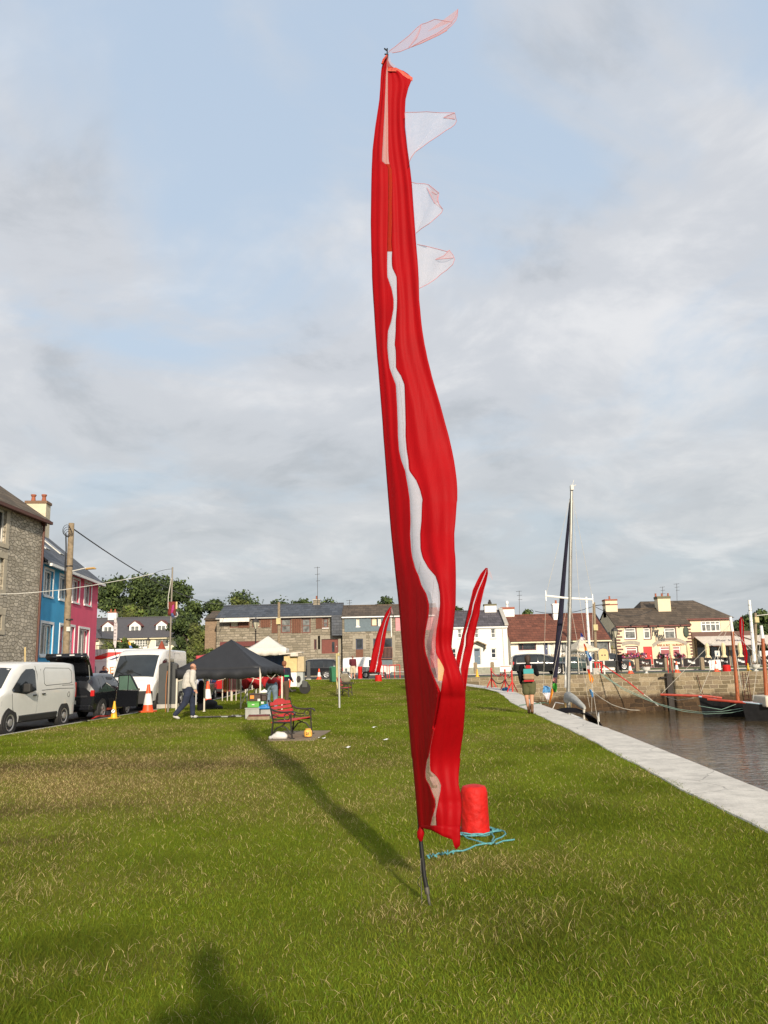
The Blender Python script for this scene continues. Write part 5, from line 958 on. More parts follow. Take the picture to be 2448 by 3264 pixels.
SUV = [(0, .5, .9, 1.2, .82, .68), (.05, .38, .98, 1.55, .88, .70), (.25, .33, 1.02, 1.72, .92, .72), (1.2, .3, 1.03, 1.78, .93, .74), (2.6, .3, 1.03, 1.76, .93, .73), (3.0, .3, 1.03, 1.62, .93, .70), (3.6, .3, 1.03, 1.10, .92, .82), (4.4, .32, .93, 1.0, .88, .78), (4.65, .38, .78, .88, .80, .70), (4.7, .5, .65, .75, .74, .66)]
HAT = [(0, .45, .85, 1.05, .78, .60), (.05, .35, .92, 1.25, .84, .62), (.45, .28, .94, 1.42, .88, .62), (1.2, .25, .94, 1.48, .89, .63), (2.2, .25, .94, 1.47, .89, .63), (2.5, .25, .94, 1.38, .89, .62), (3.15, .25, .94, 1.0, .88, .76), (3.85, .27, .80, .87, .84, .72), (4.1, .33, .66, .74, .76, .64), (4.15, .4, .55, .62, .7, .6)]
SVAN = [(0, .4, .9, 1.6, .80, .72), (.05, .32, 1.0, 1.78, .85, .76), (.5, .28, 1.03, 1.82, .87, .77), (2.3, .28, 1.03, 1.84, .87, .76), (2.75, .28, 1.03, 1.72, .87, .72), (3.5, .28, 1.03, 1.10, .86, .76), (4.0, .3, .85, .95, .82, .7), (4.2, .36, .66, .76, .75, .65), (4.25, .45, .6, .65, .7, .6)]
def vehicle(name, label, cat, st, pm, loc, rz, wheels, wr=.33, side_win=(), ws=None, rw=None, group=None, trim=False, seams=(), rail=None, lightz=(.7, .95), opts=(), spec_rim='spoke', handles=(), front=True, bump_low=plastic, hgt=1.0):
    st = [(a, b*hgt, c*hgt, d*hgt, e, f) for a, b, c, d, e, f in st]
    t = thing(name, label, cat, loc, rz, group); xs = [s[0] for s in st]
    def ip(x, k): return float(np.interp(x, xs, [s[k] for s in st]))
    def half(x): zl, zb, zt, wb_, wt_ = (ip(x, k) for k in (1, 2, 3, 4, 5)); return zl, zb, zt, wb_, wt_
    def sidept(x, z, off=.006):
        zl, zb, zt, wb_, wt_ = half(x)
        if z <= zb: f = max(0, (z - zl)) / max(zb - zl, .01); w = wb_ * (.93 + .07 * math.sin(min(f * 1.6, 1.57)))
        else: f = (z - zb) / max(zt - .07 - zb, .01); w = wb_ + (wt_ - wb_) * min(f, 1) ** 1.15
        return w + off
    bm = MB(); rows = []
    xs2 = sorted(set([round(x, 3) for x in xs] + [round(x, 3) for x in np.arange(.3, xs[-1] - .2, .3)]))
    for x in xs2:
        zl, zb, zt, wb_, wt_ = half(x); r = [(0, zl)]
        r += [(wb_ * .86, zl), (wb_ * .955, zl + .05)]
        for f in (.3, .6, .9): r.append((sidept(x, zl + (zb - zl) * f, 0), zl + (zb - zl) * f))
        r.append((wb_ - .004, zb)); hh = zt - .07 - zb
        for f in (.35, .7, 1): r.append((sidept(x, zb + hh * f, 0), zb + hh * f))
        r += [(wt_ - .045, zt - .022), (wt_ - .13, zt), (wt_ * .5, zt + .018), (0, zt + .025)]
        rows.append([(x, -w, z) for w, z in r] + [(x, w, z) for w, z in r[::-1][1:-1]])
    bm.grid(rows, close=True); n = len(rows[0]); bm.add([p for p in rows[0]], [tuple(range(n))]); bm.add([p for p in rows[-1]], [tuple(range(n))])
    body = bm.build('body', pm, t, smooth=True)
    def sidepoly(pts, s, off=.007): return [(x, s * sidept(x, z, off), z) for x, z in pts]
    def quadstrip(mb, pts, s, off): # polygon triangulated as fan via centre, following the side
        P_ = sidepoly(pts, s, off); cx = sum(p[0] for p in pts) / len(pts); cz = sum(p[1] for p in pts) / len(pts); mb.add([(cx, s * sidept(cx, cz, off), cz)] + P_, [(0, i + 1, (i + 1) % len(P_) + 1) for i in range(len(P_))])
    for s in (-1, 1):
        for w_ in side_win: g = MB(); quadstrip(g, [(x, z * hgt) for x, z in w_], s, .009); g.build('side_window', vglass, t)
        sm_ = MB()
        for a in seams: sm_.tube([(x, s * sidept(x, z * hgt, .001), z * hgt) for x, z in a], .007, 4)
        if seams and s * opts_side(opts) >= 0: sm_.build('panel_seams', seam, t)
        for hx, hz in handles: h = MB(); h.box(hx, hx + .17, s * sidept(hx, hz * hgt) - .012, s * sidept(hx, hz * hgt) + .03, hz * hgt, hz * hgt + .035); h.build('door_handle', plastic if pm is wpaint else pm, t)
        if trim: tb = MB(); tb.grid([[(x, s * sidept(x, .34 * hgt, .0), .30 * hgt), (x, s * sidept(x, .34, .022), .34 * hgt), (x, s * sidept(x, .5, .022), .47 * hgt), (x, s * sidept(x, .5, .0), .5 * hgt)] for x in np.linspace(wheels[0] + wr + .12, wheels[1] - wr - .12, 8)]); tb.build('side_trim', plastic, t)
    def topglass(x0, x1, inset, lo=0.06, hi=.05, nm='windscreen', m_=vglass):
        g = MB(); rows = []
        for i in range(7):
            x = x0 + (x1 - x0) * (lo + (1 - lo - hi) * i / 6); zl, zb, zt, wb_, wt_ = half(x); w = wt_ - inset; rows.append([(x, w * k / 4, zt + .025 * (1 - (k / 4) ** 2) + .010 + (0 if abs(k) < 4 else -.012)) for k in range(-4, 5)])
        g.grid(rows); return g.build(nm, m_, t, smooth=True)
    if ws: topglass(ws[0], ws[1], .07)
    if rw: topglass(rw[0], rw[1], .06, nm='rear_window')
    L_ = xs[-1]; lb = MB(); lb.box(-.045, .02, -.72, .72, .36 * hgt, .52 * hgt); lb.build('rear_bumper', bump_low, t, bevel=.03)
    lb = MB(); lb.box(L_ - .14, L_ + .035, -.70, .70, .30 * hgt, .50 * hgt); lb.build('front_bumper', bump_low, t, bevel=.03)
    npz = MB(); npz.box(-.055, -.046, -.26, .26, .55 * hgt, .66 * hgt); npz.build('number_plate', plate, t); npz = MB(); npz.box(L_ + .036, L_ + .042, -.26, .26, .34 * hgt, .45 * hgt); npz.build('number_plate', plate, t)
    for s in (-1, 1):
        z0, z1 = lightz; l_ = MB(); y_ = half(.05)[3] * s; l_.box(-.02, .10, min(y_ * .985, y_ * .84) , max(y_ * .985, y_ * .84), z0 * hgt, z1 * hgt + (.02 if hgt else 0)); lo_ = l_.build('tail_light', lens, t, bevel=.02); lo_.location.x = -.006; lo_.scale = (1, 1.012, 1)
        xh = L_ - .38; l_ = MB(); l_.add([(xh - .1, s * sidept(xh - .1, .72 * hgt, .01), .80 * hgt), (xh - .1, s * sidept(xh - .1, .8, .01), .93 * hgt), (L_ - .1, s * sidept(L_ - .1, .6, .012), .76 * hgt), (L_ - .1, s * sidept(L_ - .1, .6, .012), .66 * hgt), (L_ + .01, s * .48, .72 * hgt), (L_ + .01, s * .48, .62 * hgt)], [(0, 1, 2, 3), (2, 4, 5, 3)]); l_.build('headlight', clear, t)
        if ws: mx_ = MB(); xm_ = ws[0] - .25 if ws[0] > 2 else 2.5; w_ = sidept(xm_, half(xm_)[1], .0); mx_.box(xm_ - .06, xm_ + .1, min(s * (w_ + .03), s * (w_ + .24)), max(s * (w_ + .03), s * (w_ + .24)), half(xm_)[1] + .0, half(xm_)[1] + .24 * hgt); mx_.build('mirror', plastic if pm is wpaint else pm, t, bevel=.035)
    for wx in wheels:
        for s in (-1, 1):
            w_ = sidept(wx, .6 * hgt, 0); a = MB(); a.lathe([(wr * 1.17, -.10), (wr * 1.17, .008)], 26, M=Matrix.Translation((wx, s * w_, wr * 1.05)) @ Matrix.Rotation(R(-90 * s), 4, 'X')); a.build('wheel_arch', plastic, t)
            M = Matrix.Translation((wx, s * (w_ - .20), wr)) @ Matrix.Rotation(R(-90 * s), 4, 'X'); m_ = MB(); m_.lathe([(wr * .55, 0), (wr * .93, .0), (wr, .03), (wr, .19), (wr * .94, .222), (wr * .68, .225), (wr * .64, .20)], 28, M=M); wo = m_.build('wheel', rubber, t, smooth=True)
            rm = MB(); rm.lathe([(wr * .66, .185), (wr * .66, .222), (wr * .58, .218), (wr * .5, .19), (wr * .2, .195)], 20, M=M, mi=0)
            if spec_rim == 'steel':
                rm.lathe([(wr * .3, .19), (wr * .3, .235), (wr * .2, .24)], 14, M=M, mi=0)
                for k in range(12): a_ = k * math.pi / 6; rm.lathe([(wr * .055, .19), (wr * .055, .2165)], 6, c=(math.cos(a_) * wr * .45, math.sin(a_) * wr * .45, 0), M=M, mi=1)
            else:
                for k in range(5): a_ = k * 2 * math.pi / 5; rm.box(wr * .12, wr * .62, -wr * .09, wr * .09, .19, .224, 0, M=M @ Matrix.Rotation(a_, 4, 'Z'))
                rm.lathe([(wr * .6, .186), (wr * .6, .187)], 16, M=M, mi=1)
            rm.build('rim', [alloy, plastic], wo)
    if rail:
        for s in (-1, 1): rb = MB(); rb.tube([(x, s * (half(x)[4] - .08), half(x)[2] + .05) for x in np.linspace(rail[0], rail[1], 6)], .022, 6); rb.build('roof_rail', steel, t)
    return t, half, sidept
def opts_side(o): return 1
HATW = [[(.55, .97), (.75, 1.33), (1.12, 1.40), (1.12, .98)], [(1.17, .98), (1.17, 1.40), (2.2, 1.39), (2.55, 1.28), (2.95, 1.0)]]
SUVW = [[(.30, 1.07), (.42, 1.58), (1.15, 1.66), (1.15, 1.07)], [(1.22, 1.07), (1.22, 1.66), (2.08, 1.66), (2.08, 1.07)], [(2.15, 1.07), (2.15, 1.66), (2.7, 1.62), (3.35, 1.12)]]
# nearest white van, facing the camera, parked at the kerb
kv = lambda y: kerb_x(y)
zr = -0.10
t, hf, sp_ = vehicle('parked_van', 'white panel van nearest the camera at the left edge, its side door closed', 'van', VAN, wpaint, (kv(24) - 1.12, 26.25, zr), R(-90) - .05, (.82, 4.05), .335,
    side_win=[[(2.72, 1.15), (2.74, 1.70), (2.85, 1.76), (3.25, 1.75), (3.50, 1.62), (4.05, 1.20), (4.02, 1.14), (3.3, 1.06)]], ws=(3.72, 4.40), trim=True, spec_rim='steel', lightz=(.85, 1.3),
    seams=[[(2.60, .40), (2.60, 1.0), (2.62, 1.6), (2.72, 1.84)], [(4.05, 1.1), (3.95, .7), (3.7, .42)], [(2.38, .45), (2.38, 1.75)], [(.25, 1.14), (1.2, 1.16), (2.38, 1.14)], [(.25, 1.245), (1.05, 1.25)], [(2.38, .45), (1.5, .42)], [(.35, 1.3), (.33, 1.68), (.5, 1.76), (2.1, 1.78), (2.2, 1.7), (2.2, 1.32), (2.1, 1.27), (.5, 1.3), (.35, 1.34)], [(.55, .88), (.5, .97), (.58, 1.05), (.68, .98), (.64, .9), (.55, .88)]], handles=[(2.72, 1.0), (2.2, 1.02)])
# black hatchback with its tailgate and rear door open
tB, hf, sp_ = vehicle('parked_car', 'black hatchback with its tailgate raised and rear door open, behind the near white van', 'car', HAT, kpaint, (kv(29) - 1.12, 27.35, zr), R(90) - .02, (.72, 3.22), .335, side_win=HATW, ws=(2.45, 3.2), lightz=(.78, .95), spec_rim='spoke', bump_low=kpaint, hgt=1.06)
ib = MB(); ib.add([(.0, -.62, .80), (.0, .62, .80), (.45, .52, 1.46), (.45, -.52, 1.46), (-.03, -.62, .80), (-.03, .62, .80), (.30, .50, 1.45), (.30, -.50, 1.45)], [(4, 5, 6, 7), (0, 1, 5, 4), (1, 2, 6, 5), (0, 3, 7, 4)]); ib.build('boot_dark_panel', black, tB)  # black panel over the body, painted in for the shaded boot interior
tg = MB(); gpf = lambda u, v: Vector((.42 - .80 * u, v * (.62 + .06 * u), 1.52 + .95 * u - .22 * u * u))
tg.grid([[gpf(u, v) for v in (-1, -.6, 0, .6, 1)] for u in (0, .2, .4, .6, .8, 1)]); tg.grid([[gpf(1, v) for v in (-1, -.6, 0, .6, 1)], [gpf(1, v) + Vector((-.06, 0, -.12)) for v in (-1, -.6, 0, .6, 1)], [gpf(1, v) + Vector((.08, 0, -.22)) for v in (-1, -.6, 0, .6, 1)]])
tgo = tg.build('tailgate', kpaint, tB, smooth=True); tgo.modifiers.new('t', 'SOLIDIFY').thickness = .05
tl = MB(); tl.box(-.47, -.44, -.30, -.14, 2.17, 2.21); tl.box(-.47, -.44, .14, .30, 2.17, 2.21); tl.build('tailgate_light', clear, tgo)
for s in (-1, 1): sr = MB(); sr.tube([(.36, s * .56, 1.18), (.0, s * .60, 1.95)], .013, 6); sr.build('gas_strut', steel, tB)
do = MB(); do.add([(1.25, -.905, .38), (2.02, -.905, .38), (2.05, -.85, .98), (1.98, -.70, 1.42), (1.45, -.68, 1.45), (1.2, -.86, 1.0)], [(0, 1, 2, 3, 4, 5)]); do.build('doorway_dark_panel', black, tB)  # black patch on the body side stands for the dark cabin within
pr_ = MB(); hx, hy = 2.05, -.93; ca, sa = math.cos(R(62)), math.sin(R(62))
def dpnt(u, z, w=0): return (hx - u * ca - w * sa, hy - u * sa + w * ca, z)
for w in (0, .06): pass
pr_.add([dpnt(0, .38), dpnt(.98, .40), dpnt(1.02, .95), dpnt(0, .97), dpnt(0, .38, .07), dpnt(.98, .40, .07), dpnt(1.02, .95, .07), dpnt(0, .97, .07)], [(0, 1, 2, 3), (4, 5, 6, 7), (0, 1, 5, 4), (1, 2, 6, 5), (2, 3, 7, 6), (3, 0, 4, 7)])
pr_.tube([dpnt(.02, .95, .03), dpnt(.04, 1.48, .03), dpnt(.62, 1.50, .03), dpnt(.98, 1.02, .03)], .032, 6); pr_.tube([dpnt(.5, .95, .03), dpnt(.52, 1.48, .03)], .02, 6)
pd = pr_.build('rear_door', kpaint, tB); gg = MB(); gg.add([dpnt(.06, .97, .03), dpnt(.98, .98, .03), dpnt(.62, 1.48, .03), dpnt(.06, 1.46, .03)], [(0, 1, 2, 3)]); gg.build('pane', mat('green_tinted_glass', (.10, .17, .13), .08), pd)
hh = MB(); hh.box(-.1, .1, -.01, .01, -.015, .015, M=Matrix.Translation(dpnt(.35, .80, -.02)) @ Matrix.Rotation(R(62), 4, 'Z')); hh.build('handle', alloy, pd)
# large white van facing the camera
tV, hf, sp_ = vehicle('parked_van', 'large white delivery van facing the camera behind the black hatchback', 'van', BOX, wpaint, (kv(35) - 1.30, 38.55, zr), R(-90) - .0, (.9, 4.45), .35,
    side_win=[[(3.35, 1.36), (3.35, 2.10), (3.62, 2.12), (3.95, 2.02), (4.50, 1.42), (4.35, 1.33)], [(2.3, 1.42), (2.3, 2.12), (2.95, 2.12), (2.95, 1.42)]], ws=(4.02, 4.86), trim=True, spec_rim='steel', lightz=(1.0, 1.5), seams=[[(3.2, .5), (3.2, 2.3)], [(2.2, .5), (2.2, 2.35), (1.2, 2.35), (1.2, .5)], [(1.2, 1.5), (.1, 1.5)]], handles=[(3.25, 1.15)])
lb = MB(); lb.box(5.18, 5.43, -.93, .93, .33, .82); lb.build('bumper', plastic, tV, bevel=.05); lb = MB(); lb.box(5.22, 5.37, -.45, .45, .84, .93); lb.build('grille', plastic, tV)
for s in (-1, 1): h_ = MB(); h_.add([(5.40, s * .50, .86), (5.20, s * .93, .90), (4.86, s * 1.00, 1.28), (5.12, s * .72, 1.20)], [(0, 1, 2, 3)]); h_.build('headlight_unit', clear, tV).modifiers.new('t', 'SOLIDIFY').thickness = .03
wi = MB(); wi.tube([(4.78, .3, 1.46), (4.60, -.35, 1.68)], .012, 5); wi.tube([(4.78, -.35, 1.46), (4.62, -.8, 1.66)], .012, 5); wi.build('wiper', black, tV)
sv = MB(); 
for s in (-.45, .45): sv.box(4.22, 4.24, s - .33, s + .33, 1.98, 2.06, M=Matrix.Translation((.04, 0, -.02)))
sv.build('sun_visor', offwhite, tV)
# cars further up the road, seen below the black gazebo
CG = 'cars parked up the left road'
vehicle('parked_car', 'dark blue car behind the grey pillar, glimpsed under the black gazebo', 'car', HAT, bpaint, (kv(41) - 1.1, 40.0, zr), R(90), (.75, 3.2), .31, side_win=HATW, ws=(2.45, 3.2), rw=(.03, .5), group=CG)
vehicle('parked_car', 'bright red hatchback with round tail lights seen beneath the black gazebo', 'car', HAT, rpaint, (kv(46) - 1.0, 44.8, zr + .03), R(90), (.75, 3.2), .31, side_win=HATW, ws=(2.45, 3.2), rw=(.03, .5), group=CG)
vehicle('parked_car', 'silver car parked beyond the red hatchback on the left road', 'car', HAT, spaint, (kv(51) - 1.0, 50.0, .2), R(90), (.75, 3.2), .31, side_win=HATW, ws=(2.45, 3.2), rw=(.03, .5), group=CG)
# vehicles in front of the stone buildings
g = P(1075, 2150, 76.5); vehicle('parked_car', 'black estate car with silver roof rails before the stone building', 'car', SUV, kpaint, (g.x, 76.5, ZP - .06), R(180), (.95, 3.6), .37, side_win=SUVW, ws=(2.9, 3.65), rail=(.4, 2.8), spec_rim='spoke', lightz=(.85, 1.05), handles=[(1.3, .95), (2.2, .95)], hgt=1.0)
g = P(1094, 2150, 72.5); vehicle('parked_van', 'small white van behind the man in beige shorts', 'van', SVAN, wpaint, (g.x, 72.5, ZP - .06), 0, (.75, 3.45), .32, side_win=[[(2.3, 1.07), (2.3, 1.6), (2.6, 1.62), (3.3, 1.12)]], ws=(2.7, 3.55), lightz=(.7, .95), seams=[[(2.2, .4), (2.2, 1.7)], [(.15, 1.0), (2.1, 1.0)], [(1.3, .4), (1.3, 1.75)]], handles=[(2.3, .95)])
# cars along the pier
PG = 'cars parked along the pier'
g = P(1632, 2146, 70); vehicle('parked_car', 'long black four-wheel drive on the pier behind the backpacker', 'car', SUV, kpaint, (g.x, 70, ZP - .06), 0, (1.0, 3.75), .40, side_win=SUVW, ws=(2.9, 3.65), rail=(.4, 2.8), lightz=(.9, 1.15), handles=[(1.2, .98), (2.1, .98), (2.9, .98)], group=PG, hgt=.98)
g = P(1752, 2140, 80); vehicle('parked_car', 'silver-roofed grey car half hidden behind the pole of the furled sail', 'car', SUV, gpaint, (g.x - 2.6, 80.5, ZP), 0, (.9, 3.6), .34, side_win=SUVW, ws=(2.9, 3.65), rail=(.4, 2.8), group=PG, hgt=.92)
g = P(1800, 2140, 83); vehicle('parked_car', 'dark green saloon car with pale alloy wheels under the white gazebo', 'car', HAT, grpaint, (g.x - .8, 84, ZP), 0, (.8, 3.4), .33, side_win=HATW, ws=(2.45, 3.2), group=PG)
g = P(1868, 2140, 88); tP, hf, sp_ = vehicle('parked_car', 'dark pick-up with a blue-grey cover right of the white gazebo', 'car', SUV, gpaint, (g.x, 87, ZP), 0, (.9, 3.6), .38, side_win=SUVW, ws=(2.9, 3.65), group=PG)
g = P(2425, 2118, 118); bm_ = MB(); bm_.box(0, 7.5, 0, 2.3, .5, 2.75); tC = thing('caravan', 'white caravan with dark windows at the far right edge', 'caravan', (g.x, 118, hillz(60, 118)), 0); tC.location.z = P(2440, 2100, 118).z - 1.6
bm_.build('body', wpaint, tC, bevel=.25)
for i in range(4): w_ = MB(); w_.box(1.0 + i * 1.6, 2.1 + i * 1.6, -.02, -.003, 1.4, 2.1); w_.build('window', vglass, tC, bevel=0)
for x in (2.4, 4.9): w_ = MB(); w_.lathe([(.33, 0), (.33, .2)], 16, M=Matrix.Translation((x, .1, .33)) @ Matrix.Rotation(R(90), 4, 'X')); w_.build('wheel', rubber, tC)
w_ = MB(); w_.box(0.2, 7.3, .2, 2.1, .35, .5); w_.build('chassis', plastic, tC)
# food van with stripes
g = P(283, 2135, 53); tF = thing('food_van', 'white catering trailer with red and blue stripes and the word DELIGHT', 'food van', (g.x - 1.2, 53, 0), R(14)); zf = P(300, 2128, 53).z; tF.location.z = .1
H_ = P(340, 2070, 54).z - .1; b_ = MB(); b_.box(-.5, 5.0, 0, 2.2, .6, H_); b_.build('body', wpaint, tF, bevel=.06)
s_ = MB(); s_.box(-.5, 5.0, -.03, -.003, H_ - .75, H_ - .0); s_.build('header_board', white, tF)
def para(m_, x0, x1, x2, x3, z0, z1, nm): q = MB(); q.add([(x0, -.042, z0), (x1, -.042, z0), (x2, -.042, z1), (x3, -.042, z1)], [(0, 1, 2, 3)]); q.build(nm, m_, tF)
blu = mat('navy_stripe', (.02, .03, .12), .5); para(redgloss, .9, 1.9, 3.4, 2.3, H_ - .66, H_ - .2, 'stripe'); para(blu, 2.3, 2.6, 4.4, 4.0, H_ - .7, H_ - .1, 'stripe'); para(blu, -.4, .2, 1.2, .0, H_ - .55, H_ - .2, 'stripe'); para(redgloss, -.4, .6, 1.4, .3, H_ - .98, H_ - .74, 'stripe')
tx = MB(); text_mb('DELIGHT', .62, tx, Matrix.Translation((3.2, -.02, H_ - 1.35)) @ Matrix.Rotation(R(-4), 4, 'Y') @ UPR); tx.build('lettering', mat('orange_lettering', (.6, .18, .04), .6), tF)
tx = MB(); text_mb('CAFE', .55, tx, Matrix.Translation((.4, -.02, H_ - 1.75)) @ UPR); tx.tube([(1.55, -.02, H_ - 1.1), (1.55, -.02, H_ - 1.7), (1.35, -.02, H_ - 2.2)], .02, 4); tx.tube([(1.55, -.02, H_ - 1.7), (1.75, -.02, H_ - 2.2)], .02, 4); tx.build('cafe_lettering', MATS['grey_thread'], tF)
hd_ = MB(); hd_.box(.6, 4.2, -.35, -.003, .9, 1.0); hd_.build('counter', steel, tF)
for x in (1.6, 3.0): w_ = MB(); w_.lathe([(.32, 0), (.32, .2)], 16, M=Matrix.Translation((x, .1, .32)) @ Matrix.Rotation(R(90), 4, 'X')); w_.build('wheel', rubber, tF)
# ------------------------------------------------------------------ people
skin = mat('skin', (.48, .24, .15), .6, var=.06); skin2 = mat('lighter_skin', (.55, .28, .17), .6, var=.06); hairb = mat('brown_hair', (.035, .018, .010), .7); hairs = mat('short_cropped_hair', (.20, .10, .07), .8)  # second skin is a lighter tone; cropped hair has its own brown
hood = mat('light_grey_fleece', (.50, .47, .42), .95, var=.08, scale=12, bump=.25); jeans = mat('dark_jeans', (.016, .022, .045), .9, var=.3, scale=8, bump=.2); ljeans = mat('pale_jeans', (.15, .21, .27), .9, var=.2, scale=8, bump=.2)
blackc = mat('black_cloth', (.010, .009, .011), .95, bump=.2, spec=.08); oliv = mat('olive_cloth', (.085, .082, .035), .9, var=.1); redc = mat('red_cloth', (.42, .015, .02), .9, var=.1); navyc = mat('navy_cloth', (.012, .012, .03), .9); brownc = mat('brown_cloth', (.09, .055, .035), .9); beige = mat('beige_cloth', (.50, .42, .30), .9); dred = mat('dark_red_cloth', (.10, .012, .02), .9)
shoe = mat('pale_trainer', (.5, .48, .44), .7, var=.3, scale=20); boot = mat('brown_boot', (.13, .06, .025), .7); teal = mat('teal_cloth', (.05, .30, .30), .8); tan = mat('tan_canvas', (.30, .20, .12), .85); greenb = mat('green_band', (.05, .45, .16), .7)
def V(*a): return Vector(a)
def hand_caps(w, d, s, k=.02):       # wrist, pointing direction, side
    w = Vector(w); d = Vector(d).normalized(); side = d.cross(V(0, 0, 1)); side = side.normalized() if side.length > .1 else V(1, 0, 0); side = V(0, 1, 0) if abs(d.z) > .8 else side
    pm_ = w + d * .085; c = [(w, .024, w + d * .03, .026), (w + d * .02 - side * .015, .020, pm_ - side * .022, .018), (w + d * .02 + side * .015, .020, pm_ + side * .022, .018)]
    cv = V(s * .25, 0, 0) if abs(d.z) > .8 else V(0, 0, -.3)
    for i, l in enumerate((.066, .076, .072, .056)):
        b = pm_ + side * (.030 - i * .020); m_ = b + (d + cv * .3).normalized() * l * .55; c += [(b - d * .02, .0095, m_, .0085), (m_, .0085, m_ + (d + cv).normalized() * l * .5, .0075)]
    tb_ = w + d * .03 + side * .03; c += [(tb_, .012, tb_ + d * .035 + side * .028, .011), (tb_ + d * .035 + side * .028, .011, tb_ + d * .07 + side * .03, .0095)]; return c
def person(label, loc, rz, J, clothes, skinm=skin, hair=None, group=None, sc=1.0, hands=True, extra=None):
    """J: joints in local metres, figure faces -y. pelvis chest neck head sl sr el er wl wr hl hr kl kr al ar tl tr"""
    J = {k: Vector(v) for k, v in J.items()}; t = thing('person', label, 'person', loc, rz, group)
    caps = []; hd = J['head']; fd = J.get('face', V(0, -1, 0)).normalized()
    caps += [(J['pelvis'] + V(0, 0, -.03), .135, J['pelvis'] + V(0, 0, .10), .125), (J['pelvis'] + V(0, 0, .1), .12, J['chest'], .145), (J['chest'], .14, J['neck'] - V(0, 0, .06), .10), (J['neck'] - V(0, 0, .05), .058, J['neck'].lerp(hd, .6), .052)]
    for a in 'lr':
        caps += [(J['neck'] - V(0, 0, .07), .075, J['s' + a], .068), (J['s' + a], .056, J['e' + a], .043), (J['e' + a], .042, J['w' + a], .026)]
        if hands: caps += hand_caps(J['w' + a], (J['w' + a] - J['e' + a]) + V(0, 0, -.05), -1 if a == 'l' else 1)
        caps += [(J['h' + a], .10, J['k' + a], .062), (J['k' + a], .058, J['k' + a].lerp(J['a' + a], .35), .058), (J['k' + a].lerp(J['a' + a], .35), .057, J['a' + a], .038), (J['a' + a], .036, J['t' + a].lerp(J['a' + a], .4) - V(0, 0, .03), .034), (J['a' + a] - V(0, 0, .04), .034, J['t' + a], .028)]
    side = fd.cross(V(0, 0, 1)).normalized(); chin = hd + fd * .045 - V(0, 0, .085)
    caps += [(hd + V(0, 0, .035) - fd * .012, .088, hd + V(0, 0, .03) + fd * .012, .082), (hd + V(0, 0, -.0) + fd * .02, .072, chin, .042), (hd + fd * .088 + V(0, 0, .008), .011, hd + fd * .108 - V(0, 0, .02), .014), (hd + fd * .083 - V(0, 0, .055) - side * .018, .008, hd + fd * .083 - V(0, 0, .055) + side * .018, .008), (hd + fd * .074 + V(0, 0, .03) - side * .045, .012, hd + fd * .074 + V(0, 0, .03) + side * .045, .012)]
    for s in (-1, 1): caps += [(hd + side * .078 * s + V(0, 0, .015), .016, hd + side * .080 * s - V(0, 0, .018), .012)]
    mesh_obj('body', blob(caps, .0105 if hands else .014, 2), skinm, t)
    for s in (-1, 1): e = MB(); c = hd + fd * .079 + side * .032 * s + V(0, 0, .012); e.lathe([(.0, -.008), (.008, -.004), (.009, 0), (.008, .004), (0, .008)], 8, c=tuple(c)); e.build('eye', black, t)
    for nm, m_, parts, vx in clothes: mesh_obj(nm, blob([(Vector(a), r0, Vector(b), r1) for a, r0, b, r1 in parts(J)], vx, 2), m_, t)
    if hair: mesh_obj('hair', blob([(Vector(a), r0, Vector(b), r1) for a, r0, b, r1 in hair[1](J, fd, side)], .012, 2), hair[0], t)
    if extra: extra(t, J)
    if sc != 1: t.scale = (sc,) * 3
    return t
def stand(sw=.16, step=.0, arms=.12, lean=0.0, armf=(0, 0)):
    return dict(pelvis=(0, 0, .95), chest=(0, -lean * .6, 1.28), neck=(0, -lean, 1.50), head=(0, -lean * 1.15 - .015, 1.66), sl=(-.185, -lean * .95, 1.43), sr=(.185, -lean * .95, 1.43), el=(-.185 - arms, .03 - armf[0] * .3 - lean * .8, 1.16), er=(.185 + arms, .03 - armf[1] * .3 - lean * .8, 1.16),
                wl=(-.195 - arms, -.06 - armf[0] - lean * .8, .92 + armf[0] * .5), wr=(.195 + arms, -.06 - armf[1] - lean * .8, .92 + armf[1] * .5), hl=(-.09, 0, .90), hr=(.09, 0, .90), kl=(-sw * .6, -.03 - step * .5, .49), kr=(sw * .6, -.03 + step * .4, .49), al=(-sw * .65, -step, .085), ar=(sw * .65, .02 + step, .085), tl=(-sw * .75, -.16 - step, .03), tr=(sw * .75, -.15 + step, .03))
top_ = lambda g=1.0, long=True, hem=-.02: (lambda J: [(J['pelvis'] + V(0, 0, .08 + hem), .155 * g, J['chest'], .168 * g), (J['chest'], .165 * g, J['neck'] - V(0, 0, .09), .115 * g)] + [c for a in 'lr' for c in [(J['neck'] - V(0, 0, .08), .09 * g, J['s' + a], .088 * g), (J['s' + a], .084 * g, J['e' + a], .068 * g)] + ([(J['e' + a], .066 * g, J['w' + a].lerp(J['e' + a], .08), .050 * g)] if long else [])])
trs_ = lambda g=1.0, short=False: (lambda J: [(J['pelvis'] + V(0, 0, -.04), .150 * g, J['pelvis'] + V(0, 0, .06), .145 * g)] + [c for a in 'lr' for c in [(J['h' + a], .118 * g, J['k' + a] if not short else J['h' + a].lerp(J['k' + a], .95), .084 * g * (1.15 if short else 1))] + ([] if short else [(J['k' + a], .082 * g, J['a' + a] + V(0, 0, .03), .062 * g)])])
sho_ = lambda J: [c for a in 'lr' for c in [(J['a' + a] - V(0, -.02, .03), .050, J['t' + a].lerp(J['a' + a], .3) - V(0, 0, .015), .046), (J['a' + a].lerp(J['t' + a], .4) - V(0, 0, .02), .042, J['t' + a], .034)]]
boot_ = lambda J: sho_(J) + [(J['a' + a] + V(0, 0, .02), .05, J['a' + a] + V(0, 0, .13), .056) for a in 'lr']
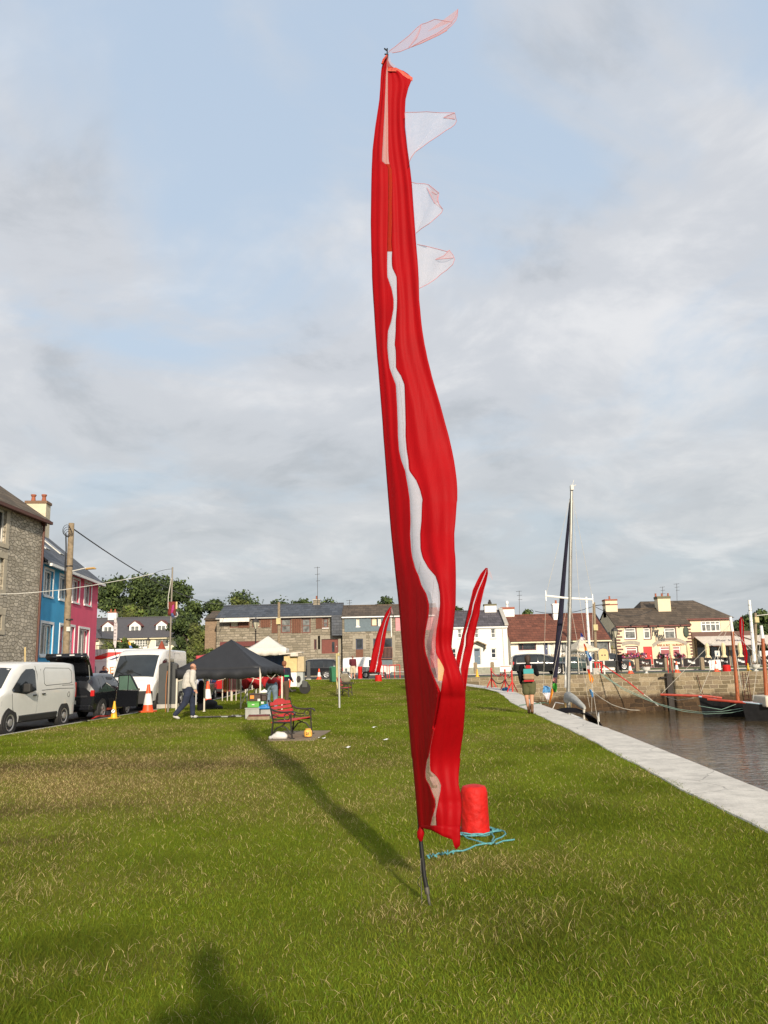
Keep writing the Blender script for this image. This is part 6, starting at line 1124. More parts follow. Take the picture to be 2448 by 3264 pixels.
# man in the grey hooded top, walking
J = stand(step=.26, lean=.10, arms=.06, armf=(.02, .12)); J['head'] = (.0, -.17, 1.60); J['face'] = (.0, -1, -.35); J['neck'] = (0, -.11, 1.46); J['al'] = (-.10, .42, .12); J['tl'] = (-.11, .30, .03); J['kl'] = (-.10, .10, .50); J['kr'] = (.11, -.20, .50); J['ar'] = (.11, -.22, .085); J['tr'] = (.13, -.38, .03)
g = G(598, 2290)
man = person('bald man in a pale grey hooded top and dark jeans, walking past the black gazebo', (g.x - .02, g.y + .0, 0), R(122), J,
    [('hooded_top', hood, lambda J: top_(1.25)(J) + [(J['neck'] + V(-.07, .07, -.03), .07, J['neck'] + V(.07, .07, -.03), .07), (J['neck'] + V(0, .11, -.06), .07, J['neck'] + V(0, .13, -.12), .05)], .014), ('jeans', jeans, trs_(1.2), .014), ('shoes', shoe, sho_, .012)],
    hair=(hairs, lambda J, f, s: [(J['head'] - f * .045 - s * .04 + V(0, 0, -.005), .055, J['head'] - f * .045 + s * .04 + V(0, 0, -.005), .055)]))
# woman with a backpack, walking away along the quay
J = stand(step=.10, lean=-.02, arms=.07); J['al'] = (-.05, .22, .13); J['tl'] = (-.05, .08, .04); J['kl'] = (-.06, .02, .50); J['wr'] = (.24, -.05, .94); J['el'] = (-.27, -.06, 1.20); J['wl'] = (-.16, -.25, 1.36); J['ar'] = (.04, -.10, .085); J['tr'] = (.05, -.25, .03)
def pack(t, J):
    b = mesh_obj('backpack', blob([((-.10, .20, 1.10), .075, (.10, .20, 1.10), .075), ((-.10, .18, 1.30), .07, (.10, .18, 1.30), .07), ((-.10, .20, 1.18), .08, (.10, .20, 1.18), .08), ((-.07, .19, 1.42), .05, (.07, .19, 1.42), .05)], .012), tan, t)
    f = MB(); f.box(-.155, .155, .235, .275, 1.22, 1.37); f.build('flap', teal, b, bevel=.01); f = MB(); f.box(-.16, .16, .22, .29, .98, 1.03); f.build('base_band', redc, b, bevel=.01)
    f = MB(); f.box(-.07, .07, .225, .262, 1.38, 1.48); f.build('pocket', redc, b, bevel=.01)
    for s in (-1, 1): st = MB(); st.tube([(s * .10, .14, 1.45), (s * .11, .02, 1.53), (s * .12, -.14, 1.42), (s * .13, -.15, 1.2), (s * .12, .10, 1.03)], .014, 6); st.build('strap', mat('grey_strap', (.3, .33, .36), .8), b)
g = G(1693, 2276)
person('woman in black top and olive shorts with a teal backpack, walking along the quay', (g.x + .0, g.y + .1, 0), R(180) - .15, J,
    [('black_hoodie', blackc, lambda J: top_(1.05, hem=-.06)(J) + [(J['neck'] + V(-.05, .06, -.02), .07, J['neck'] + V(.05, .06, -.02), .07)], .014), ('shorts', oliv, lambda J: [(J['pelvis'] + V(0, 0, -.02), .165, J['pelvis'] + V(0, 0, .05), .15)] + [(J['h' + a], .13, J['h' + a].lerp(J['k' + a], .55), .125) for a in 'lr'], .014), ('boots', boot, boot_, .012)],
    skinm=skin2, hair=(hairb, lambda J, f, s: [(J['head'] - f * .03 + V(0, 0, .05), .10, J['head'] - f * .05 - V(0, 0, .03), .095), (J['head'] - f * .06 - V(0, 0, .05), .085, J['head'] - f * .07 - V(0, 0, .13), .06)]), extra=pack, sc=.97)
# person bending over under the gazebo, seen from behind
J = dict(pelvis=(0, .05, .93), chest=(0, -.35, 1.02), neck=(0, -.55, .98), head=(0, -.68, .90), sl=(-.18, -.50, .98), sr=(.18, -.50, .98), el=(-.24, -.58, .72), er=(.24, -.58, .72), wl=(-.18, -.66, .50), wr=(.18, -.66, .50), hl=(-.10, .05, .90), hr=(.10, .05, .90), kl=(-.13, -.02, .50), kr=(.13, .0, .50), al=(-.15, .05, .085), ar=(.15, .03, .085), tl=(-.17, -.12, .03), tr=(.17, -.12, .03), face=(0, -.4, -1))
g = P(866, 2258, 30.2); person('person in a red top and pale jeans bending over under the black gazebo', (g.x, g.y, 0), R(180), J, [('red_top', redc, top_(1.1, hem=0), .014), ('pale_jeans', ljeans, trs_(1.1), .014), ('shoes', shoe, sho_, .012)], hair=(hairb, lambda J, f, s: [(J['head'] + V(0, .02, .04), .10, J['head'] + V(0, -.03, .0), .09)]))
# person standing behind the gazebo with a green band
J = stand(arms=.03, armf=(.2, .2)); g = P(906, 2245, 33.5)
def band(t, J): b = MB(); b.lathe([(.205, 1.15), (.207, 1.22)], 20, M=Matrix.Diagonal((1.15, .95, 1, 1))); b.build('green_band', greenb, t)
person('person in a navy top with a bright green band and brown trousers behind the gazebo', (g.x, 33.5, 0), R(165), J, [('navy_top', navyc, top_(1.1), .014), ('brown_trousers', brownc, trs_(1.1), .014), ('shoes', boot, sho_, .012)], hair=(mat('auburn_hair', (.2, .07, .03), .7), lambda J, f, s: [(J['head'] - f * .02 + V(0, 0, .05), .098, J['head'] - f * .04, .09)]), extra=band)
# man in shorts by the small van
J = stand(arms=.04, armf=(.0, .3), sw=.2); g = P(1125, 2160, 64)
person('man in a dark red top and beige shorts, back turned, beside the small white van', (g.x, 64, tz(0, 64) - .02), R(172), J, [('dark_top', dred, top_(1.12), .018), ('beige_shorts', beige, trs_(1.15, short=True), .018), ('shoes', shoe, sho_, .016)], hair=(hairs, lambda J, f, s: [(J['head'] - f * .03 + V(0, 0, .03), .09, J['head'] - f * .04, .085)]), sc=1.03)
# someone in black by the lamp post on the pier
J = stand(arms=.02); g = P(1976, 2141, 70)
person('person in black standing beside the black lamp post on the pier', (g.x, 70, ZP), R(150), J, [('black_coat', blackc, top_(1.1), .018), ('black_trousers', blackc, trs_(1.1), .018), ('shoes', boot, sho_, .016)], hair=(hairb, lambda J, f, s: [(J['head'] - f * .03 + V(0, 0, .04), .095, J['head'] - f * .04, .09)]), hands=True)
# figure leaning behind the delivery van
J = stand(arms=.05, lean=.25); g = P(322, 2125, 47)
person('person in dark clothes beside the catering trailer, mostly hidden by the large van', (g.x, 47, .05), R(60), J, [('dark_jacket', navyc, top_(1.2), .018), ('dark_trousers', blackc, trs_(1.1), .018), ('shoes', boot, sho_, .016)], hair=(hairb, lambda J, f, s: [(J['head'] - f * .03 + V(0, 0, .04), .095, J['head'] - f * .04, .09)]))
# the photographer, whose shadow falls into the lower left of the picture
J = stand(arms=.04, lean=-.02); J['er'] = (.25, -.06, 1.20); J['el'] = (-.25, -.06, 1.20); J['wr'] = (.10, -.14, 1.44); J['wl'] = (-.10, -.14, 1.44)
ph = person('person taking the photograph, known by the shadow at the lower left of the lawn', (0.18, -.22, 0), R(180), J, [('jacket', navyc, top_(1.08), .016), ('trousers', jeans, trs_(1.1), .016), ('shoes', shoe, sho_, .014)], hair=(hairb, lambda J, f, s: [(J['head'] - f * .02 + V(0, 0, .05), .10, J['head'] - f * .05, .095)]), sc=1.03)
# ------------------------------------------------------------------ things on the lawn and road
# black gazebo
def gazebo(label, C4, ze, zp, val, m_, legm, name='gazebo', legz=None, wave=.03, panel=None, group=None, concave=.25, sag=None, legr=.022):
    c = sum((Vector(p) for p in C4), Vector((0, 0, 0))) / 4; t = thing(name, label, 'gazebo', (c.x, c.y, 0), 0, group); q = [Vector((p[0] - c.x, p[1] - c.y, 0)) for p in C4]
    apex = Vector((0, 0, zp)); mb = MB()
    for i in range(4):
        a, b = q[i], q[(i + 1) % 4]; rows = []
        for u in [k / 8 for k in range(9)]:
            rows.append([(lambda e: (e.x, e.y, ze + (zp - ze) * (u ** (1 + concave)) - .05 * math.sin(math.pi * v) * (1 - u)))(a.lerp(b, v).lerp(Vector((0, 0, 0)), u)) for v in [k / 10 for k in range(11)]])
        mb.grid(rows)
        low = [[(lambda e: (e.x * 1.004, e.y * 1.004, ze - .05 * math.sin(math.pi * v) - val * w + (sag(i, v) if sag else 0) * w + wave * math.sin(v * 23 + i) * w * .6))(a.lerp(b, v) + (a.lerp(b, v).normalized() * wave * math.sin(v * 30 + i * 2) * w)) for v in [k / 24 for k in range(25)]] for w in (0, .5, 1)]
        mb.grid(low)
    cn = mb.build('canopy', m_, t, smooth=True); cn.modifiers.new('t', 'SOLIDIFY').thickness = .004
    for i, p in enumerate(q): l = MB(); r_ = legr; l.box(p.x * .97 - r_, p.x * .97 + r_, p.y * .97 - r_, p.y * .97 + r_, legz or 0, ze); l.box(p.x * .97 - r_*1.6, p.x * .97 + r_*1.6, p.y * .97 - r_*1.6, p.y * .97 + r_*1.6, (legz or 0), (legz or 0) + .03); l.build('leg', legm, t)
    for i in range(4):
        a, b = q[i] * .96, q[(i + 1) % 4] * .96; f = MB(); f.tube([a + V(0, 0, ze - .05), a.lerp(b, .5) + V(0, 0, ze - .42)], .012, 5); f.tube([b + V(0, 0, ze - .05), a.lerp(b, .5) + V(0, 0, ze - .42)], .012, 5); f.tube([a + V(0, 0, ze - .42), a.lerp(b, .5) + V(0, 0, ze - .05), b + V(0, 0, ze - .42)], .012, 5); f.build('truss', legm, t)
    if panel: panel(t, q)
    return t
nyl = mat('charcoal_nylon', (.022, .023, .027), .55, var=.12, bump=.3, bscale=6, trans=.06); whitel = mat('white_leg', (.62, .56, .46), .5)
c0 = G(556, 2279); c1 = Vector((c0.x + 3.12, c0.y - .75, 0)); c3 = Vector((-6.83, 30.35, 0)); c2 = Vector((-3.75, 29.4, 0))
gazebo('low black gazebo with a drooping valance beside the man in grey', [c0, c1, c2, c3], 1.56, 2.56, .33, nyl, whitel, concave=.12, wave=.035, sag=lambda i, v: (.16 * math.sin(math.pi * v) if i == 1 else 0), legr=.026)
def bluewall(t, q):
    m_ = MB(); a, b = q[3], q[2]; m_.grid([[tuple(a.lerp(b, v / 8) * .95 + V(0, .03 * math.sin(v * 2), z)) for v in range(9)] for z in (.9, 1.6, 2.3)]); m_.build('blue_side_panel', mat('blue_tarpaulin', (.035, .08, .22), .6, var=.15), t)
a = P(786, 2088, 47); b = P(912, 2088, 46); gz = .15
gazebo('white gazebo with a blue inner side panel beyond the black one', [Vector((a.x, 46.5, 0)), Vector((b.x, 46, 0)), Vector((b.x - .2, 49, 0)), Vector((a.x - .1, 49.5, 0))], P(850, 2066, 46).z, P(855, 2026, 47.5).z, .36, mat('white_canopy', (.80, .76, .68), .8, trans=.2, var=.04), whitel, legz=.1, panel=bluewall, concave=.2)
a = P(648, 2100, 37); gazebo('pink-red gazebo whose roof corner shows behind the black one', [Vector((a.x - .1, 36, 0)), Vector((a.x + 2.3, 35.5, 0)), Vector((a.x + 2.3, 38, 0)), Vector((a.x, 38.2, 0))], P(680, 2090, 37).z, P(700, 2058, 37).z, .2, mat('faded_red_canopy', (.62, .09, .10), .8, trans=.2), steel, concave=.5)
a = P(1815, 2060, 66); b = P(1911, 2076, 66)
gazebo('cream gazebo on the pier in front of the red-roofed bungalow', [Vector((P(1832, 2080, 67).x, 66, 0)), Vector((b.x, 66.2, 0)), Vector((b.x - .4, 69, 0)), Vector((P(1790, 2080, 69).x, 69, 0))], P(1850, 2068, 66).z, P(1853, 2036, 67.5).z, .22, mat('cream_canopy', (.72, .64, .50), .8, trans=.2), whitel, legz=ZP, concave=.3)
# folded red marquee cloth and crossed frame under the black gazebo
t = thing('folded_gazebo', 'half folded gazebo frame with bunched red cloth behind the crates', 'gazebo', (P(800, 2240, 32).x, 32, 0)); x0 = t.location.x
rc = MB(); random.seed(4)
for row in range(2):
    rc.grid([[(P(767 + (900 - 767) * v / 14, 2150, 32).x - x0, .25 * row * 2 + .12 * math.sin(v * 1.9 + z), 1.46 - z * (.22 + .16 * abs(math.sin(v * .9)))) for v in range(15)] for z in (0, 1, 2)])
rc.build('red_cloth', redc, t, smooth=True).modifiers.new('t', 'SOLIDIFY').thickness = .01
for a, b in (((-.42, 0, .08), (.20, .02, 1.32)), ((-.05, .1, 1.34), (.5, .1, .12)), ((-.15, .3, .1), (.35, .3, 1.2)), ((.12, .4, 1.25), (.75, .4, .15)), ((.62, .2, .1), (.66, .2, 1.3)), ((-.38, -.1, .0), (-.38, -.1, 1.4)), ((.98, .2, 0), (.98, .2, 1.4))):
    l = MB(); l.tube([a, b], .024, 6); l.build('frame_bar', whitel if a[0] < .5 else steel, t)
# hanging fabrics between posts up the road
for i, (px, c_, lab) in enumerate(((723, (.22, .09, .02), 'orange-brown cloth hung between white posts, beyond the red hatchback'), (739, (.55, .16, .20), 'pink cloth hung between white posts, right of the orange-brown one'), (754, (.24, .2, .15), 'grey-brown cloth hung between white posts, rightmost of three'))):
    w = .42; g = P(px, 2200, 39.5); t = thing('hanging_cloth', lab, 'cloth', (g.x, 39.5, 0), 0, 'cloths hung between posts'); m_ = MB()
    m_.grid([[(-w * .42 + w * .84 * v / 8, .04 * math.sin(v * 2.1 + i), .45 + z) for v in range(9)] for z in (0, .5, 1.0)]); m_.build('cloth', mat(f'hanging_cloth_{i}', c_, .9, var=.3, scale=6), t).modifiers.new('t', 'SOLIDIFY').thickness = .01
    for s in (-1, 1): l = MB(); l.tube([(s * w * .5, 0, 0), (s * w * .5, 0, 1.5)], .025, 6); l.build('post', whitel, t)
    l = MB(); l.tube([(-w * .5, 0, 1.47), (w * .5, 0, 1.47)], .012, 5); l.build('rail', whitel, t)
# cones
def cone(label, loc, h=.75, c=orange, name='traffic_cone', group='orange and white cones', plain=False):
    t = thing(name, label, 'cone', loc, 0, group if not plain else None); s = h / .75
    b = MB(); b.box(-.2 * s, .2 * s, -.2 * s, .2 * s, 0, .04 * s); b.build('base', c, t, bevel=.01)
    b = MB(); pr_ = [(.15, .04), (.135, .10), (.045, .68), (.04, .74), (.025, .75)]; b.lathe([(r * s, z * s) for r, z in pr_], 18); b.build('cone_body', c, t, smooth=True)
    if not plain: w = MB(); w.lathe([(.126 * s, .20 * s), (.077 * s, .50 * s)], 18); w.build('white_sleeve', mat('reflective_white', (.78, .76, .72), .45), t, smooth=True)
    return t
g = G(471, 2270); cone('tall orange and white cone in front of the large white van', (g.x, g.y, 0), 1.02)
g = P(662, 2226, 36.0); cone('orange and white cone seen beneath the black gazebo, beside the dark domed bag', (g.x, 36, 0), 1.0)
for lab, px, Y in (('small orange and white cone before the black estate car', 1017, 66), ('orange and white cone on the pier left of the first white urn', 2009, 63.5), ('orange and white cone on the pier before the pub barrier lettering', 2158, 63.5), ('orange and white cone beside the white board on the pier', 2284, 63.5)):
    g = P(px, 2140, Y); cone(lab, (g.x, Y, ZP if px > 1500 else .5), .85)
g = P(1599, 2150, 63.8); cone('orange and white cone with a sign board at the corner of the pier', (g.x, 63.8, ZP), .85)
g = G(363, 2290); ycol = mat('yellow_plastic', (.80, .42, .02), .5, var=.05); t = cone('yellow no-parking cone on the kerb by the black hatchback', (g.x, g.y, 0), .56, ycol, plain=True)
d = MB(); M = Matrix.Translation((0, -.085, .24)) @ Matrix.Rotation(R(-10), 4, 'X') @ UPR; d.lathe([(.075, 0), (.075, .006)], 20, M=M, mi=0); d.lathe([(.062, .006), (.062, .010)], 20, M=M, mi=1); text_mb('P', .085, d, M @ Matrix.Translation((0, 0, .013)), 2, .002); d.box(-.06, .06, -.006, .006, .012, .018, 0, M=M @ Matrix.Rotation(R(45), 4, 'Z')); d.build('no_parking_mark', [black, white, black], t)
g = P(1523, 2150, 63.0); cone('small yellow cone on the road before the white house', (g.x, 63.4, ZP), .6, ycol, plain=True, name='yellow_cone')
g = P(2386, 2140, 62.5); cone('small yellow cone at the foot of the crimson bowed banner', (g.x, 62.5, ZP), .6, ycol, plain=True, name='yellow_cone')
# red mat and dark bag beside the hatchback
g0 = G(288, 2297); g1 = G(352, 2286); rm = MB(); rm.grid([[(g0.x + (g1.x - g0.x) * u + .0, g0.y + (g1.y - g0.y) * u + v * .55, .02 + .05 * math.sin(u * 3 + v * 2) ** 2 + .02) for v in (0, .33, .66, 1)] for u in [k / 8 for k in range(9)]])
o = rm.build('red_mat', redgloss, smooth=True); o.modifiers.new('t', 'SOLIDIFY').thickness = .03; tag(o, 'crumpled red plastic mat on the kerb beside the yellow cone', 'mat')
g = P(262, 2300, 25.9); o = mesh_obj('bag', blob([((-.22, 0, .06), .08, (.22, 0, .05), .07), ((-.05, .05, .10), .07, (.1, .0, .10), .06)], .015), blackc, loc=(g.x, g.y, -.10)); tag(o, 'black bag lying on the road behind the near white van', 'bag')
# grey electricity pillar
g = G(533, 2257); t = thing('utility_cabinet', 'grey utility pillar with rounded top on a concrete foot, left of the man', 'cabinet', (g.x, g.y + .1, 0)); b = MB(); b.box(-.40, .40, -.22, .22, 0, .16); b.build('foot', concrete, t)
gcab = mat('charcoal_cabinet', (.055, .057, .055), .6, var=.1); b = MB(); prf = [(-.37, .16), (.37, .16), (.37, 1.72), (.30, 1.80), (0, 1.84), (-.30, 1.80), (-.37, 1.72)]; b.prism(prf, -.18, .18, 'y'); b.build('cabinet_body', gcab, t, bevel=.02); b = MB(); b.box(-.02, .02, -.19, -.181, .2, 1.7); b.build('door_gap', black, t)
g = P(984, 2160, 66.5); t = thing('utility_cabinet', 'slim dark grey cabinet before the black estate car', 'cabinet', (g.x, 66.5, .5)); b = MB(); b.box(-.14, .14, -.1, .1, 0, 1.45); b.build('cabinet_body', gcab, t, bevel=.02); b = MB(); b.box(-.2, .2, -.14, .14, -.05, .06); b.build('foot', concrete, t)
# metal pole hung with ribbons and a wooden paddle
g = G(535, 2270); top = P(550, 1808, g.y); t = thing('metal_pole', 'thin metal pole with a maroon cloth bundle and white cord near its top', 'pole', (g.x, g.y, 0)); L0 = Vector((top.x - g.x, 0, top.z))
b = MB(); b.tube([(0, 0, -.1), L0 * .6, L0], [.035, .032, .03], 8); b.build('pole_shaft', mat('dull_pole', (.24, .21, .17), .6, .2), t)
pt = lambda px, py: P(px, py, g.y - .08) - Vector((g.x, g.y, 0))
b = MB(); b.grid([[tuple(pt(x, y) + V(0, .05 * math.sin(i * 1.4 + j), 0)) for i, x in enumerate(np.linspace(536, 561, 6))] for j, y in enumerate(np.linspace(1918, 1962, 6))]); b.build('maroon_cloth', mat('maroon_cloth', (.17, .03, .02), .9, var=.3, scale=9), t, smooth=True).modifiers.new('t', 'SOLIDIFY').thickness = .02
b = MB(); b.tube([pt(552, 1927), pt(550, 1945), pt(547, 1955)], [.05, .06, .03], 6); b.build('magenta_ribbon', mat('magenta_ribbon', (.35, .03, .16), .8), t)
b = MB(); b.tube([pt(547, 1955), pt(551, 1962), pt(556, 1966)], [.04, .07, .03], 6); b.build('blue_ribbon', mat('blue_ribbon', (.06, .09, .2), .8), t)
b = MB(); b.tube([pt(546, 1842), pt(541, 1875), pt(536.5, 1900), pt(535.5, 1935), pt(539, 1950), pt(543, 1956)], .013, 6); b.tube([pt(563, 1950), pt(567, 1960), pt(562, 1966), pt(555, 1965)], .013, 6); b.build('white_cord', offwhite, t)
b = MB(); b.tube([pt(563, 1918), pt(562.5, 1941)], .035, 6); b.build('wooden_float', mat('pale_wood', (.55, .42, .2), .8), t)
b = MB(); b.tube([(-.08, -.03, 0), (-.09, -.03, 1.0), (-.05, -.04, 1.5)], .014, 5); b.build('orange_strap', mat('orange_strap', (.4, .14, .03), .8), t)
# white cable across to the pole, black cable overhead
g2 = P(-10, 1900, 15); c1_ = P(552, 1813, g.y); pts = [P(x, y, 26 + (g.y - 26) * max(0, (x - 120) / 430)) for x, y in ((-40, 1895), (60, 1892), (125, 1887), (200, 1880), (300, 1865), (365, 1853), (430, 1842), (490, 1828))]
b = MB(); b.tube(pts, .012, 6); tag(b.build('cord', offwhite), 'loose white cord strung from the stone building across to the metal pole', 'cord')
b = MB(); b.tube([pts[-1], P(510, 1820, g.y), P(530, 1815, g.y), c1_], .007, 5); tag(b.build('thin_line', black), 'thin dark line tying the white cord to the metal pole top', 'line')
# wooden telegraph pole
Yt = 33.0; bt = P(209, 2100, Yt); tp = P(228, 1668, Yt); t = thing('telegraph_pole', 'weathered wooden telegraph pole with coiled cables before the pink and blue houses', 'pole', (bt.x - .1, Yt, -.1)); o_ = Vector((bt.x - .1, Yt, -.1))
b = MB(); b.tube([(0, 0, -.2), P(209, 2100, Yt) - o_, tp - o_], [.15, .14, .115], 12); b.build('pole_shaft', timber, t, smooth=True)
q_ = lambda x, y, d=-.16: P(x, y, Yt + d) - o_
b = MB()
for i in range(4): 
    c = q_(212 + i * 2, 1690 + i * 4); r_ = .20 - i * .03; b.tube([c + V(math.cos(a_) * r_ * (.8 + .2 * i), .02 * i, math.sin(a_) * r_ * 1.15) for a_ in np.linspace(0, 6.1, 16)], .011, 5)
b.build('cable_coil', black, t)
for k, pts in enumerate(([(209, 1700), (210, 1760), (207, 1800), (206, 1860), (209, 1890), (211, 1905)], [(211, 1700), (212, 1750), (209, 1810), (209, 1870), (212, 1900)])): b = MB(); b.tube([q_(x, y) for x, y in pts], .016, 5); b.build('cable', black, t)
b = MB(); b.tube([q_(231, 1820), q_(250, 1816), q_(275, 1810)], .02, 6); b.build('lamp_arm', offwhite, t); b = MB(); b.tube([q_(272, 1815), q_(278, 1813), q_(300, 1811), q_(306, 1813)], [.03, .09, .10, .04], 8, sq=(1, .5)); b.build('lamp_head', mat('amber_lamp_housing', (.5, .3, .1), .5), t)
for y in (1805, 1975): b = MB(); c = q_(220, y, 0); b.lathe([(.155, -.03), (.155, .03)], 12, c=tuple(c)); b.build('band', iron, t)
b = MB(); c = q_(218, 2005, -.15); b.box(c.x - .07, c.x + .07, c.y - .03, c.y + .02, c.z - .09, c.z + .09); b.build('small_notice', offwhite, t)
b = MB(); A_p = tp + V(.1, 0, -.25); B_p = P(720, 1925, 88); mid_ = [A_p.lerp(B_p, u) - V(0, 0, 4 * .9 * u * (1 - u)) for u in [k / 24 for k in range(25)]]
b.tube(mid_, .028, 5); tag(b.build('overhead_cable', black), 'black overhead cable running from the telegraph pole towards the stone building', 'cable')
# grey leaning stick against stone building
g = P(68, 2100, 27); b = MB(); b.tube([(g.x + .0, 27.3, P(66, 2103, 27).z - .1), P(80, 2063, 27.3)], .03, 6); tag(b.build('leaning_plank', mat('pale_wood', (.55, .42, .2), .8)), 'pale plank leaning against the stone building above the near van', 'plank')
# boxes under the gazebo
def crate(name, label, cat, x0, x1, y0, y1, z0, z1, m_, lidm=None, lab=None, bev=.02, cap=None):
    t = thing(name, label, cat, ((x0 + x1) / 2, (y0 + y1) / 2, z0)); w = (x1 - x0) / 2; d = (y1 - y0) / 2; b = MB(); b.box(-w, w, -d, d, 0, z1 - z0 - .035); b.build('box_body', m_, t, bevel=bev)
    l = MB(); l.box(-w - .012, w + .012, -d - .012, d + .012, z1 - z0 - .034, z1 - z0); l.build('lid', lidm or m_, t, bevel=.01)
    for a, c_, w_, h_, mm in (lab or ()): q = MB(); q.box(a - w_ / 2, a + w_ / 2, -d - .02, -d - .004, c_ - h_ / 2, c_ + h_ / 2); q.build('sticker', mm, t)
    return t
Yb = 25.3; xb = lambda px: P(px, 2270, Yb).x; zb_ = lambda py: max(0, P(820, py, Yb).z)
clearp = mat('translucent_plastic', (.50, .49, .45), .35, var=.15, trans=.3); orl = mat('orange_sticker', (.75, .25, .03), .6)
crate('plastic_tub', 'clear plastic tub on the grass at the bottom left of the stacked boxes', 'storage box', xb(781), xb(826), Yb, Yb + .4, 0, zb_(2256), clearp)
crate('plastic_tub', 'second clear plastic tub with its top open, behind the brown tray', 'storage box', xb(828), xb(862), Yb + .12, Yb + .5, 0, zb_(2259), clearp)
crate('green_crate', 'bright green crate with a white label, under the dark brown one', 'crate', xb(787), xb(825), Yb + .05, Yb + .4, zb_(2256) + .004, zb_(2236), mat('green_plastic', (.09, .33, .05), .5), lab=[(0, .09, .08, .03, offwhite)])
crate('green_crate', 'darker green crate beside the bright green one', 'crate', xb(827), xb(843), Yb + .10, Yb + .45, zb_(2257) + .004, zb_(2236), mat('dark_green_plastic', (.04, .17, .04), .5), lab=[(0, .15, .08, .06, offwhite)])
crate('dark_crate', 'dark brown crate with an orange sticker on top of the green crate', 'crate', xb(792), xb(829), Yb + .07, Yb + .42, zb_(2236) + .004, zb_(2211), mat('dark_brown_plastic', (.05, .03, .022), .5), lab=[(-.08, .13, .12, .10, orl), (.13, .04, .08, .07, offwhite)])
crate('dark_crate', 'dark brown crate with a white cloth on top, beside the orange-stickered one', 'crate', xb(830.5), xb(846), Yb + .12, Yb + .45, zb_(2236) + .004, zb_(2214), MATS['dark_brown_plastic'])
t = thing('tray', 'low brown wooden tray of leaflets and red folders in front of the tubs', 'tray', (xb(831), Yb - .28, 0)); b = MB(); w = (xb(866) - xb(796)) / 2; b.box(-w, w, -.18, .18, 0, .10); b.build('tray_body', timber, t); b = MB(); b.box(-w + .03, w - .03, -.16, .16, .101, .14); b.box(-w + .05, w - .1, -.19, -.181, .10, .16); b.build('folders', maroon, t); b = MB(); b.box(-w + .1, w - .25, -.165, .0, .141, .155); b.build('leaflets', white, t)
o = mesh_obj('blue_bag', blob([((-.14, 0, .03), .05, (.16, 0, .03), .05), ((-.05, .0, .07), .05, (.06, .0, .09), .05), ((.06, .02, .1), .03, (.11, .02, .12), .03)], .012), mat('bright_blue_plastic', (.02, .17, .45), .4), loc=(xb(839), Yb + .1, zb_(2259) - .01)); tag(o, 'crumpled bright blue plastic bag on the tubs', 'bag')
o = mesh_obj('white_cloth', blob([((-.08, 0, .04), .04, (.06, 0, .05), .05), ((0, 0, .08), .04, (.02, 0, .1), .03)], .012), white, loc=(xb(807), Yb + .15, zb_(2256) - .002 + .0)); o.location.z = zb_(2211) + .0; o.location.x = xb(838); tag(o, 'crumpled white cloth on the dark crate', 'cloth')
g = G(655, 2262); o = mesh_obj('dark_bag', blob([((-.42, .1, .04), .12, (.40, 0, .03), .10), ((-.25, .1, .16), .16, (.12, .05, .18), .15), ((-.1, .08, .26), .12, (.05, .05, .25), .11)], .025, 3), mat('charcoal_bag', (.02, .02, .022), .8, bump=.3, bscale=10), loc=(g.x + .1, g.y + .4, 0)); tag(o, 'dark domed heap of folded fabric on the grass behind the gazebo leg', 'bag')
g = G(627, 2268); o = mesh_obj('black_holdall', blob([((0, 0, .08), .12, (0.02, 0, 1.02), .11), ((.1, 0, .2), .1, (.1, 0, .8), .09)], .025, 3), blackc, loc=(g.x, 31.0, 0)); tag(o, 'tall black bag standing behind the man in grey', 'bag')
for i, (x0, x1, y, lab) in enumerate(((585, 790, 2291, 'row of dark tent poles lying along the grass below the gazebo'), (735, 775, 2285, 'short dark pole lying on the grass near the tubs'))):
    a, b_ = G(x0, y), G(x1, y); t = thing('tent_poles', lab, 'poles', (a.x, a.y, 0)); random.seed(i)
    for k in range(6 if i == 0 else 2): p = MB(); dx = (b_.x - a.x) * random.uniform(0, .4); p.tube([(dx, random.uniform(-.15, .15), .035), (dx + (b_.x - a.x) * random.uniform(.45, .6), random.uniform(-.15, .15), .04)], .022, 6); p.build('pole_section', iron if k % 3 else steel, t)
for i, (px, py) in enumerate(((388 + 190, 2277), (592, 2276))): pass
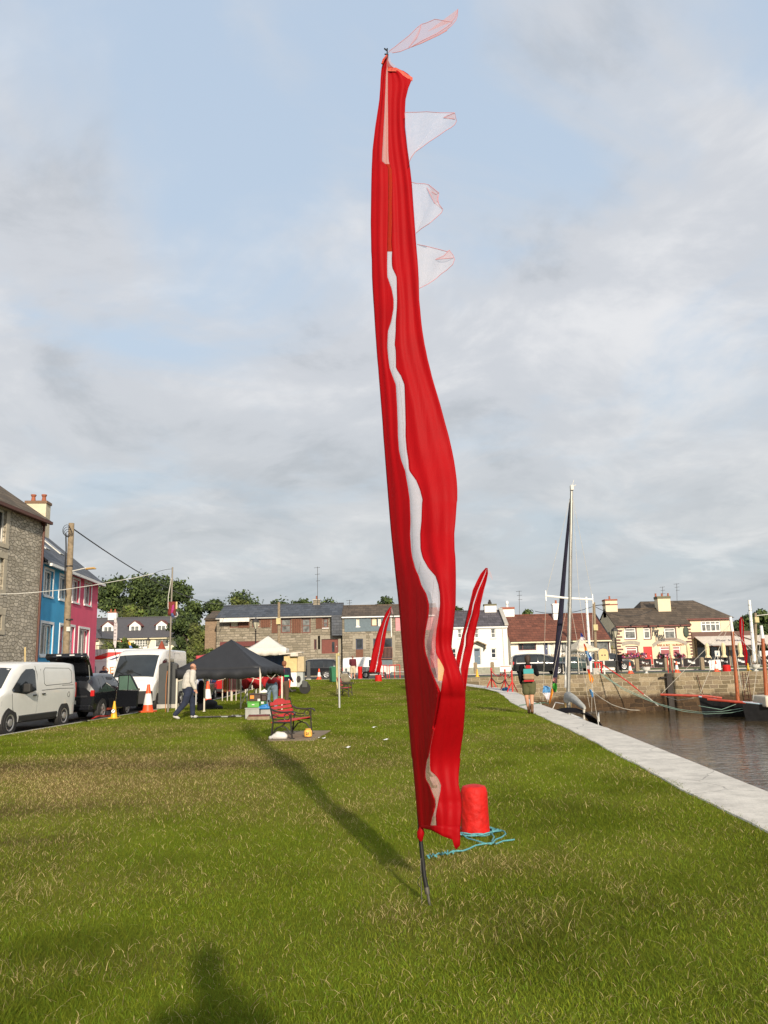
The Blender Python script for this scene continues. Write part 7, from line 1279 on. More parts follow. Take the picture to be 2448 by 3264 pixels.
# bench
def bench(label, loc, rz, group='red slatted benches', pad=None):
    t = thing('park_bench', label, 'bench', loc, rz, group)       # local: x along the seat, faces -y
    Lh = .72
    for s in (-1, 1):
        x = s * Lh; f = MB(); 
        f.tube([(x, .27, 0), (x, .24, .25), (x, .22, .44), (x, .27, .66), (x, .33, .90)], [.03, .026, .026, .024, .02], 6, sq=(.8, 1.2)); f.lathe([(.0, -.035), (.035, 0), (0, .035)], 8, c=(x, .34, .93))
        f.tube([(x, -.27, 0), (x, -.25, .2), (x, -.24, .42), (x, -.24, .62)], [.03, .026, .024, .026], 6, sq=(.8, 1.2)); f.tube([(x, .29, .74), (x, .15, .665), (x, -.05, .645), (x, -.25, .655), (x, -.33, .63), (x, -.34, .59)], .024, 6); f.lathe([(.0, -.03), (.032, 0), (0, .03)], 8, c=(x, -.34, .60))
        f.tube([(x, .23, .40), (x, -.25, .40)], .026, 6); f.tube([(x, .25, .10), (x, .12, .27), (x, 0, .31), (x, -.12, .27), (x, -.25, .10)], .018, 6)
        f.tube([(x, -.14 + .075 * math.cos(a_), .54 + .075 * math.sin(a_)) for a_ in np.linspace(0, 6.28, 13)], .013, 5); f.tube([(x, .23, .58), (x, .10, .53), (x, -.06, .53)], .014, 5); f.tube([(x, .23, .49), (x, .08, .46), (x, -.06, .47)], .014, 5); f.tube([(x, -.14, .62), (x, -.14, .65)], .013, 5)
        for yy_ in (.27, -.27): f.box(x - .05, x + .05, yy_ - .05, yy_ + .05, 0, .02)
        f.build('end_frame', iron, t, smooth=True)
    for i in range(6): sl_ = MB(); y_ = -.235 + i * .088; sl_.box(-Lh, Lh, y_, y_ + .07, .425 - .012 * i * .6, .447 - .012 * i * .6); sl_.build('seat_slat', redp, t)
    for i in range(4):
        z0 = .50 + i * .10; y0 = .215 + i * .033; M = Matrix.Translation((0, y0, z0)) @ Matrix.Rotation(R(-18), 4, 'X'); sl_ = MB()
        if i < 3: sl_.box(-Lh, Lh, -.012, .012, 0, .075, M=M)
        else: sl_.prism([(-Lh, 0), (Lh, 0), (Lh, .08), (.40, .09), (.26, .15), (0, .17), (-.26, .15), (-.40, .09), (-Lh, .08)], -.012, .012, 'y', M=M)
        sl_.build('back_slat', redp, t)
    for p_, q__ in (((-Lh, 0, .31), (-.3, 0, .40)), ((Lh, 0, .31), (.3, 0, .40))): st_ = MB(); st_.tube([p_, q__], .016, 6); st_.build('brace', iron, t)
    return t
a = G(897, 2359); bn_c = Vector((-1.98, 18.62, 0)); bz = .014
bench('red slatted bench with black scrolled iron ends on a concrete pad', (bn_c.x - .20, bn_c.y, bz), R(76)).scale = (.9, .9, .87)
pad = [G(850, 2363), G(1000, 2362), G(1054, 2330), G(905, 2331)]; b = MB(); b.prism([(p.x, p.y) for p in pad], -.05, .014, 'z'); tag(b.build('bench_slab', mat('brown_slab', (.21, .155, .10), .9, var=.25, bump=.4)), kind='structure'); bpy.data.objects['bench_slab'].name = 'path'
g = P(1101, 2210, 42); bench('second bench seen end-on behind the thin galvanised post', (g.x, 42, tz(0, 42)), R(86))
g = P(1097, 2150, 52); o = mesh_obj('boulder', blob([((-.2, 0, .2), .24, (.2, 0, .2), .22), ((-.1, 0, .4), .2, (.12, 0, .42), .18)], .04, 2), mat('grey_stone', (.20, .17, .12), .95, var=.35, bump=.8, bscale=12), loc=(g.x, 52, tz(0, 52) + .15)); tag(o, 'rough grey boulder beyond the second bench, behind the galvanised post', 'rock')
# litter and lantern by the bench
g = G(893, 2356); o = mesh_obj('plastic_bag', blob([((-.12, 0, .05), .065, (.10, 0, .05), .07), ((-.05, 0, .10), .06, (.08, 0, .09), .05), ((-.2, -.05, .03), .04, (-.12, 0, .04), .04)], .012, 2), mat('white_plastic_bag', (.62, .60, .56), .5, bump=.5, bscale=25), loc=(g.x, g.y - .05, .014)); tag(o, 'crumpled white plastic bag under the front bench', 'bag')
g = G(982, 2352); t = thing('lantern', 'squat amber jar lantern on the slab by the bench leg', 'lantern', (g.x, g.y, .014)); b = MB(); b.lathe([(.05, 0), (.085, .02), (.095, .08), (.085, .14), (.06, .165)], 14); b.build('jar', mat('amber_glass', (.85, .42, .08), .3, var=.3, scale=14), t, smooth=True); b = MB(); b.lathe([(.062, .165), (.062, .185), (.05, .19)], 14); b.build('lid', mat('gold_lid', (.6, .3, .05), .4), t); text = MB(); text_mb('25', .075, text, Matrix.Translation((0, -.097, .085)) @ UPR); text.build('marking', black, t)  # jar is plain amber colour without emission
for i, (px, py, lab) in enumerate(((1027, 2357, 'scrap of white paper on the grass right of the bench slab'), (1106, 2387, 'scrap of white paper farther right of the bench, flat on the lawn'), (1230, 2362, 'scrap of white paper just left of the tall foreground banner'), (1195, 2322, 'tiny pale scrap beyond the others on the mid lawn'))):
    g = G(px, py); b = MB(); b.grid([[(-.08 + .05 * u, -.03 + .03 * v, .02 + .015 * math.sin(u * 2 + v + i)) for v in range(3)] for u in range(4)]); o = b.build('paper_scrap', white, loc=(g.x, g.y, .015)); tag(o, lab, 'litter', 'white litter on the lawn')
# galvanised post and its pale neighbour
g = G(1082, 2256); tp = P(1079, 2080, g.y); b = MB(); b.tube([(0, 0, -.1), (tp.x - g.x, 0, tp.z)], .038, 10); t = thing('post', 'thin galvanised post standing on the mid lawn', 'post', (g.x, g.y, 0)); b.build('shaft', steel, t); b = MB(); b.tube([(tp.x - g.x - .0, -.05, tp.z - .02), (tp.x - g.x + .0, -.05, tp.z - .12)], .045, 8); b.build('cap', mat('yellowed_plastic', (.5, .42, .2), .6), t)
g = P(1074, 2150, 44); b = MB(); b.tube([(g.x, 44, .05), P(1073, 2083, 44)], .05, 8); tag(b.build('post', mat('yellowed_plastic', (.5, .42, .2), .6)), 'pale yellow post just behind the galvanised post', 'post')
# green litter bin
g = P(1063, 2170, 56); t = thing('litter_bin', 'green wheeled bin left of the galvanised post', 'bin', (g.x + .05, 56, .48), R(20)); gp = mat('green_bin_plastic', (.02, .15, .07), .5); b = MB(); b.add([(-.2, -.22, 0), (.2, -.22, 0), (.2, .22, 0), (-.2, .22, 0), (-.27, -.3, .92), (.27, -.3, .92), (.27, .3, .92), (-.27, .3, .92)], [(0, 3, 2, 1), (4, 5, 6, 7), (0, 1, 5, 4), (1, 2, 6, 5), (2, 3, 7, 6), (3, 0, 4, 7)]); b.build('bin_body', gp, t, bevel=.02); b = MB(); b.prism([(-.31, .93), (.31, .93), (.28, 1.0), (-.2, 1.04)], -.29, .29, 'y'); b.build('lid', gp, t, bevel=.02)
for s in (-1, 1): b = MB(); b.lathe([(.1, 0), (.1, .05)], 12, M=Matrix.Translation((s * .23, .28, .1)) @ Matrix.Rotation(R(90), 4, 'Y')); b.build('wheel', rubber, t)
# main foreground bollard and its rope
def bollard(label, loc, h, r, name='bollard', group='red mooring bollards', flat=False):
    b = MB(); n = 24; prof = [(r * 1.02, -.03), (r * 1.02, .02), (r * .99, h * .3), (r * .97, h * .6), (r * .965, h * .84), (r * .90, h * .92), (r * .80, h * .97), (r * .4, h * 1.0), (0.001, h * 1.0)]
    if flat: prof = [(r, -.03), (r, h * .8), (r * 1.05, h * .82), (r * 1.05, h), (.001, h)]
    b.lathe(prof, n); o = b.build(name, mat('chipped_red_paint', (.50, .010, .007), .6, var=.2, scale=14, bump=.8, bscale=18, spec=.25), smooth=True, loc=loc); return tag(o, label, 'bollard', group)
g = G(1519, 2664); bollard('stout red mooring bollard with turquoise rope, right of the tall banner', (g.x, g.y + .08, 0), .435, .130)
rope = mat('turquoise_rope', (.10, .33, .36), .8, var=.25, scale=60, bump=.6, bscale=120); rb_ = MB(); bc = Vector((g.x, g.y + .08, 0))
def gp_(px, py, z=.03): return G(px, py, z)
for k in range(3): rb_ = rb_; rb_.tube([bc + V(math.cos(a_) * (.16 + .03 * k + .015 * math.sin(a_ * 3 + k)), math.sin(a_) * (.15 + .02 * k), .02 + .006 * k + .012 * math.sin(a_ * 3 + 2 * k)) for a_ in np.linspace(.2 + k, 6.4 + k, 26)], .0065, 6)
rb_.tube([gp_(x, y) for x, y in ((1568, 2648), (1590, 2644), (1608, 2650), (1612, 2658), (1600, 2668), (1580, 2676), (1566, 2690), (1545, 2688), (1520, 2680), (1490, 2672), (1470, 2655))], .0065, 6)
rb_.tube([gp_(x, y) for x, y in ((1562, 2650), (1575, 2668), (1568, 2682), (1580, 2690), (1605, 2680), (1625, 2678), (1640, 2676))], .0065, 6)
rb_.tube([gp_(x, y) for x, y in ((1575, 2686), (1540, 2690), (1515, 2695), (1495, 2705), (1475, 2712), (1455, 2712), (1440, 2716))], .0065, 6)
rng2 = random.Random(8); pts = [gp_(1448 - i * 3.6 + rng2.uniform(-6, 6), 2714 + i * .7 + rng2.uniform(-7, 7), .03 + rng2.uniform(-.015, .02)) for i in range(26)]; rb_.tube(pts, .006, 5)
o = rb_.build('rope', rope, smooth=True); tag(o, 'turquoise rope coiled round the stout red bollard with a frayed knotted end', 'rope')
# more bollards
for lab, px, Y, h, r in (('tall slim red bollard on the far lawn edge beside the man in shorts', 1148, 64.5, .95, .17), ('low wide red bollard on the lawn below the leaning banner', 1206, 56, .42, .24)):
    g = P(px, 2160, Y); bollard(lab, (g.x, Y, tz(0, Y)), h, r, flat=h > .6)
g = P(2317, 2140, 61.5); bollard('low red bollard on the pier left of the brown mast', (g.x, 61.5, ZP), .52, .30)
# barbecue / black stand by the far banner
g = P(1190, 2160, 63.5); t = thing('barbecue', 'black barbecue on thin legs under the leaning far banner', 'barbecue', (g.x, 63.5, .5)); b = MB(); b.box(-.45, .45, -.2, .2, .35, .62); b.build('grill_box', black, t, bevel=.05)
for x in (-.38, .38): b = MB(); b.tube([(x, 0, .36), (x * 1.15, 0, 0)], .025, 6); b.build('leg', iron, t)
# flatbed trailer behind the man
g = P(1172, 2150, 67.5); t = thing('flatbed_trailer', 'silver flatbed trailer with one wheel showing, before the small white van', 'trailer', (g.x, 67.5, ZP)); b = MB(); b.box(-2.0, 2.3, -.7, .7, .50, .58); b.box(-2.0, 2.3, -.72, -.70, .58, .95); b.box(-2.0, 2.3, .70, .72, .58, .95); b.build('bed', steel, t); b = MB(); b.tube([(2.3, 0, .5), (3.6, 0, .45)], .05, 6); b.build('drawbar', steel, t)
for s in (-1, 1): b = MB(); b.lathe([(.30, 0), (.30, .16)], 18, M=Matrix.Translation((-.15, s * .74, .3)) @ Matrix.Rotation(R(-90 * s), 4, 'X')); w_ = b.build('wheel', rubber, t); b = MB(); b.lathe([(.17, .155), (.17, .17)], 14, M=Matrix.Translation((-.15, s * .74, .3)) @ Matrix.Rotation(R(-90 * s), 4, 'X')); b.build('rim', alloy, w_)
# red tubular railings by the far path
for lab, x0, x1, Y in (('red tubular guard rail behind the far banner', 1212, 1234, 64.5), ('second red tubular guard rail, right of the far banner', 1241, 1275, 62.5)):
    a = P(x0, 2150, Y); b_ = P(x1, 2150, Y); t = thing('guard_rail', lab, 'railing', (a.x, Y, .48), 0, 'red guard rails'); w = b_.x - a.x; rb_ = MB(); rb_.tube([(0, 0, 1.02), (w, 0, 1.02)], .03, 6); rb_.build('top_rail', redp, t)
    for k in range(3): l = MB(); l.tube([(w * k / 2, 0, 0), (w * k / 2, 0, 1.02)], .03, 6); l.build('post', redp, t)
# yellow board seen through the banner
g = P(1410, 2190, 50); t = thing('yellow_board', 'tall yellow board seen through the lower gap of the tall banner', 'sign', (g.x, 50, .4)); b = MB(); b.box(-.24, .24, -.02, .02, .1, 1.45); b.build('panel', mat('yellow_board_paint', (.75, .42, .02), .6), t); b = MB(); b.tube([(-.2, .04, -.1), (-.2, .04, 1.3)], .02, 6); b.build('stake', timber, t)
# market trailer with cupboards
g = P(872, 2200, 47); t = thing('market_trailer', 'small stall trailer with cream cupboard doors above a white chest and grey wheel guard', 'trailer', (g.x + .1, 45.0, tz(0, 45)), 0); z_ = lambda py: P(900, py, 45).z - tz(0, 45); X_ = lambda px: P(px, 2150, 45).x - t.location.x
tanp = mat('cream_board', (.62, .46, .22), .8, var=.08); greyp = mat('pale_grey_panel', (.38, .40, .38), .6, var=.08)
b = MB(); b.box(X_(905), X_(947), 0, .9, z_(2143), z_(2092)); b.build('upper_cupboard', tanp, t); b = MB(); b.box(X_(948), X_(969), .02, .9, z_(2142), z_(2094)); b.build('side_cupboard', mat('beige_board', (.50, .40, .24), .8, var=.08), t)
b = MB(); b.box(X_(919), X_(946), -.03, -.003, z_(2141), z_(2093)); b.build('cupboard_door', tanp, t); b = MB(); b.box(X_(919), X_(946), -.002, .85, z_(2190), z_(2144)); b.build('white_chest', white, t, bevel=.02); b = MB(); b.box(X_(947), X_(966), 0, .9, z_(2191), z_(2144)); b.build('grey_panel', greyp, t)
b = MB(); M = Matrix.Translation((X_(952), -.012, z_(2166))) @ UPR; b.lathe([(.24, -.0), (.24, .01), (.17, .012), (.17, .002)], 20, M=M @ Matrix.Diagonal((.5, .8, 1, 1))); b.tube([(X_(949), -.02, z_(2158)), (X_(955), -.02, z_(2166)), (X_(949), -.02, z_(2175))], .025, 5); b.build('round_emblem', iron, t)
b = MB(); b.lathe([(.30, 0), (.30, .18)], 20, M=Matrix.Translation((X_(972), .05, .30)) @ Matrix.Rotation(R(90), 4, 'X')); b.build('wheel', rubber, t); b = MB(); b.prism([(X_(964), .35), (X_(980), .35), (X_(980), .62), (X_(965), .72)], -.2, .3, 'y'); b.build('mudguard', gcab, t)
b = MB(); b.box(X_(900), X_(972), -.3, 1.0, z_(2090), z_(2086), M=Matrix.Rotation(R(-4), 4, 'Y')); b.box(X_(928), X_(952), -.32, -.1, z_(2093), z_(2084)); b.build('raised_flap', mat('cream_awning', (.66, .60, .52), .85), t)
b = MB(); b.tube([(X_(917), -.4, .1), (X_(925), -.5, .35), (X_(935), -.45, .15)], .05, 5); b.tube([(X_(910), -.3, .15), (X_(945), -.3, .2)], .06, 6); b.build('hitch', iron, t)
b = MB(); b.box(X_(918), X_(924), -.45, -.38, .45, 1.05, M=Matrix.Rotation(R(8), 4, 'Y')); b.build('orange_board', orange, t)
# chain barrier on the quay corner
cb = [(1568, 2192), (1612, 2196), (1634, 2202)]
pts_ = [(P(x, y, 46.5 - i * 2.2), i) for i, (x, y) in enumerate(cb)]; pp_ = []
for (p, i), lab in zip(pts_, ('leftmost red post of the chain barrier on the quay corner', 'middle red post of the chain barrier, beside the white panel', 'rightmost red post of the chain barrier, nearest the backpacker')):
    z = float(tzn(p.y)) + .015; x = quay_x(p.y) - .25 - (.9 if i == 0 else .35 if i == 1 else 0); x = p.x; h = 1.0; t = thing('barrier_post', lab, 'post', (x, p.y, z), 0, 'red chain barrier posts'); b = MB(); b.lathe([(.04, 0), (.04, h), (.06, h + .02), (.05, h + .08), (.0, h + .1)], 10); b.build('post_shaft', redp, t)
    b = MB(); b.tube([(-.02, 0, .5), (-.28, 0, 0)], .03, 6); b.tube([(0.02, 0, .5), (.25, 0, 0)], .03, 6); b.build('stay', redp, t); pp_.append(Vector((x, p.y, z + h - .05)))
for k, (a, b_) in enumerate(((0, 1), (1, 2))):
    for j, dz in enumerate((0, -.4)): b = MB(); b.tube(rope_pts(pp_[a] + V(0, 0, dz), pp_[b_] + V(0, 0, dz), .28, 12), .028, 5); tag(b.build('chain', iron if j else redp), f'{"upper" if not j else "lower"} sagging chain between the {"left and middle" if k == 0 else "middle and right"} red barrier posts', 'chain')
g = P(1612, 2140, 62.6); t = thing('notice_board', 'white board with an orange edge at the pier corner, above the chain barrier', 'sign', (g.x, 62.6, ZP)); b = MB(); b.box(-.45, .45, -.03, .03, .35, .85); b.build('panel', white, t, bevel=.05); b = MB(); b.box(-.4, .4, -.036, -.031, .74, .80); b.build('orange_line', orange, t)
for s in (-1, 1): b = MB(); b.tube([(s * .3, 0, 0), (s * .3, 0, .4)], .025, 6); b.build('leg', steel, t)
g = P(1642, 2200, 43.5); o = mesh_obj('blue_net_bundle', blob([((-.12, 0, .08), .1, (.18, 0, .06), .09), ((0, .05, .14), .07, (.05, .05, .15), .06)], .02), mat('blue_net', (.03, .12, .26), .9, var=.4, scale=20), loc=(quay_x(43.5) - .3, 43.5, .03)); tag(o, 'heap of blue rope on the quay beside the rightmost red barrier post', 'rope')
# ------------------------------------------------------------------ things along the pier
def on(px, Y): return P(px, 2140, Y).x
pw = mat('urn_white', (.72, .70, .66), .7)
for i, (px, lab) in enumerate(((2060, 'white pedestal urn of flowers on the pier edge below the pub door'), (2410, 'white pedestal urn of plants on the pier edge near the white mast'))):
    Y = 61.2; t = thing('planter_urn', lab, 'planter', (on(px, Y), Y, ZP), 0, 'white pier urns'); t.scale = (.62,) * 3; b = MB(); b.lathe([(.30, 0), (.30, .06), (.12, .12), (.13, .24), (.34, .36), (.48, .52), (.50, .72), (.55, .78), (.52, .80), (.40, .76)], 20); b.build('urn', pw, t, smooth=True); random.seed(30 + i); f_ = MB()
    for k in range(150): c = V(random.gauss(0, .22), random.gauss(0, .22), .80 + abs(random.gauss(0, .15))); s = .06; a = random.uniform(0, 6); f_.add([c + V(math.cos(a) * s, 0, math.sin(a) * s), c + V(0, s, 0), c - V(math.cos(a) * s, 0, math.sin(a) * s), c + V(0, -s, s)], [(0, 1, 2, 3)], random.choice([0, 0, 1, 2]))
    f_.build('flowers', [MATS['leaf_green_dark'], MATS['pale_petals'], mat('golden_leaf', (.3, .22, .05), .8)], t)
for i, (px, lab) in enumerate(((2032, 'squat weathered timber post before the pub, left of the urn'), (2125, 'weathered timber post below the pub arch'), (2142, 'weathered timber post right of the arch centre'), (2240, 'weathered timber post before the awnings'), (1516, 'weathered timber post before the white house door'), (1570, 'weathered timber post before the white house, right of its door'))):
    Y = 78.0 if px > 2000 else 79.5; b = MB(); b.box(-.16, .16, -.16, .16, -.1, 1.05); b.add([(-.16, -.16, 1.05), (.16, -.16, 1.05), (.16, .16, 1.05), (-.16, .16, 1.05), (-.1, -.1, 1.12), (.1, -.1, 1.12), (.1, .1, 1.12), (-.1, .1, 1.12)], [(0, 1, 5, 4), (1, 2, 6, 5), (2, 3, 7, 6), (3, 0, 4, 7), (4, 5, 6, 7)]); tag(b.build('timber_post', timber, loc=(on(px, Y), Y, ZP)), lab, 'post', 'timber posts along the pier verge')
# lamp posts
def lamp(label, loc, h, group='old-fashioned black lamp posts'):
    t = thing('lamp_post', label, 'lamp post', loc, 0, group); b = MB(); b.lathe([(.16, 0), (.16, .5), (.10, .55), (.10, .9), (.13, .95), (.06, 1.05), (.05, h - 1.0), (.09, h - .95), (.05, h - .9), (.06, h - .75)], 12); b.build('column', iron, t, smooth=True); b = MB(); b.tube([(-.3, 0, h - 1.15), (.3, 0, h - 1.15)], .025, 6); b.build('ladder_bar', iron, t)
    b = MB(); b.lathe([(.12, h - .75), (.27, h - .22)], 6); b.build('lantern_glass', mat('lantern_glass', (.45, .42, .32), .2), t); b = MB(); b.lathe([(.31, h - .22), (.24, h - .05), (.08, h + .04), (.05, h + .12), (0, h + .2)], 6); b.build('lantern_roof', iron, t)
    for k in range(6): a_ = k * math.pi / 3; b = MB(); b.tube([(math.cos(a_) * .12, math.sin(a_) * .12, h - .75), (math.cos(a_) * .28, math.sin(a_) * .28, h - .2)], .015, 4); b.build('lantern_bar', iron, t)
Y = 66.5; lamp('old-fashioned black lamp post on the pier before the pub corner', (on(1969, Y), Y, ZP), P(1960, 2003, Y).z - ZP)
Y = 66.0; lamp('old-fashioned lamp post rising behind the gazebos before the shuttered building', (on(814, Y), Y, .5), P(816, 1975, Y).z - .5)
Y = 95; lamp('small lamp post in front of the dormer bungalow', (on(469, Y), Y, 1.0), P(469, 2036, Y).z - 1.0)
# timber poles with wires
for lab, px, pt_, Y, zt_px in (('timber utility pole before the shuttered building', 889, 889, 82, 1920), ('timber utility pole with white boxes, right of the cream gazebo', 1901, 1893, 84, 1920), ('timber utility pole with a grey box and lamp arm at the far right', 2411, 2408, 90, 1954)):
    a = P(px, 2140, Y); c = P(pt_, zt_px, Y); t = thing('utility_pole', lab, 'pole', (a.x, Y, ZP)); b = MB(); d = c - Vector((a.x, Y, ZP)); b.tube([(0, 0, -.1), tuple(d)], [.17, .13], 10); b.build('pole_shaft', timber, t); b = MB()
    f = .74 if px < 1000 else .62 if px < 2000 else .86; b.box(d.x * f - .22, d.x * f + .22, -.42, -.16, d.z * f - .25, d.z * f + .35); b.build('junction_box', mat('yellowed_plastic', (.5, .42, .2), .6), t)
    if px > 1800: b = MB(); b.tube([(d.x, 0, d.z * .95), (d.x + 1.6, -.2, d.z * .97)], .04, 5); b.build('lamp_arm', offwhite if px > 2400 else iron, t)
Y = 84; A_p = P(1893, 1932, Y); b = MB(); b.tube(rope_pts(P(1705, 1948, 92), A_p, .5, 12) + rope_pts(A_p, P(2080, 1944, 97), .9, 12)[1:], .03, 5); tag(b.build('overhead_cable', black), 'black cable sagging over the bungalow roof to the pub', 'cable')
# television aerials
for lab, x, yb, yt, Y in (('tall thin aerial mast above the stone chimney', 1012, 1915, 1806, 96), ('aerial with several cross bars above the bungalow', 1655, 1945, 1883, 96), ('aerial on the pub roof, left of two', 2112, 1917, 1870, 105), ('aerial above the pub chimney, right of two', 2157, 1905, 1860, 104), ('short aerial above the brown tiled terrace roof', 1114, 1922, 1912, 94)):
    a = P(x, yb, Y); c = P(x, yt, Y); t = thing('aerial', lab, 'aerial', (a.x, Y, a.z - .6), 0, 'rooftop aerials'); h = c.z - a.z + .6; b = MB(); b.tube([(0, 0, 0), (c.x - a.x, 0, h)], .028, 5); b.build('mast', iron, t)
    for k in range(3): b = MB(); z = h * (.97 - k * .17) if h > 1.5 else h * (.9 - .3 * k); b.tube([(c.x - a.x - .4 + .1 * k, 0, z), (c.x - a.x + .3, 0, z + .04)], .018, 4); b.build('cross_bar', iron, t)
# sign, pump and small things at the pier edge
Y = 60.8; t = thing('notice_board', 'cream arched sign on a white stake at the pier edge', 'sign', (on(1927, Y), Y, ZP)); b = MB(); b.prism([(-.36, 1.05), (.36, 1.05), (.36, 1.65), (.25, 1.85), (0, 1.92), (-.25, 1.85), (-.36, 1.65)], -.04, 0, 'y'); b.build('panel', mat('cream_board', (.62, .46, .22), .8), t); b = MB(); b.box(-.05, .05, .001, .06, 0, 1.8); b.build('stake', offwhite, t); b = MB(); b.box(-.16, -.06, -.05, -.041, 1.38, 1.48); b.box(.06, .16, -.05, -.041, 1.38, 1.48); b.build('mark', black, t)
Y = 60.9; t = thing('stanchion', 'pair of red iron stanchions where the red mooring rope is tied', 'stanchion', (on(1908, Y), Y, ZP)); 
for x in (-.22, 0, .22): b = MB(); b.tube([(x, 0, 0), (x, 0, .95)], .055, 8); b.build('upright', redp, t)
b = MB(); b.tube([(-.3, 0, .9), (.3, 0, .9)], .05, 8); b.build('top_bar', redp, t)
t = thing('stone_block', 'pale stone block beside the red stanchions on the pier edge', 'block', (on(1923, 60.8) - .55, 60.95, ZP)); b = MB(); b.box(-.2, .25, -.15, .15, 0, .5); b.build('block', concrete, t, bevel=.05)
for px, lab in ((2130, 'thin red iron stake on the pier edge, left of two'), (2143, 'thin red iron stake on the pier edge, right of two')): b = MB(); b.tube([(0, 0, 0), (0, 0, 1.3)], .03, 6); tag(b.build('red_stake', redp, loc=(on(px, 60.2), 60.2, ZP)), lab, 'stake', 'red stakes on the pier')
Y = 74; t = thing('sandwich_board', 'white board standing on the road before the restaurant', 'sign', (on(2281, Y), Y, ZP - .06)); b = MB(); b.box(-.52, .52, -.03, .03, .02, .92); b.build('panel', white, t, bevel=.02); b = MB(); b.box(-.5, .5, .035, .3, .02, .06); b.build('foot', steel, t)
t = thing('hanging_sign', 'small white sign with a blue sail hanging before the awnings', 'sign', (on(2292, 73), 73, P(2292, 2092, 73).z - .0)); zz2 = .0; b = MB(); b.box(-.22, .22, -.02, .02, 0, .5); b.build('panel', offwhite, t); b = MB(); b.add([(-.1, -.025, .12), (.05, -.025, .12), (.05, -.025, .4)], [(0, 1, 2)]); b.build('sail_mark', mat('blue_net', (.03, .12, .26), .9), t); b = MB(); b.tube([(0, .01, 0), (0, .01, -(t.location.z - ZP))], .025, 5); b.build('stake', offwhite, t)
# black windbreak banners of the pub
Yk = 95.5; BL = mat('black_windbreak', (.015, .010, .010), .8)
spans = [(2038, 2078, 'closest to the red door, left'), (2086, 2120, 'just right of the red door'), (2143, 2176, 'under the pub arch'), (2180, 2232, 'below the pub corner quoins'), (2245, 2270, 'left of the white board'), (2293, 2330, 'right of the white board'), (2336, 2396, 'behind the crimson banner'), (2426, 2470, 'at the right edge')]
for i, (x0, x1, w_) in enumerate(spans):
    a, b_ = on(x0, Yk), on(x1, Yk); w = (b_ - a); t = thing('windbreak', f'black pub windbreak with white lettering, {w_}', 'windbreak', (a, Yk, ZP + .03), 0, 'black windbreaks outside the pub'); m_ = MB(); m_.grid([[(w * u / 8, .03 * math.sin(u * 1.7 + i), z) for u in range(9)] for z in (.08, .55, 1.03)]); m_.build('panel', BL, t).modifiers.new('t', 'SOLIDIFY').thickness = .01
    for x in (0, w): l = MB(); l.tube([(x, 0, 0), (x, 0, 1.08)], .03, 6); l.build('post', steel, t)
    tx = MB(); sc_ = min(1, w / 1.9) * .62; NR2 = Matrix.Diagonal((.62, 1.2, 1, 1)); text_mb('Pier', .5 * sc_ + .05, tx, Matrix.Translation((w / 2 - .22, -.05, .64)) @ UPR @ NR2, bold=.014); text_mb('Head', .5 * sc_ + .05, tx, Matrix.Translation((w / 2 + .18, -.05, .50)) @ UPR @ NR2, bold=.014); tx.build('lettering', white, t)
    tl_ = MB()
# closed parasols
for i, (px, yb, yt, lab) in enumerate(((2119, 2102, 2065, 'thin'), (2145, 2102, 2062, 'before the pub arch'), (2200, 2102, 2070, 'beside the pub right corner'), (2261, 2102, 2065, 'under the first awning'), (2313, 2102, 2065, 'between the awnings'), (2366, 2102, 2065, 'behind the crimson banner'))):
    if i == 0: continue
    Y = 96.6; t = thing('closed_parasol', f'closed cream parasol {lab}', 'parasol', (on(px, Y), Y, ZP + .03), 0, 'closed cream parasols'); b = MB(); b.tube([(0, 0, 0), (0, 0, 2.75)], .03, 6); b.build('pole', timber, t)
    b = MB(); n = 14; prof = [(.30, .85), (.34, 1.0), (.16, 1.35), (.22, 1.9), (.20, 2.4), (.12, 2.65), (.02, 2.75)]; rows = [[(r * (1 + .18 * (j % 2)) * math.cos(2 * math.pi * j / n), r * (1 + .18 * (j % 2)) * math.sin(2 * math.pi * j / n), z) for j in range(n)] for r, z in prof]; b.grid(rows, close=True); b.build('folded_canopy', mat('cream_parasol', (.72, .60, .36), .85), t, smooth=False)
# picnic benches
for i, (px, lab) in enumerate(((2016, 'maroon picnic bench below the left pub window'), (2047, 'maroon picnic bench half behind the urn'))):
    Y = 92 + i * .4; t = thing('picnic_bench', lab, 'bench', (on(px, Y), Y, ZP + .01), 0, 'maroon picnic benches'); b = MB(); b.box(-.75, .75, -.35, .35, .72, .77); b.build('table_top', maroon, t)
    for s in (-1, 1): b = MB(); b.box(-.75, .75, s * .7 - .13, s * .7 + .13, .42, .46); b.build('seat', maroon, t); b = MB(); b.tube([(s * .55, -.75, 0), (s * .55, -.2, .72)], .04, 4); b.tube([(s * .55, .75, 0), (s * .55, .2, .72)], .04, 4); b.tube([(s * .55, -.75, .40), (s * .55, .75, .40)], .04, 4); b.build('leg_frame', maroon, t)
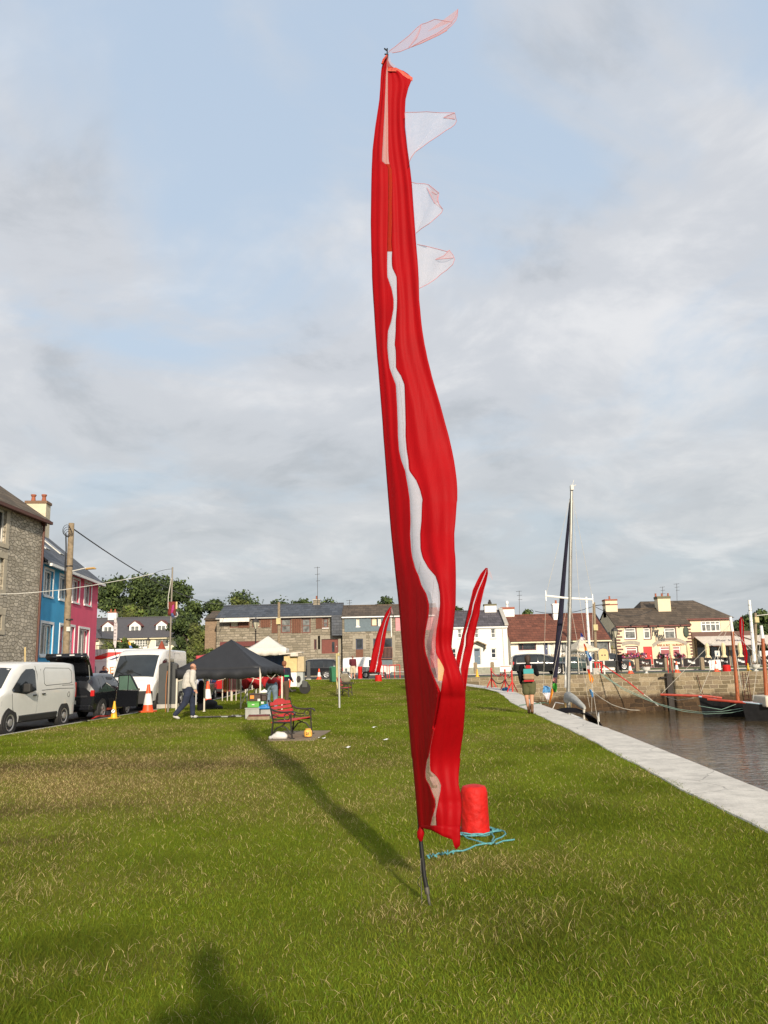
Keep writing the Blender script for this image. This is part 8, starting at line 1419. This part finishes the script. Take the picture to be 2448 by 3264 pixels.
# garden wall and fence of the bungalow
def picket(label, x0, x1, Y, z, h, gap=.16, m_=mat('grey_fence_boards', (.34, .28, .2), .9, var=.25, scale=5)):
    a, b_ = P(x0, 2100, Y).x, P(x1, 2100, Y).x; t = thing('fence', label, 'fence', (a, Y, z)); w = b_ - a; n = int(w / gap); k = min(n, 95)
    for i in range(k): p = MB(); x = w * (i + .5) / k; p.box(x - gap * .3, x + gap * .3, -.02, .01, .1, h + random.uniform(-.03, .03)); p.build('paling', m_, t)
    for zz3 in (.35, h - .2): p = MB(); p.box(0, w, .011, .05, zz3, zz3 + .08); p.build('rail', m_, t)
zf_ = P(1800, 2104, 86).z; picket('grey paling fence before the bungalow, behind the cream gazebo', 1788, 1850, 86, zf_, P(1800, 2086, 86).z - zf_); picket('grey paling fence left of the gazebo before the bungalow door', 1735, 1776, 86, zf_, P(1800, 2084, 86).z - zf_, .2); picket('tan paling fence between the pick-up and the pub', 1935, 1966, 90, P(1950, 2102, 90).z, 1.1, .2)
b = MB(); a, c = on(1630, 86.3), on(1960, 86.3); b.box(a, c, 86.3, 86.6, .4, zf_ + .0); tag(b.build('garden_wall', whitewash), 'low white garden wall under the bungalow fence', 'wall')
b = MB(); a, c = on(1425, 83), on(1625, 83); b.box(a, c, 83, 83.25, .4, 1.05); tag(b.build('garden_wall', mat('mossy_grey_wall', (.30, .30, .24), .9, var=.2)), 'low pale green-grey wall before the white house', 'wall')
# garden things at the dormer bungalow
Y = 100; b = MB(); b.box(on(285, Y), on(560, Y), Y - .2, Y, .3, P(400, 2092, Y).z - .2); tag(b.build('garden_wall', rubble_far), 'stone garden wall below the dormer bungalow, mostly behind the vans', 'wall')
Yc_ = 98; t = thing('red_cone_ornament', 'tall rust-red cone on a red stand before the bungalow window', 'ornament', (on(513, Yc_), Yc_, P(513, 2074, Yc_).z)); h = P(513, 2043, Yc_).z - P(513, 2074, Yc_).z; b = MB(); b.lathe([(.58, 0), (.05, h), (0, h + .02)], 16); b.build('cone_shape', mat('rust_red_board', (.24, .045, .02), .8), t, smooth=False); b = MB(); b.lathe([(.9, -.16), (.95, -.02), (.9, 0)], 16); b.build('stand', redp, t); b = MB(); b.tube([(0, 0, -.1), (0, 0, -(t.location.z - .5))], .06, 6); b.build('stake', iron, t)
t = thing('feather_flag', 'tall pale feather flag with dark letters before the bungalow roof', 'flag', (on(366, 96), 96, 1.0)); zt = P(368, 1968, 96).z - 1; zb2 = P(366, 2060, 96).z - 1; ob = MB(); o0 = Vector((on(366, 96), 96, 1.0)); outl = [P(x, y, 96) - o0 for x, y in ((364, 1970), (367, 1968), (371, 1975), (374, 1990), (373, 2030), (369, 2066), (361, 2058), (363, 2010))]; ob.add([tuple(p) for p in outl] + [tuple(p + V(0, .03, 0)) for p in outl], [tuple(range(8)), tuple(range(15, 7, -1))]); ob.build('cloth', mat('pale_lilac_cloth', (.55, .48, .46), .9), t); b = MB(); b.tube([(0, .05, 0), tuple(outl[0] + V(0, .05, 0))], .04, 6); b.build('pole', steel, t)
for i, ch in enumerate('CUREES'): tx = MB(); p = P(368.5 - i * .35, 1985 + i * 11, 95.96) - o0; text_mb(ch, .34, tx, Matrix.Translation(p) @ UPR @ Matrix.Rotation(R(90), 4, 'Z')); tx.build('letter', MATS['grey_thread'], t)
t = thing('small_flag', 'small yellow and blue flag before the bungalow door', 'flag', (on(414, 96), 96, 1.0)); o0 = Vector((on(414, 96), 96, 1.0)); 
for nm, m_, ps in (('yellow_half', ycol, [(409, 2047), (415, 2045), (418, 2058), (411, 2056)]), ('blue_half', mat('flag_blue', (.12, .22, .5), .8), [(411, 2056), (418, 2058), (423, 2066), (413, 2066)])): b = MB(); b.add([tuple(P(x, y, 96) - o0) for x, y in ps], [(0, 1, 2, 3)]); b.build(nm, m_, t).modifiers.new('t', 'SOLIDIFY').thickness = .02
b = MB(); b.tube([(0, .03, 0), tuple(P(412, 2044, 96) - o0)], .03, 5); b.build('pole', iron, t)
# ------------------------------------------------------------------ boats and moorings
tarp = mat('grey_sail_cover', (.36, .36, .33), .85, var=.2, scale=6, bump=.5, bscale=12); navyt = mat('navy_sailcloth', (.012, .010, .028), .8, var=.3); alum = mat('silver_mast', (.27, .26, .23), .4, .3); varn = mat('varnished_spar', (.33, .085, .025), .45, var=.2, scale=5); redsp = mat('red_spar', (.36, .045, .022), .5, var=.15); hullb = mat('tarred_hull', (.012, .012, .013), .3, var=.3); rail_ = mat('pale_blue_rail', (.35, .45, .52), .5)
wline = mat('pale_line', (.52, .48, .40), .8)
def hull(parent, L_, B_, zs, zk, m_, rake=.5, sheer=.35, plumb=.0, cols=None, transom=.6, nm='hull'):
    """bow at x=0, stern at x=L_; zs deck height amidships above water (z=0), zk keel"""
    rows = []; dk = []; n = 16
    for i in range(n + 1):
        u = i / n; w = B_ / 2 * (math.sin(math.pi * min(u * .58 + .0, .5)) ** .75) if u < .86 else B_ / 2 * (1 - (u - .86) * (1 - transom) / .14 * .9); w = max(w, .02); z = zs + sheer * (1 - 1.8 * u) ** 2 * (1 if u < .55 else .5); x = u * L_
        r = [(x + rake * (1 - v) * (1 - u) ** 2 * 0 + (1 - v) ** 1.5 * rake * (1 - min(u * 3, 1)), w * (v ** .42 if v > 0 else 0), zk + (z - zk) * v) for v in (0, .15, .35, .6, .8, 1)]
        rows.append([(a, -b, c) for a, b, c in r[::-1]] + [(a, b, c) for a, b, c in r[1:]]); dk.append([(x, -w * .97, z - .08), (x, 0, z - .04), (x, w * .97, z - .08)])
    mb = MB(); mb.grid(rows); mb.add(rows[-1], [tuple(range(len(rows[-1])))]); h = mb.build(nm, m_, parent, smooth=True)
    d = MB(); d.grid(dk); d.build('deck', timber, parent)
    for s in (0, -1): g = MB(); g.tube([Vector(r[s]) + V(0, 0, .02) for r in rows], .045, 6); g.build('gunwale', cols or offwhite, parent, smooth=True)
    return rows
# modern yacht alongside the quay, bow away from the camera
ys0 = Vector((7.45, 38.7, -2.2)); yt = thing('yacht', 'yacht moored along the quay with a tall silver mast, grey covered boom and black hood', 'sailing boat', ys0, R(-94)); Minv = (Matrix.Translation(ys0) @ Matrix.Rotation(R(-94), 4, 'Z')).inverted()
yl = lambda x, y, Y: Minv @ P(x, y, Y)
hull(yt, 8.6, 2.8, 1.1, -.4, mat('navy_hull', (.015, .018, .04), .25), rake=.9, sheer=.25, cols=offwhite)
b = MB(); b.box(2.2, 5.9, -.75, .75, 1.1, 1.5); b.build('coachroof', white, yt, bevel=.12)
tp_, bp_ = yl(1822, 1555, 34), yl(1811, 2228, 34); b = MB(); b.tube([(bp_.x, bp_.y, 1.2), bp_, bp_.lerp(tp_, .5), tp_], [.085, .085, .08, .06], 10, sq=(1, 1.3)); mo = b.build('mast', alum, yt, smooth=True)
b = MB(); b.box(tp_.x - .12, tp_.x + .16, tp_.y - .06, tp_.y + .06, tp_.z - .12, tp_.z + .10); b.tube([tp_ + V(0, .04, .1), yl(1829, 1530, 34)], .012, 5); b.tube([tp_ + V(0, 0, .05), tp_ + V(0, .2, .12)], .02, 5); b.build('masthead', offwhite, mo)
b = MB(); b.tube([yl(1819, 1590, 34.3), yl(1800, 1800, 35.6), yl(1783, 2010, 36.8), yl(1773, 2110, 37.3), yl(1766, 2205, 37.8)], [.05, .085, .13, .13, .08], 8); b.build('furled_sail', navyt, yt, smooth=True)
b = MB(); b.tube([yl(1740, 1899, 34), yl(1812, 1907, 34), yl(1890, 1911, 34)], .045, 6); b.box(-.02, .02, -.02, .02, -.22, .22, M=Matrix.Translation(yl(1740, 1899, 34))); b.box(-.02, .02, -.02, .02, -.2, .2, M=Matrix.Translation(yl(1889, 1909, 34))); b.build('spreader', white, mo)
for pts in ([(1822, 1570, 34), (1740, 1899, 34), (1731, 2235, 34.5)], [(1822, 1570, 34), (1889, 1910, 34), (1886, 2270, 33)], [(1824, 1580, 34), (1846, 1900, 33), (1905, 2300, 30.2)], [(1812, 1910, 34), (1745, 2238, 34.5)], [(1815, 1912, 34), (1880, 2255, 33)], [(1806, 2030, 34.5), (1803, 2195, 34.5)]):
    b = MB(); b.tube([yl(*p) for p in pts], .007, 4); b.build('stay', wline, yt)
b = MB(); b.tube([yl(1806, 2060, 35), yl(1802, 2192, 35)], .04, 6); b.build('whisker_pole', white, yt)
b = MB(); b.tube([yl(1806, 2232, 34), yl(1812, 2220, 33.6), yl(1825, 2226, 33), yl(1843, 2240, 32), yl(1858, 2253, 31.2), yl(1864, 2257, 31)], [.13, .20, .17, .13, .10, .05], 10); b.build('boom_cover', tarp, yt, smooth=True)
b = MB(); b.tube([yl(1862, 2256, 31.1), yl(1861, 2280, 31), yl(1862, 2295, 30.8)], [.05, .035, .05], 6); b.build('sheet_bundle', wline, yt)
b = MB(); sx = 6.9; rows = []
for i in range(7):
    u = i / 6; rows.append([(sx - .9 + 1.8 * u, math.cos(a_) * (.95 + .15 * u), 1.15 + math.sin(a_) * (.52 + .30 * math.sin(math.pi * (u * .6 + .2)))) for a_ in np.linspace(0, math.pi, 13)])
b.grid(rows); b.build('spray_hood', blackc, yt, smooth=True).modifiers.new('t', 'SOLIDIFY').thickness = .02
for s in (-1, 1): b = MB(); b.tube([(7.0, s * 1.1, 1.1), (7.0, s * 1.1, 1.75), (8.45, s * .8, 1.7), (8.45, s * .8, 1.1)], .02, 6); b.build('stern_rail', steel, yt); b = MB(); b.tube([(.2, s * .1, 1.3), (.5, s * .35, 1.85), (1.6, s * .75, 1.8), (1.6, s * .75, 1.2)], .02, 6); b.build('bow_rail', white, yt)
o = blob([((3.9, .3, 1.5), .22, (4.1, .4, 2.0), .16), ((4.1, .2, 1.5), .2, (4.2, .1, 1.8), .12)], .03, 2); mesh_obj('lashed_canvas', o, mat('brown_canvas', (.22, .15, .06), .9, var=.4, scale=8), yt)
# bunting and cloth fish on the yacht
def flagcloth(label, pts, Y, cols_, cat='flag', group=None, name='pennant'):
    """a hanging strip: pts rows (xl, xr, y); cols_ one material per row gap"""
    o0 = P(pts[0][0], pts[0][2], Y); mb = MB(); k = 4; rows = [[P(xl + (xr - xl) * j / k, y, Y + .06 * math.sin(j * 1.9 + y * .2)) - o0 for j in range(k + 1)] for xl, xr, y in pts]
    mb.grid(rows); mb.m = [(cols_[1][min(i // k, len(cols_[1]) - 1)]) for i in range(len(mb.f))]
    o = mb.build(name, cols_[0], loc=o0); o.modifiers.new('t', 'SOLIDIFY').thickness = .012; return tag(o, label, cat, group)
cb_ = mat('cobalt_cloth', (.03, .06, .30), .8, var=.3, scale=10); sky_ = mat('sky_blue_cloth', (.10, .28, .50), .8, var=.4, scale=10); wcl = mat('white_cloth', (.66, .62, .64), .8); yor = mat('yellow_orange_cloth', (.75, .30, .02), .8, var=.2, scale=10); grn = mat('bright_green_cloth', (.07, .42, .04), .8, var=.4, scale=10); rcl = mat('scarlet_cloth', (.55, .05, .02), .8); gcl = mat('slate_cloth', (.10, .11, .11), .8)
YG = 'bunting on the moored yacht'
flagcloth('blue and white fish-shaped cloth hanging beside the backpacker', [(1733, 1742, 2186), (1732, 1755, 2192), (1729, 1754, 2208), (1736, 1753, 2217), (1743, 1750, 2230)], 33, ([sky_, cb_, wcl], [0, 0, 2, 2]), group=YG)
flagcloth('bright green cloth tied below the furled sail', [(1764, 1774, 2178), (1761, 1776, 2186), (1763, 1775, 2196), (1769, 1772, 2206)], 36, ([grn], [0]), group=YG)
flagcloth('pink and red floral scrap above the green cloth', [(1765, 1775, 2160), (1762, 1774, 2168), (1768, 1772, 2178)], 36, ([mat('floral_cloth', (.45, .22, .2), .8, var=.7, scale=14)], [0]), group=YG)
flagcloth('long narrow orange streamer beside the green cloth', [(1758, 1761, 2195), (1755, 1763, 2205), (1753, 1758, 2225), (1750, 1753, 2243)], 35, ([yor], [0]), group=YG)
flagcloth('white and navy pennant above the cream gazebo', [(1850, 1853, 2018), (1851, 1861, 2030), (1850, 1864, 2037), (1853, 1862, 2042)], 33, ([cb_, wcl], [0, 1, 1]), group=YG)
flagcloth('orange then blue streamer crossing the cream gazebo', [(1860, 1863, 2052), (1862, 1868, 2062), (1864, 1874, 2074), (1868, 1878, 2085), (1874, 1888, 2097), (1878, 1884, 2108)], 33, ([rcl, yor, sky_, cb_], [0, 1, 2, 2, 3]), group=YG)
flagcloth('striped dark and cream streamer, middle of the bunting string', [(1866, 1873, 2095), (1868, 1879, 2108), (1871, 1880, 2122), (1872, 1881, 2132)], 32.7, ([gcl, wcl], [0, 0, 1]), group=YG)
flagcloth('red and bright orange streamer at the lower end of the bunting string', [(1872, 1881, 2133), (1874, 1881, 2146), (1877, 1888, 2155), (1879, 1893, 2166), (1884, 1888, 2178)], 32.5, ([rcl, yor], [0, 1, 1, 1]), group=YG)
flagcloth('sky blue cloth knotted on a stay, lowest right of the bunting', [(1877, 1881, 2197), (1880, 1890, 2205), (1884, 1893, 2215), (1887, 1890, 2223)], 32, ([sky_], [0]), group=YG)
# white flagpoles on the pier
for lab, px0, py0, px1, py1, Y, r in (('white flagpole rising behind the cream gazebo', 1884, 2140, 1868, 1903, 76, .14), ('tall white ringed pole behind the crimson banner', 2408, 2136, 2388, 1913, 70, .15)):
    a = P(px0, py0, Y); c = P(px1, py1, Y); t = thing('flagpole', lab, 'flagpole', (a.x, Y, ZP), 0); d = c - Vector((a.x, Y, ZP)); b = MB(); b.tube([(0, 0, 0), tuple(d)], [r, r * .8], 10); b.build('pole', white, t)
    for k in range(7): b = MB(); q = d * (.45 + k * .08); b.lathe([(r * 1.05, -.02), (r * 1.05, .02)], 10, c=tuple(q)); b.build('ring', steel, t)
# traditional black-hulled workboats
def workboat(label, bowpx, Y, rz, mast_b, mast_t, white_to, spr, cabin=False, L_=8.5):
    bw = P(bowpx[0], bowpx[1], Y); o0 = Vector((bw.x, bw.y, -2.2)); t = thing('workboat', label, 'sailing boat', o0, rz, 'black-hulled workboats'); Mi = (Matrix.Translation(o0) @ Matrix.Rotation(rz, 4, 'Z')).inverted(); l_ = lambda x, y, yy: Mi @ P(x, y, yy)
    hull(t, L_, 2.9, .75, -.6, hullb, rake=.3, sheer=bw.z + 2.2 - .75, cols=rail_)
    b = MB(); a, c = l_(*mast_b), l_(*mast_t); w = l_(*white_to); b.tube([(a.x, a.y, .4), a, w], [.13, .12, .10], 10); mo = b.build('mast', varn, t, smooth=True); b = MB(); b.tube([w, c], [.103, .085], 10); b.build('masthead', white, mo)
    b = MB(); b.tube([l_(*p) for p in spr], .075, 8); b.build('bowsprit', redsp, t, smooth=True)
    if cabin: b = MB(); b.box(1.0, 6.5, -1.0, 1.0, .8, 1.45); b.build('cream_cover', mat('cream_tarpaulin', (.6, .54, .42), .8, var=.1), t, bevel=.1)
    return t, l_, a, c
t1, l1, a1_, c1_ = workboat('black workboat with a pale rail and brown mast nearest the wall, left of two', (2228, 2221), 53, R(-4), (2352, 2232, 53), (2328, 1966, 53), (2334, 2013, 53), [(2105, 2214, 54), (2255, 2219, 53), (2300, 2225, 53)])
t2, l2, a2_, c2_ = workboat('second black workboat with cream cover and red bowsprit at the right edge', (2364, 2238, ), 49, R(-3), (2444, 2235, 49), (2426, 1994, 49), (2431, 2035, 49), [(2255, 2229, 50), (2360, 2238, 49), (2460, 2248, 48.6)], cabin=True)
for t_, l_, a, c, ends in ((t1, l1, a1_, c1_, [(2232, 2210, 53), (2106, 2214, 54), (2362, 2190, 52), (2366, 2200, 53.5), (2448, 2120, 52)]), (t2, l2, a2_, c2_, [(2372, 2200, 49.5), (2400, 2232, 49), (2500, 2180, 49)])):
    for i, e in enumerate(ends):
        b = MB(); s_ = c.lerp(a, .05 + .03 * i); b.tube([s_, l_(*e)], .014, 4); b.build('stay', wline, t_)
b = MB(); b.tube([l1(2238, 2222, 52.5), l1(2300, 2233, 51.6), l1(2350, 2240, 51.3)], .05, 5); b.build('red_rail', redsp, t1)
# mooring lines
def mline(label, pts, r, m_, name='mooring_rope'): b = MB(); b.tube(pts, r, 6); return tag(b.build(name, m_, smooth=True), label, 'rope', 'mooring ropes')
W0 = lambda x, y, Y: P(x, y, Y)
mline('bright red mooring line slanting down from the red stanchions', [W0(1911, 2112, 60.6), W0(1950, 2138, 59.6), W0(2000, 2172, 58.6), W0(2035, 2200, 57.8), W0(2052, 2214, 57.3)], .04, redp)
mline('cream tail of the red mooring line', [W0(2052, 2214, 57.3), W0(2070, 2226, 57), W0(2098, 2250, 56)], .035, wline)
g1 = mat('pale_green_rope', (.28, .42, .33), .8)
mline('pale green double rope sagging to the second workboat, upper strand', [W0(1905, 2140, 60.5), W0(1980, 2190, 58), W0(2050, 2222, 56.5), W0(2100, 2243, 55.5), W0(2160, 2260, 54), W0(2230, 2270, 52), W0(2300, 2268, 50.5), W0(2400, 2252, 49)], .02, g1)
mline('pale green double rope sagging to the second workboat, lower strand', [W0(1910, 2146, 60.3), W0(1990, 2200, 57.6), W0(2060, 2230, 56), W0(2120, 2253, 54.6), W0(2180, 2268, 53), W0(2250, 2276, 51.5), W0(2330, 2272, 50), W0(2405, 2257, 48.8)], .02, g1)
mline('pale rope from the yacht stern curving to the water at the wall foot', [W0(1888, 2204, 32), W0(1915, 2225, 38), W0(1950, 2246, 45), W0(1985, 2258, 52), W0(2010, 2263, 56), W0(2040, 2264, 57)], .022, wline)
mline('short line between the two workboat bows', [W0(2228, 2250, 52.6), W0(2300, 2262, 51), W0(2345, 2245, 50.5)], .02, g1)
mline('pale rope hanging from the first bowsprit to the wall', [W0(2106, 2215, 54), W0(2160, 2232, 54.5), W0(2210, 2225, 53.4)], .018, wline)
# fender post, ladder and fittings on the harbour wall
pw_ = lambda x, y: P(x, y, wall_y(P(x, y, 60).x) - .15)
b = MB(); a, c = pw_(2130, 2146), pw_(2148, 2275); b.box(a.x - .20, a.x + .20, a.y - .18, a.y + .1, -2.6, a.z); b.box(a.x - .65, a.x + .15, a.y - .2, a.y + .05, a.z - .32, a.z - .24); tag(b.build('fender_post', mat('black_wet_timber', (.025, .018, .013), .7, bump=.5)), 'black timber fender post standing against the harbour wall', 'post')
a = pw_(2375, 2160); t = thing('wall_ladder', 'rusty iron ladder fixed down the harbour wall between the masts', 'ladder', (a.x, a.y - .08, ZP)); rust = mat('rusty_iron', (.08, .025, .015), .8)
for s in (-1, 1): b = MB(); b.tube([(s * .2, 0, 0), (s * .2, -.05, -2.4)], .028, 6); b.build('side_rail', rust, t)
for k in range(8): b = MB(); b.tube([(-.2, -.02, -.2 - k * .29), (.2, -.02, -.2 - k * .29)], .018, 5); b.build('rung', rust, t)
b = MB(); a = pw_(2222, 2150); b.tube([(a.x, a.y, .3), (a.x + .3, a.y - .1, -1.3)], .03, 5); tag(b.build('iron_rod', rust), 'thin dark iron rod against the harbour wall above the first workboat', 'rod')
# green line lying from the lawn over the quay to the yacht
b = MB(); b.tube([G(1655, 2248, .05), G(1700, 2243, .04), G(1735, 2240, .04), P(1748, 2243, 34)], .014, 5); tag(b.build('mooring_rope', mat('green_line', (.06, .16, .10), .8)), 'thin green line crossing the quay beside the backpacker to the yacht', 'rope', 'mooring ropes')
# crust of weed and stones showing at the foot of the wall
random.seed(12); b = MB()
for i in range(160):
    x = random.uniform(5, 17); s = random.uniform(.12, .34); c = V(x, wall_y(x) - .35 - random.uniform(0, 1.1) * (1.1 if x < 15 else .4), -2.22); M = Matrix.Translation(c) @ Matrix.Rotation(random.uniform(0, 6), 4, 'Z') @ Matrix.Diagonal((s, s * .8, s * .5, 1)); b.lathe([(math.cos(R(q)), math.sin(R(q))) for q in (-60, -20, 20, 60, 85)], 7, M=M)
tag(b.build('foreshore_stones', mat('wet_stone', (.06, .048, .035), .6, var=.5, bump=.5), smooth=True), 'wet dark stones and weed exposed at the foot of the harbour wall', 'stones', kind='stuff')
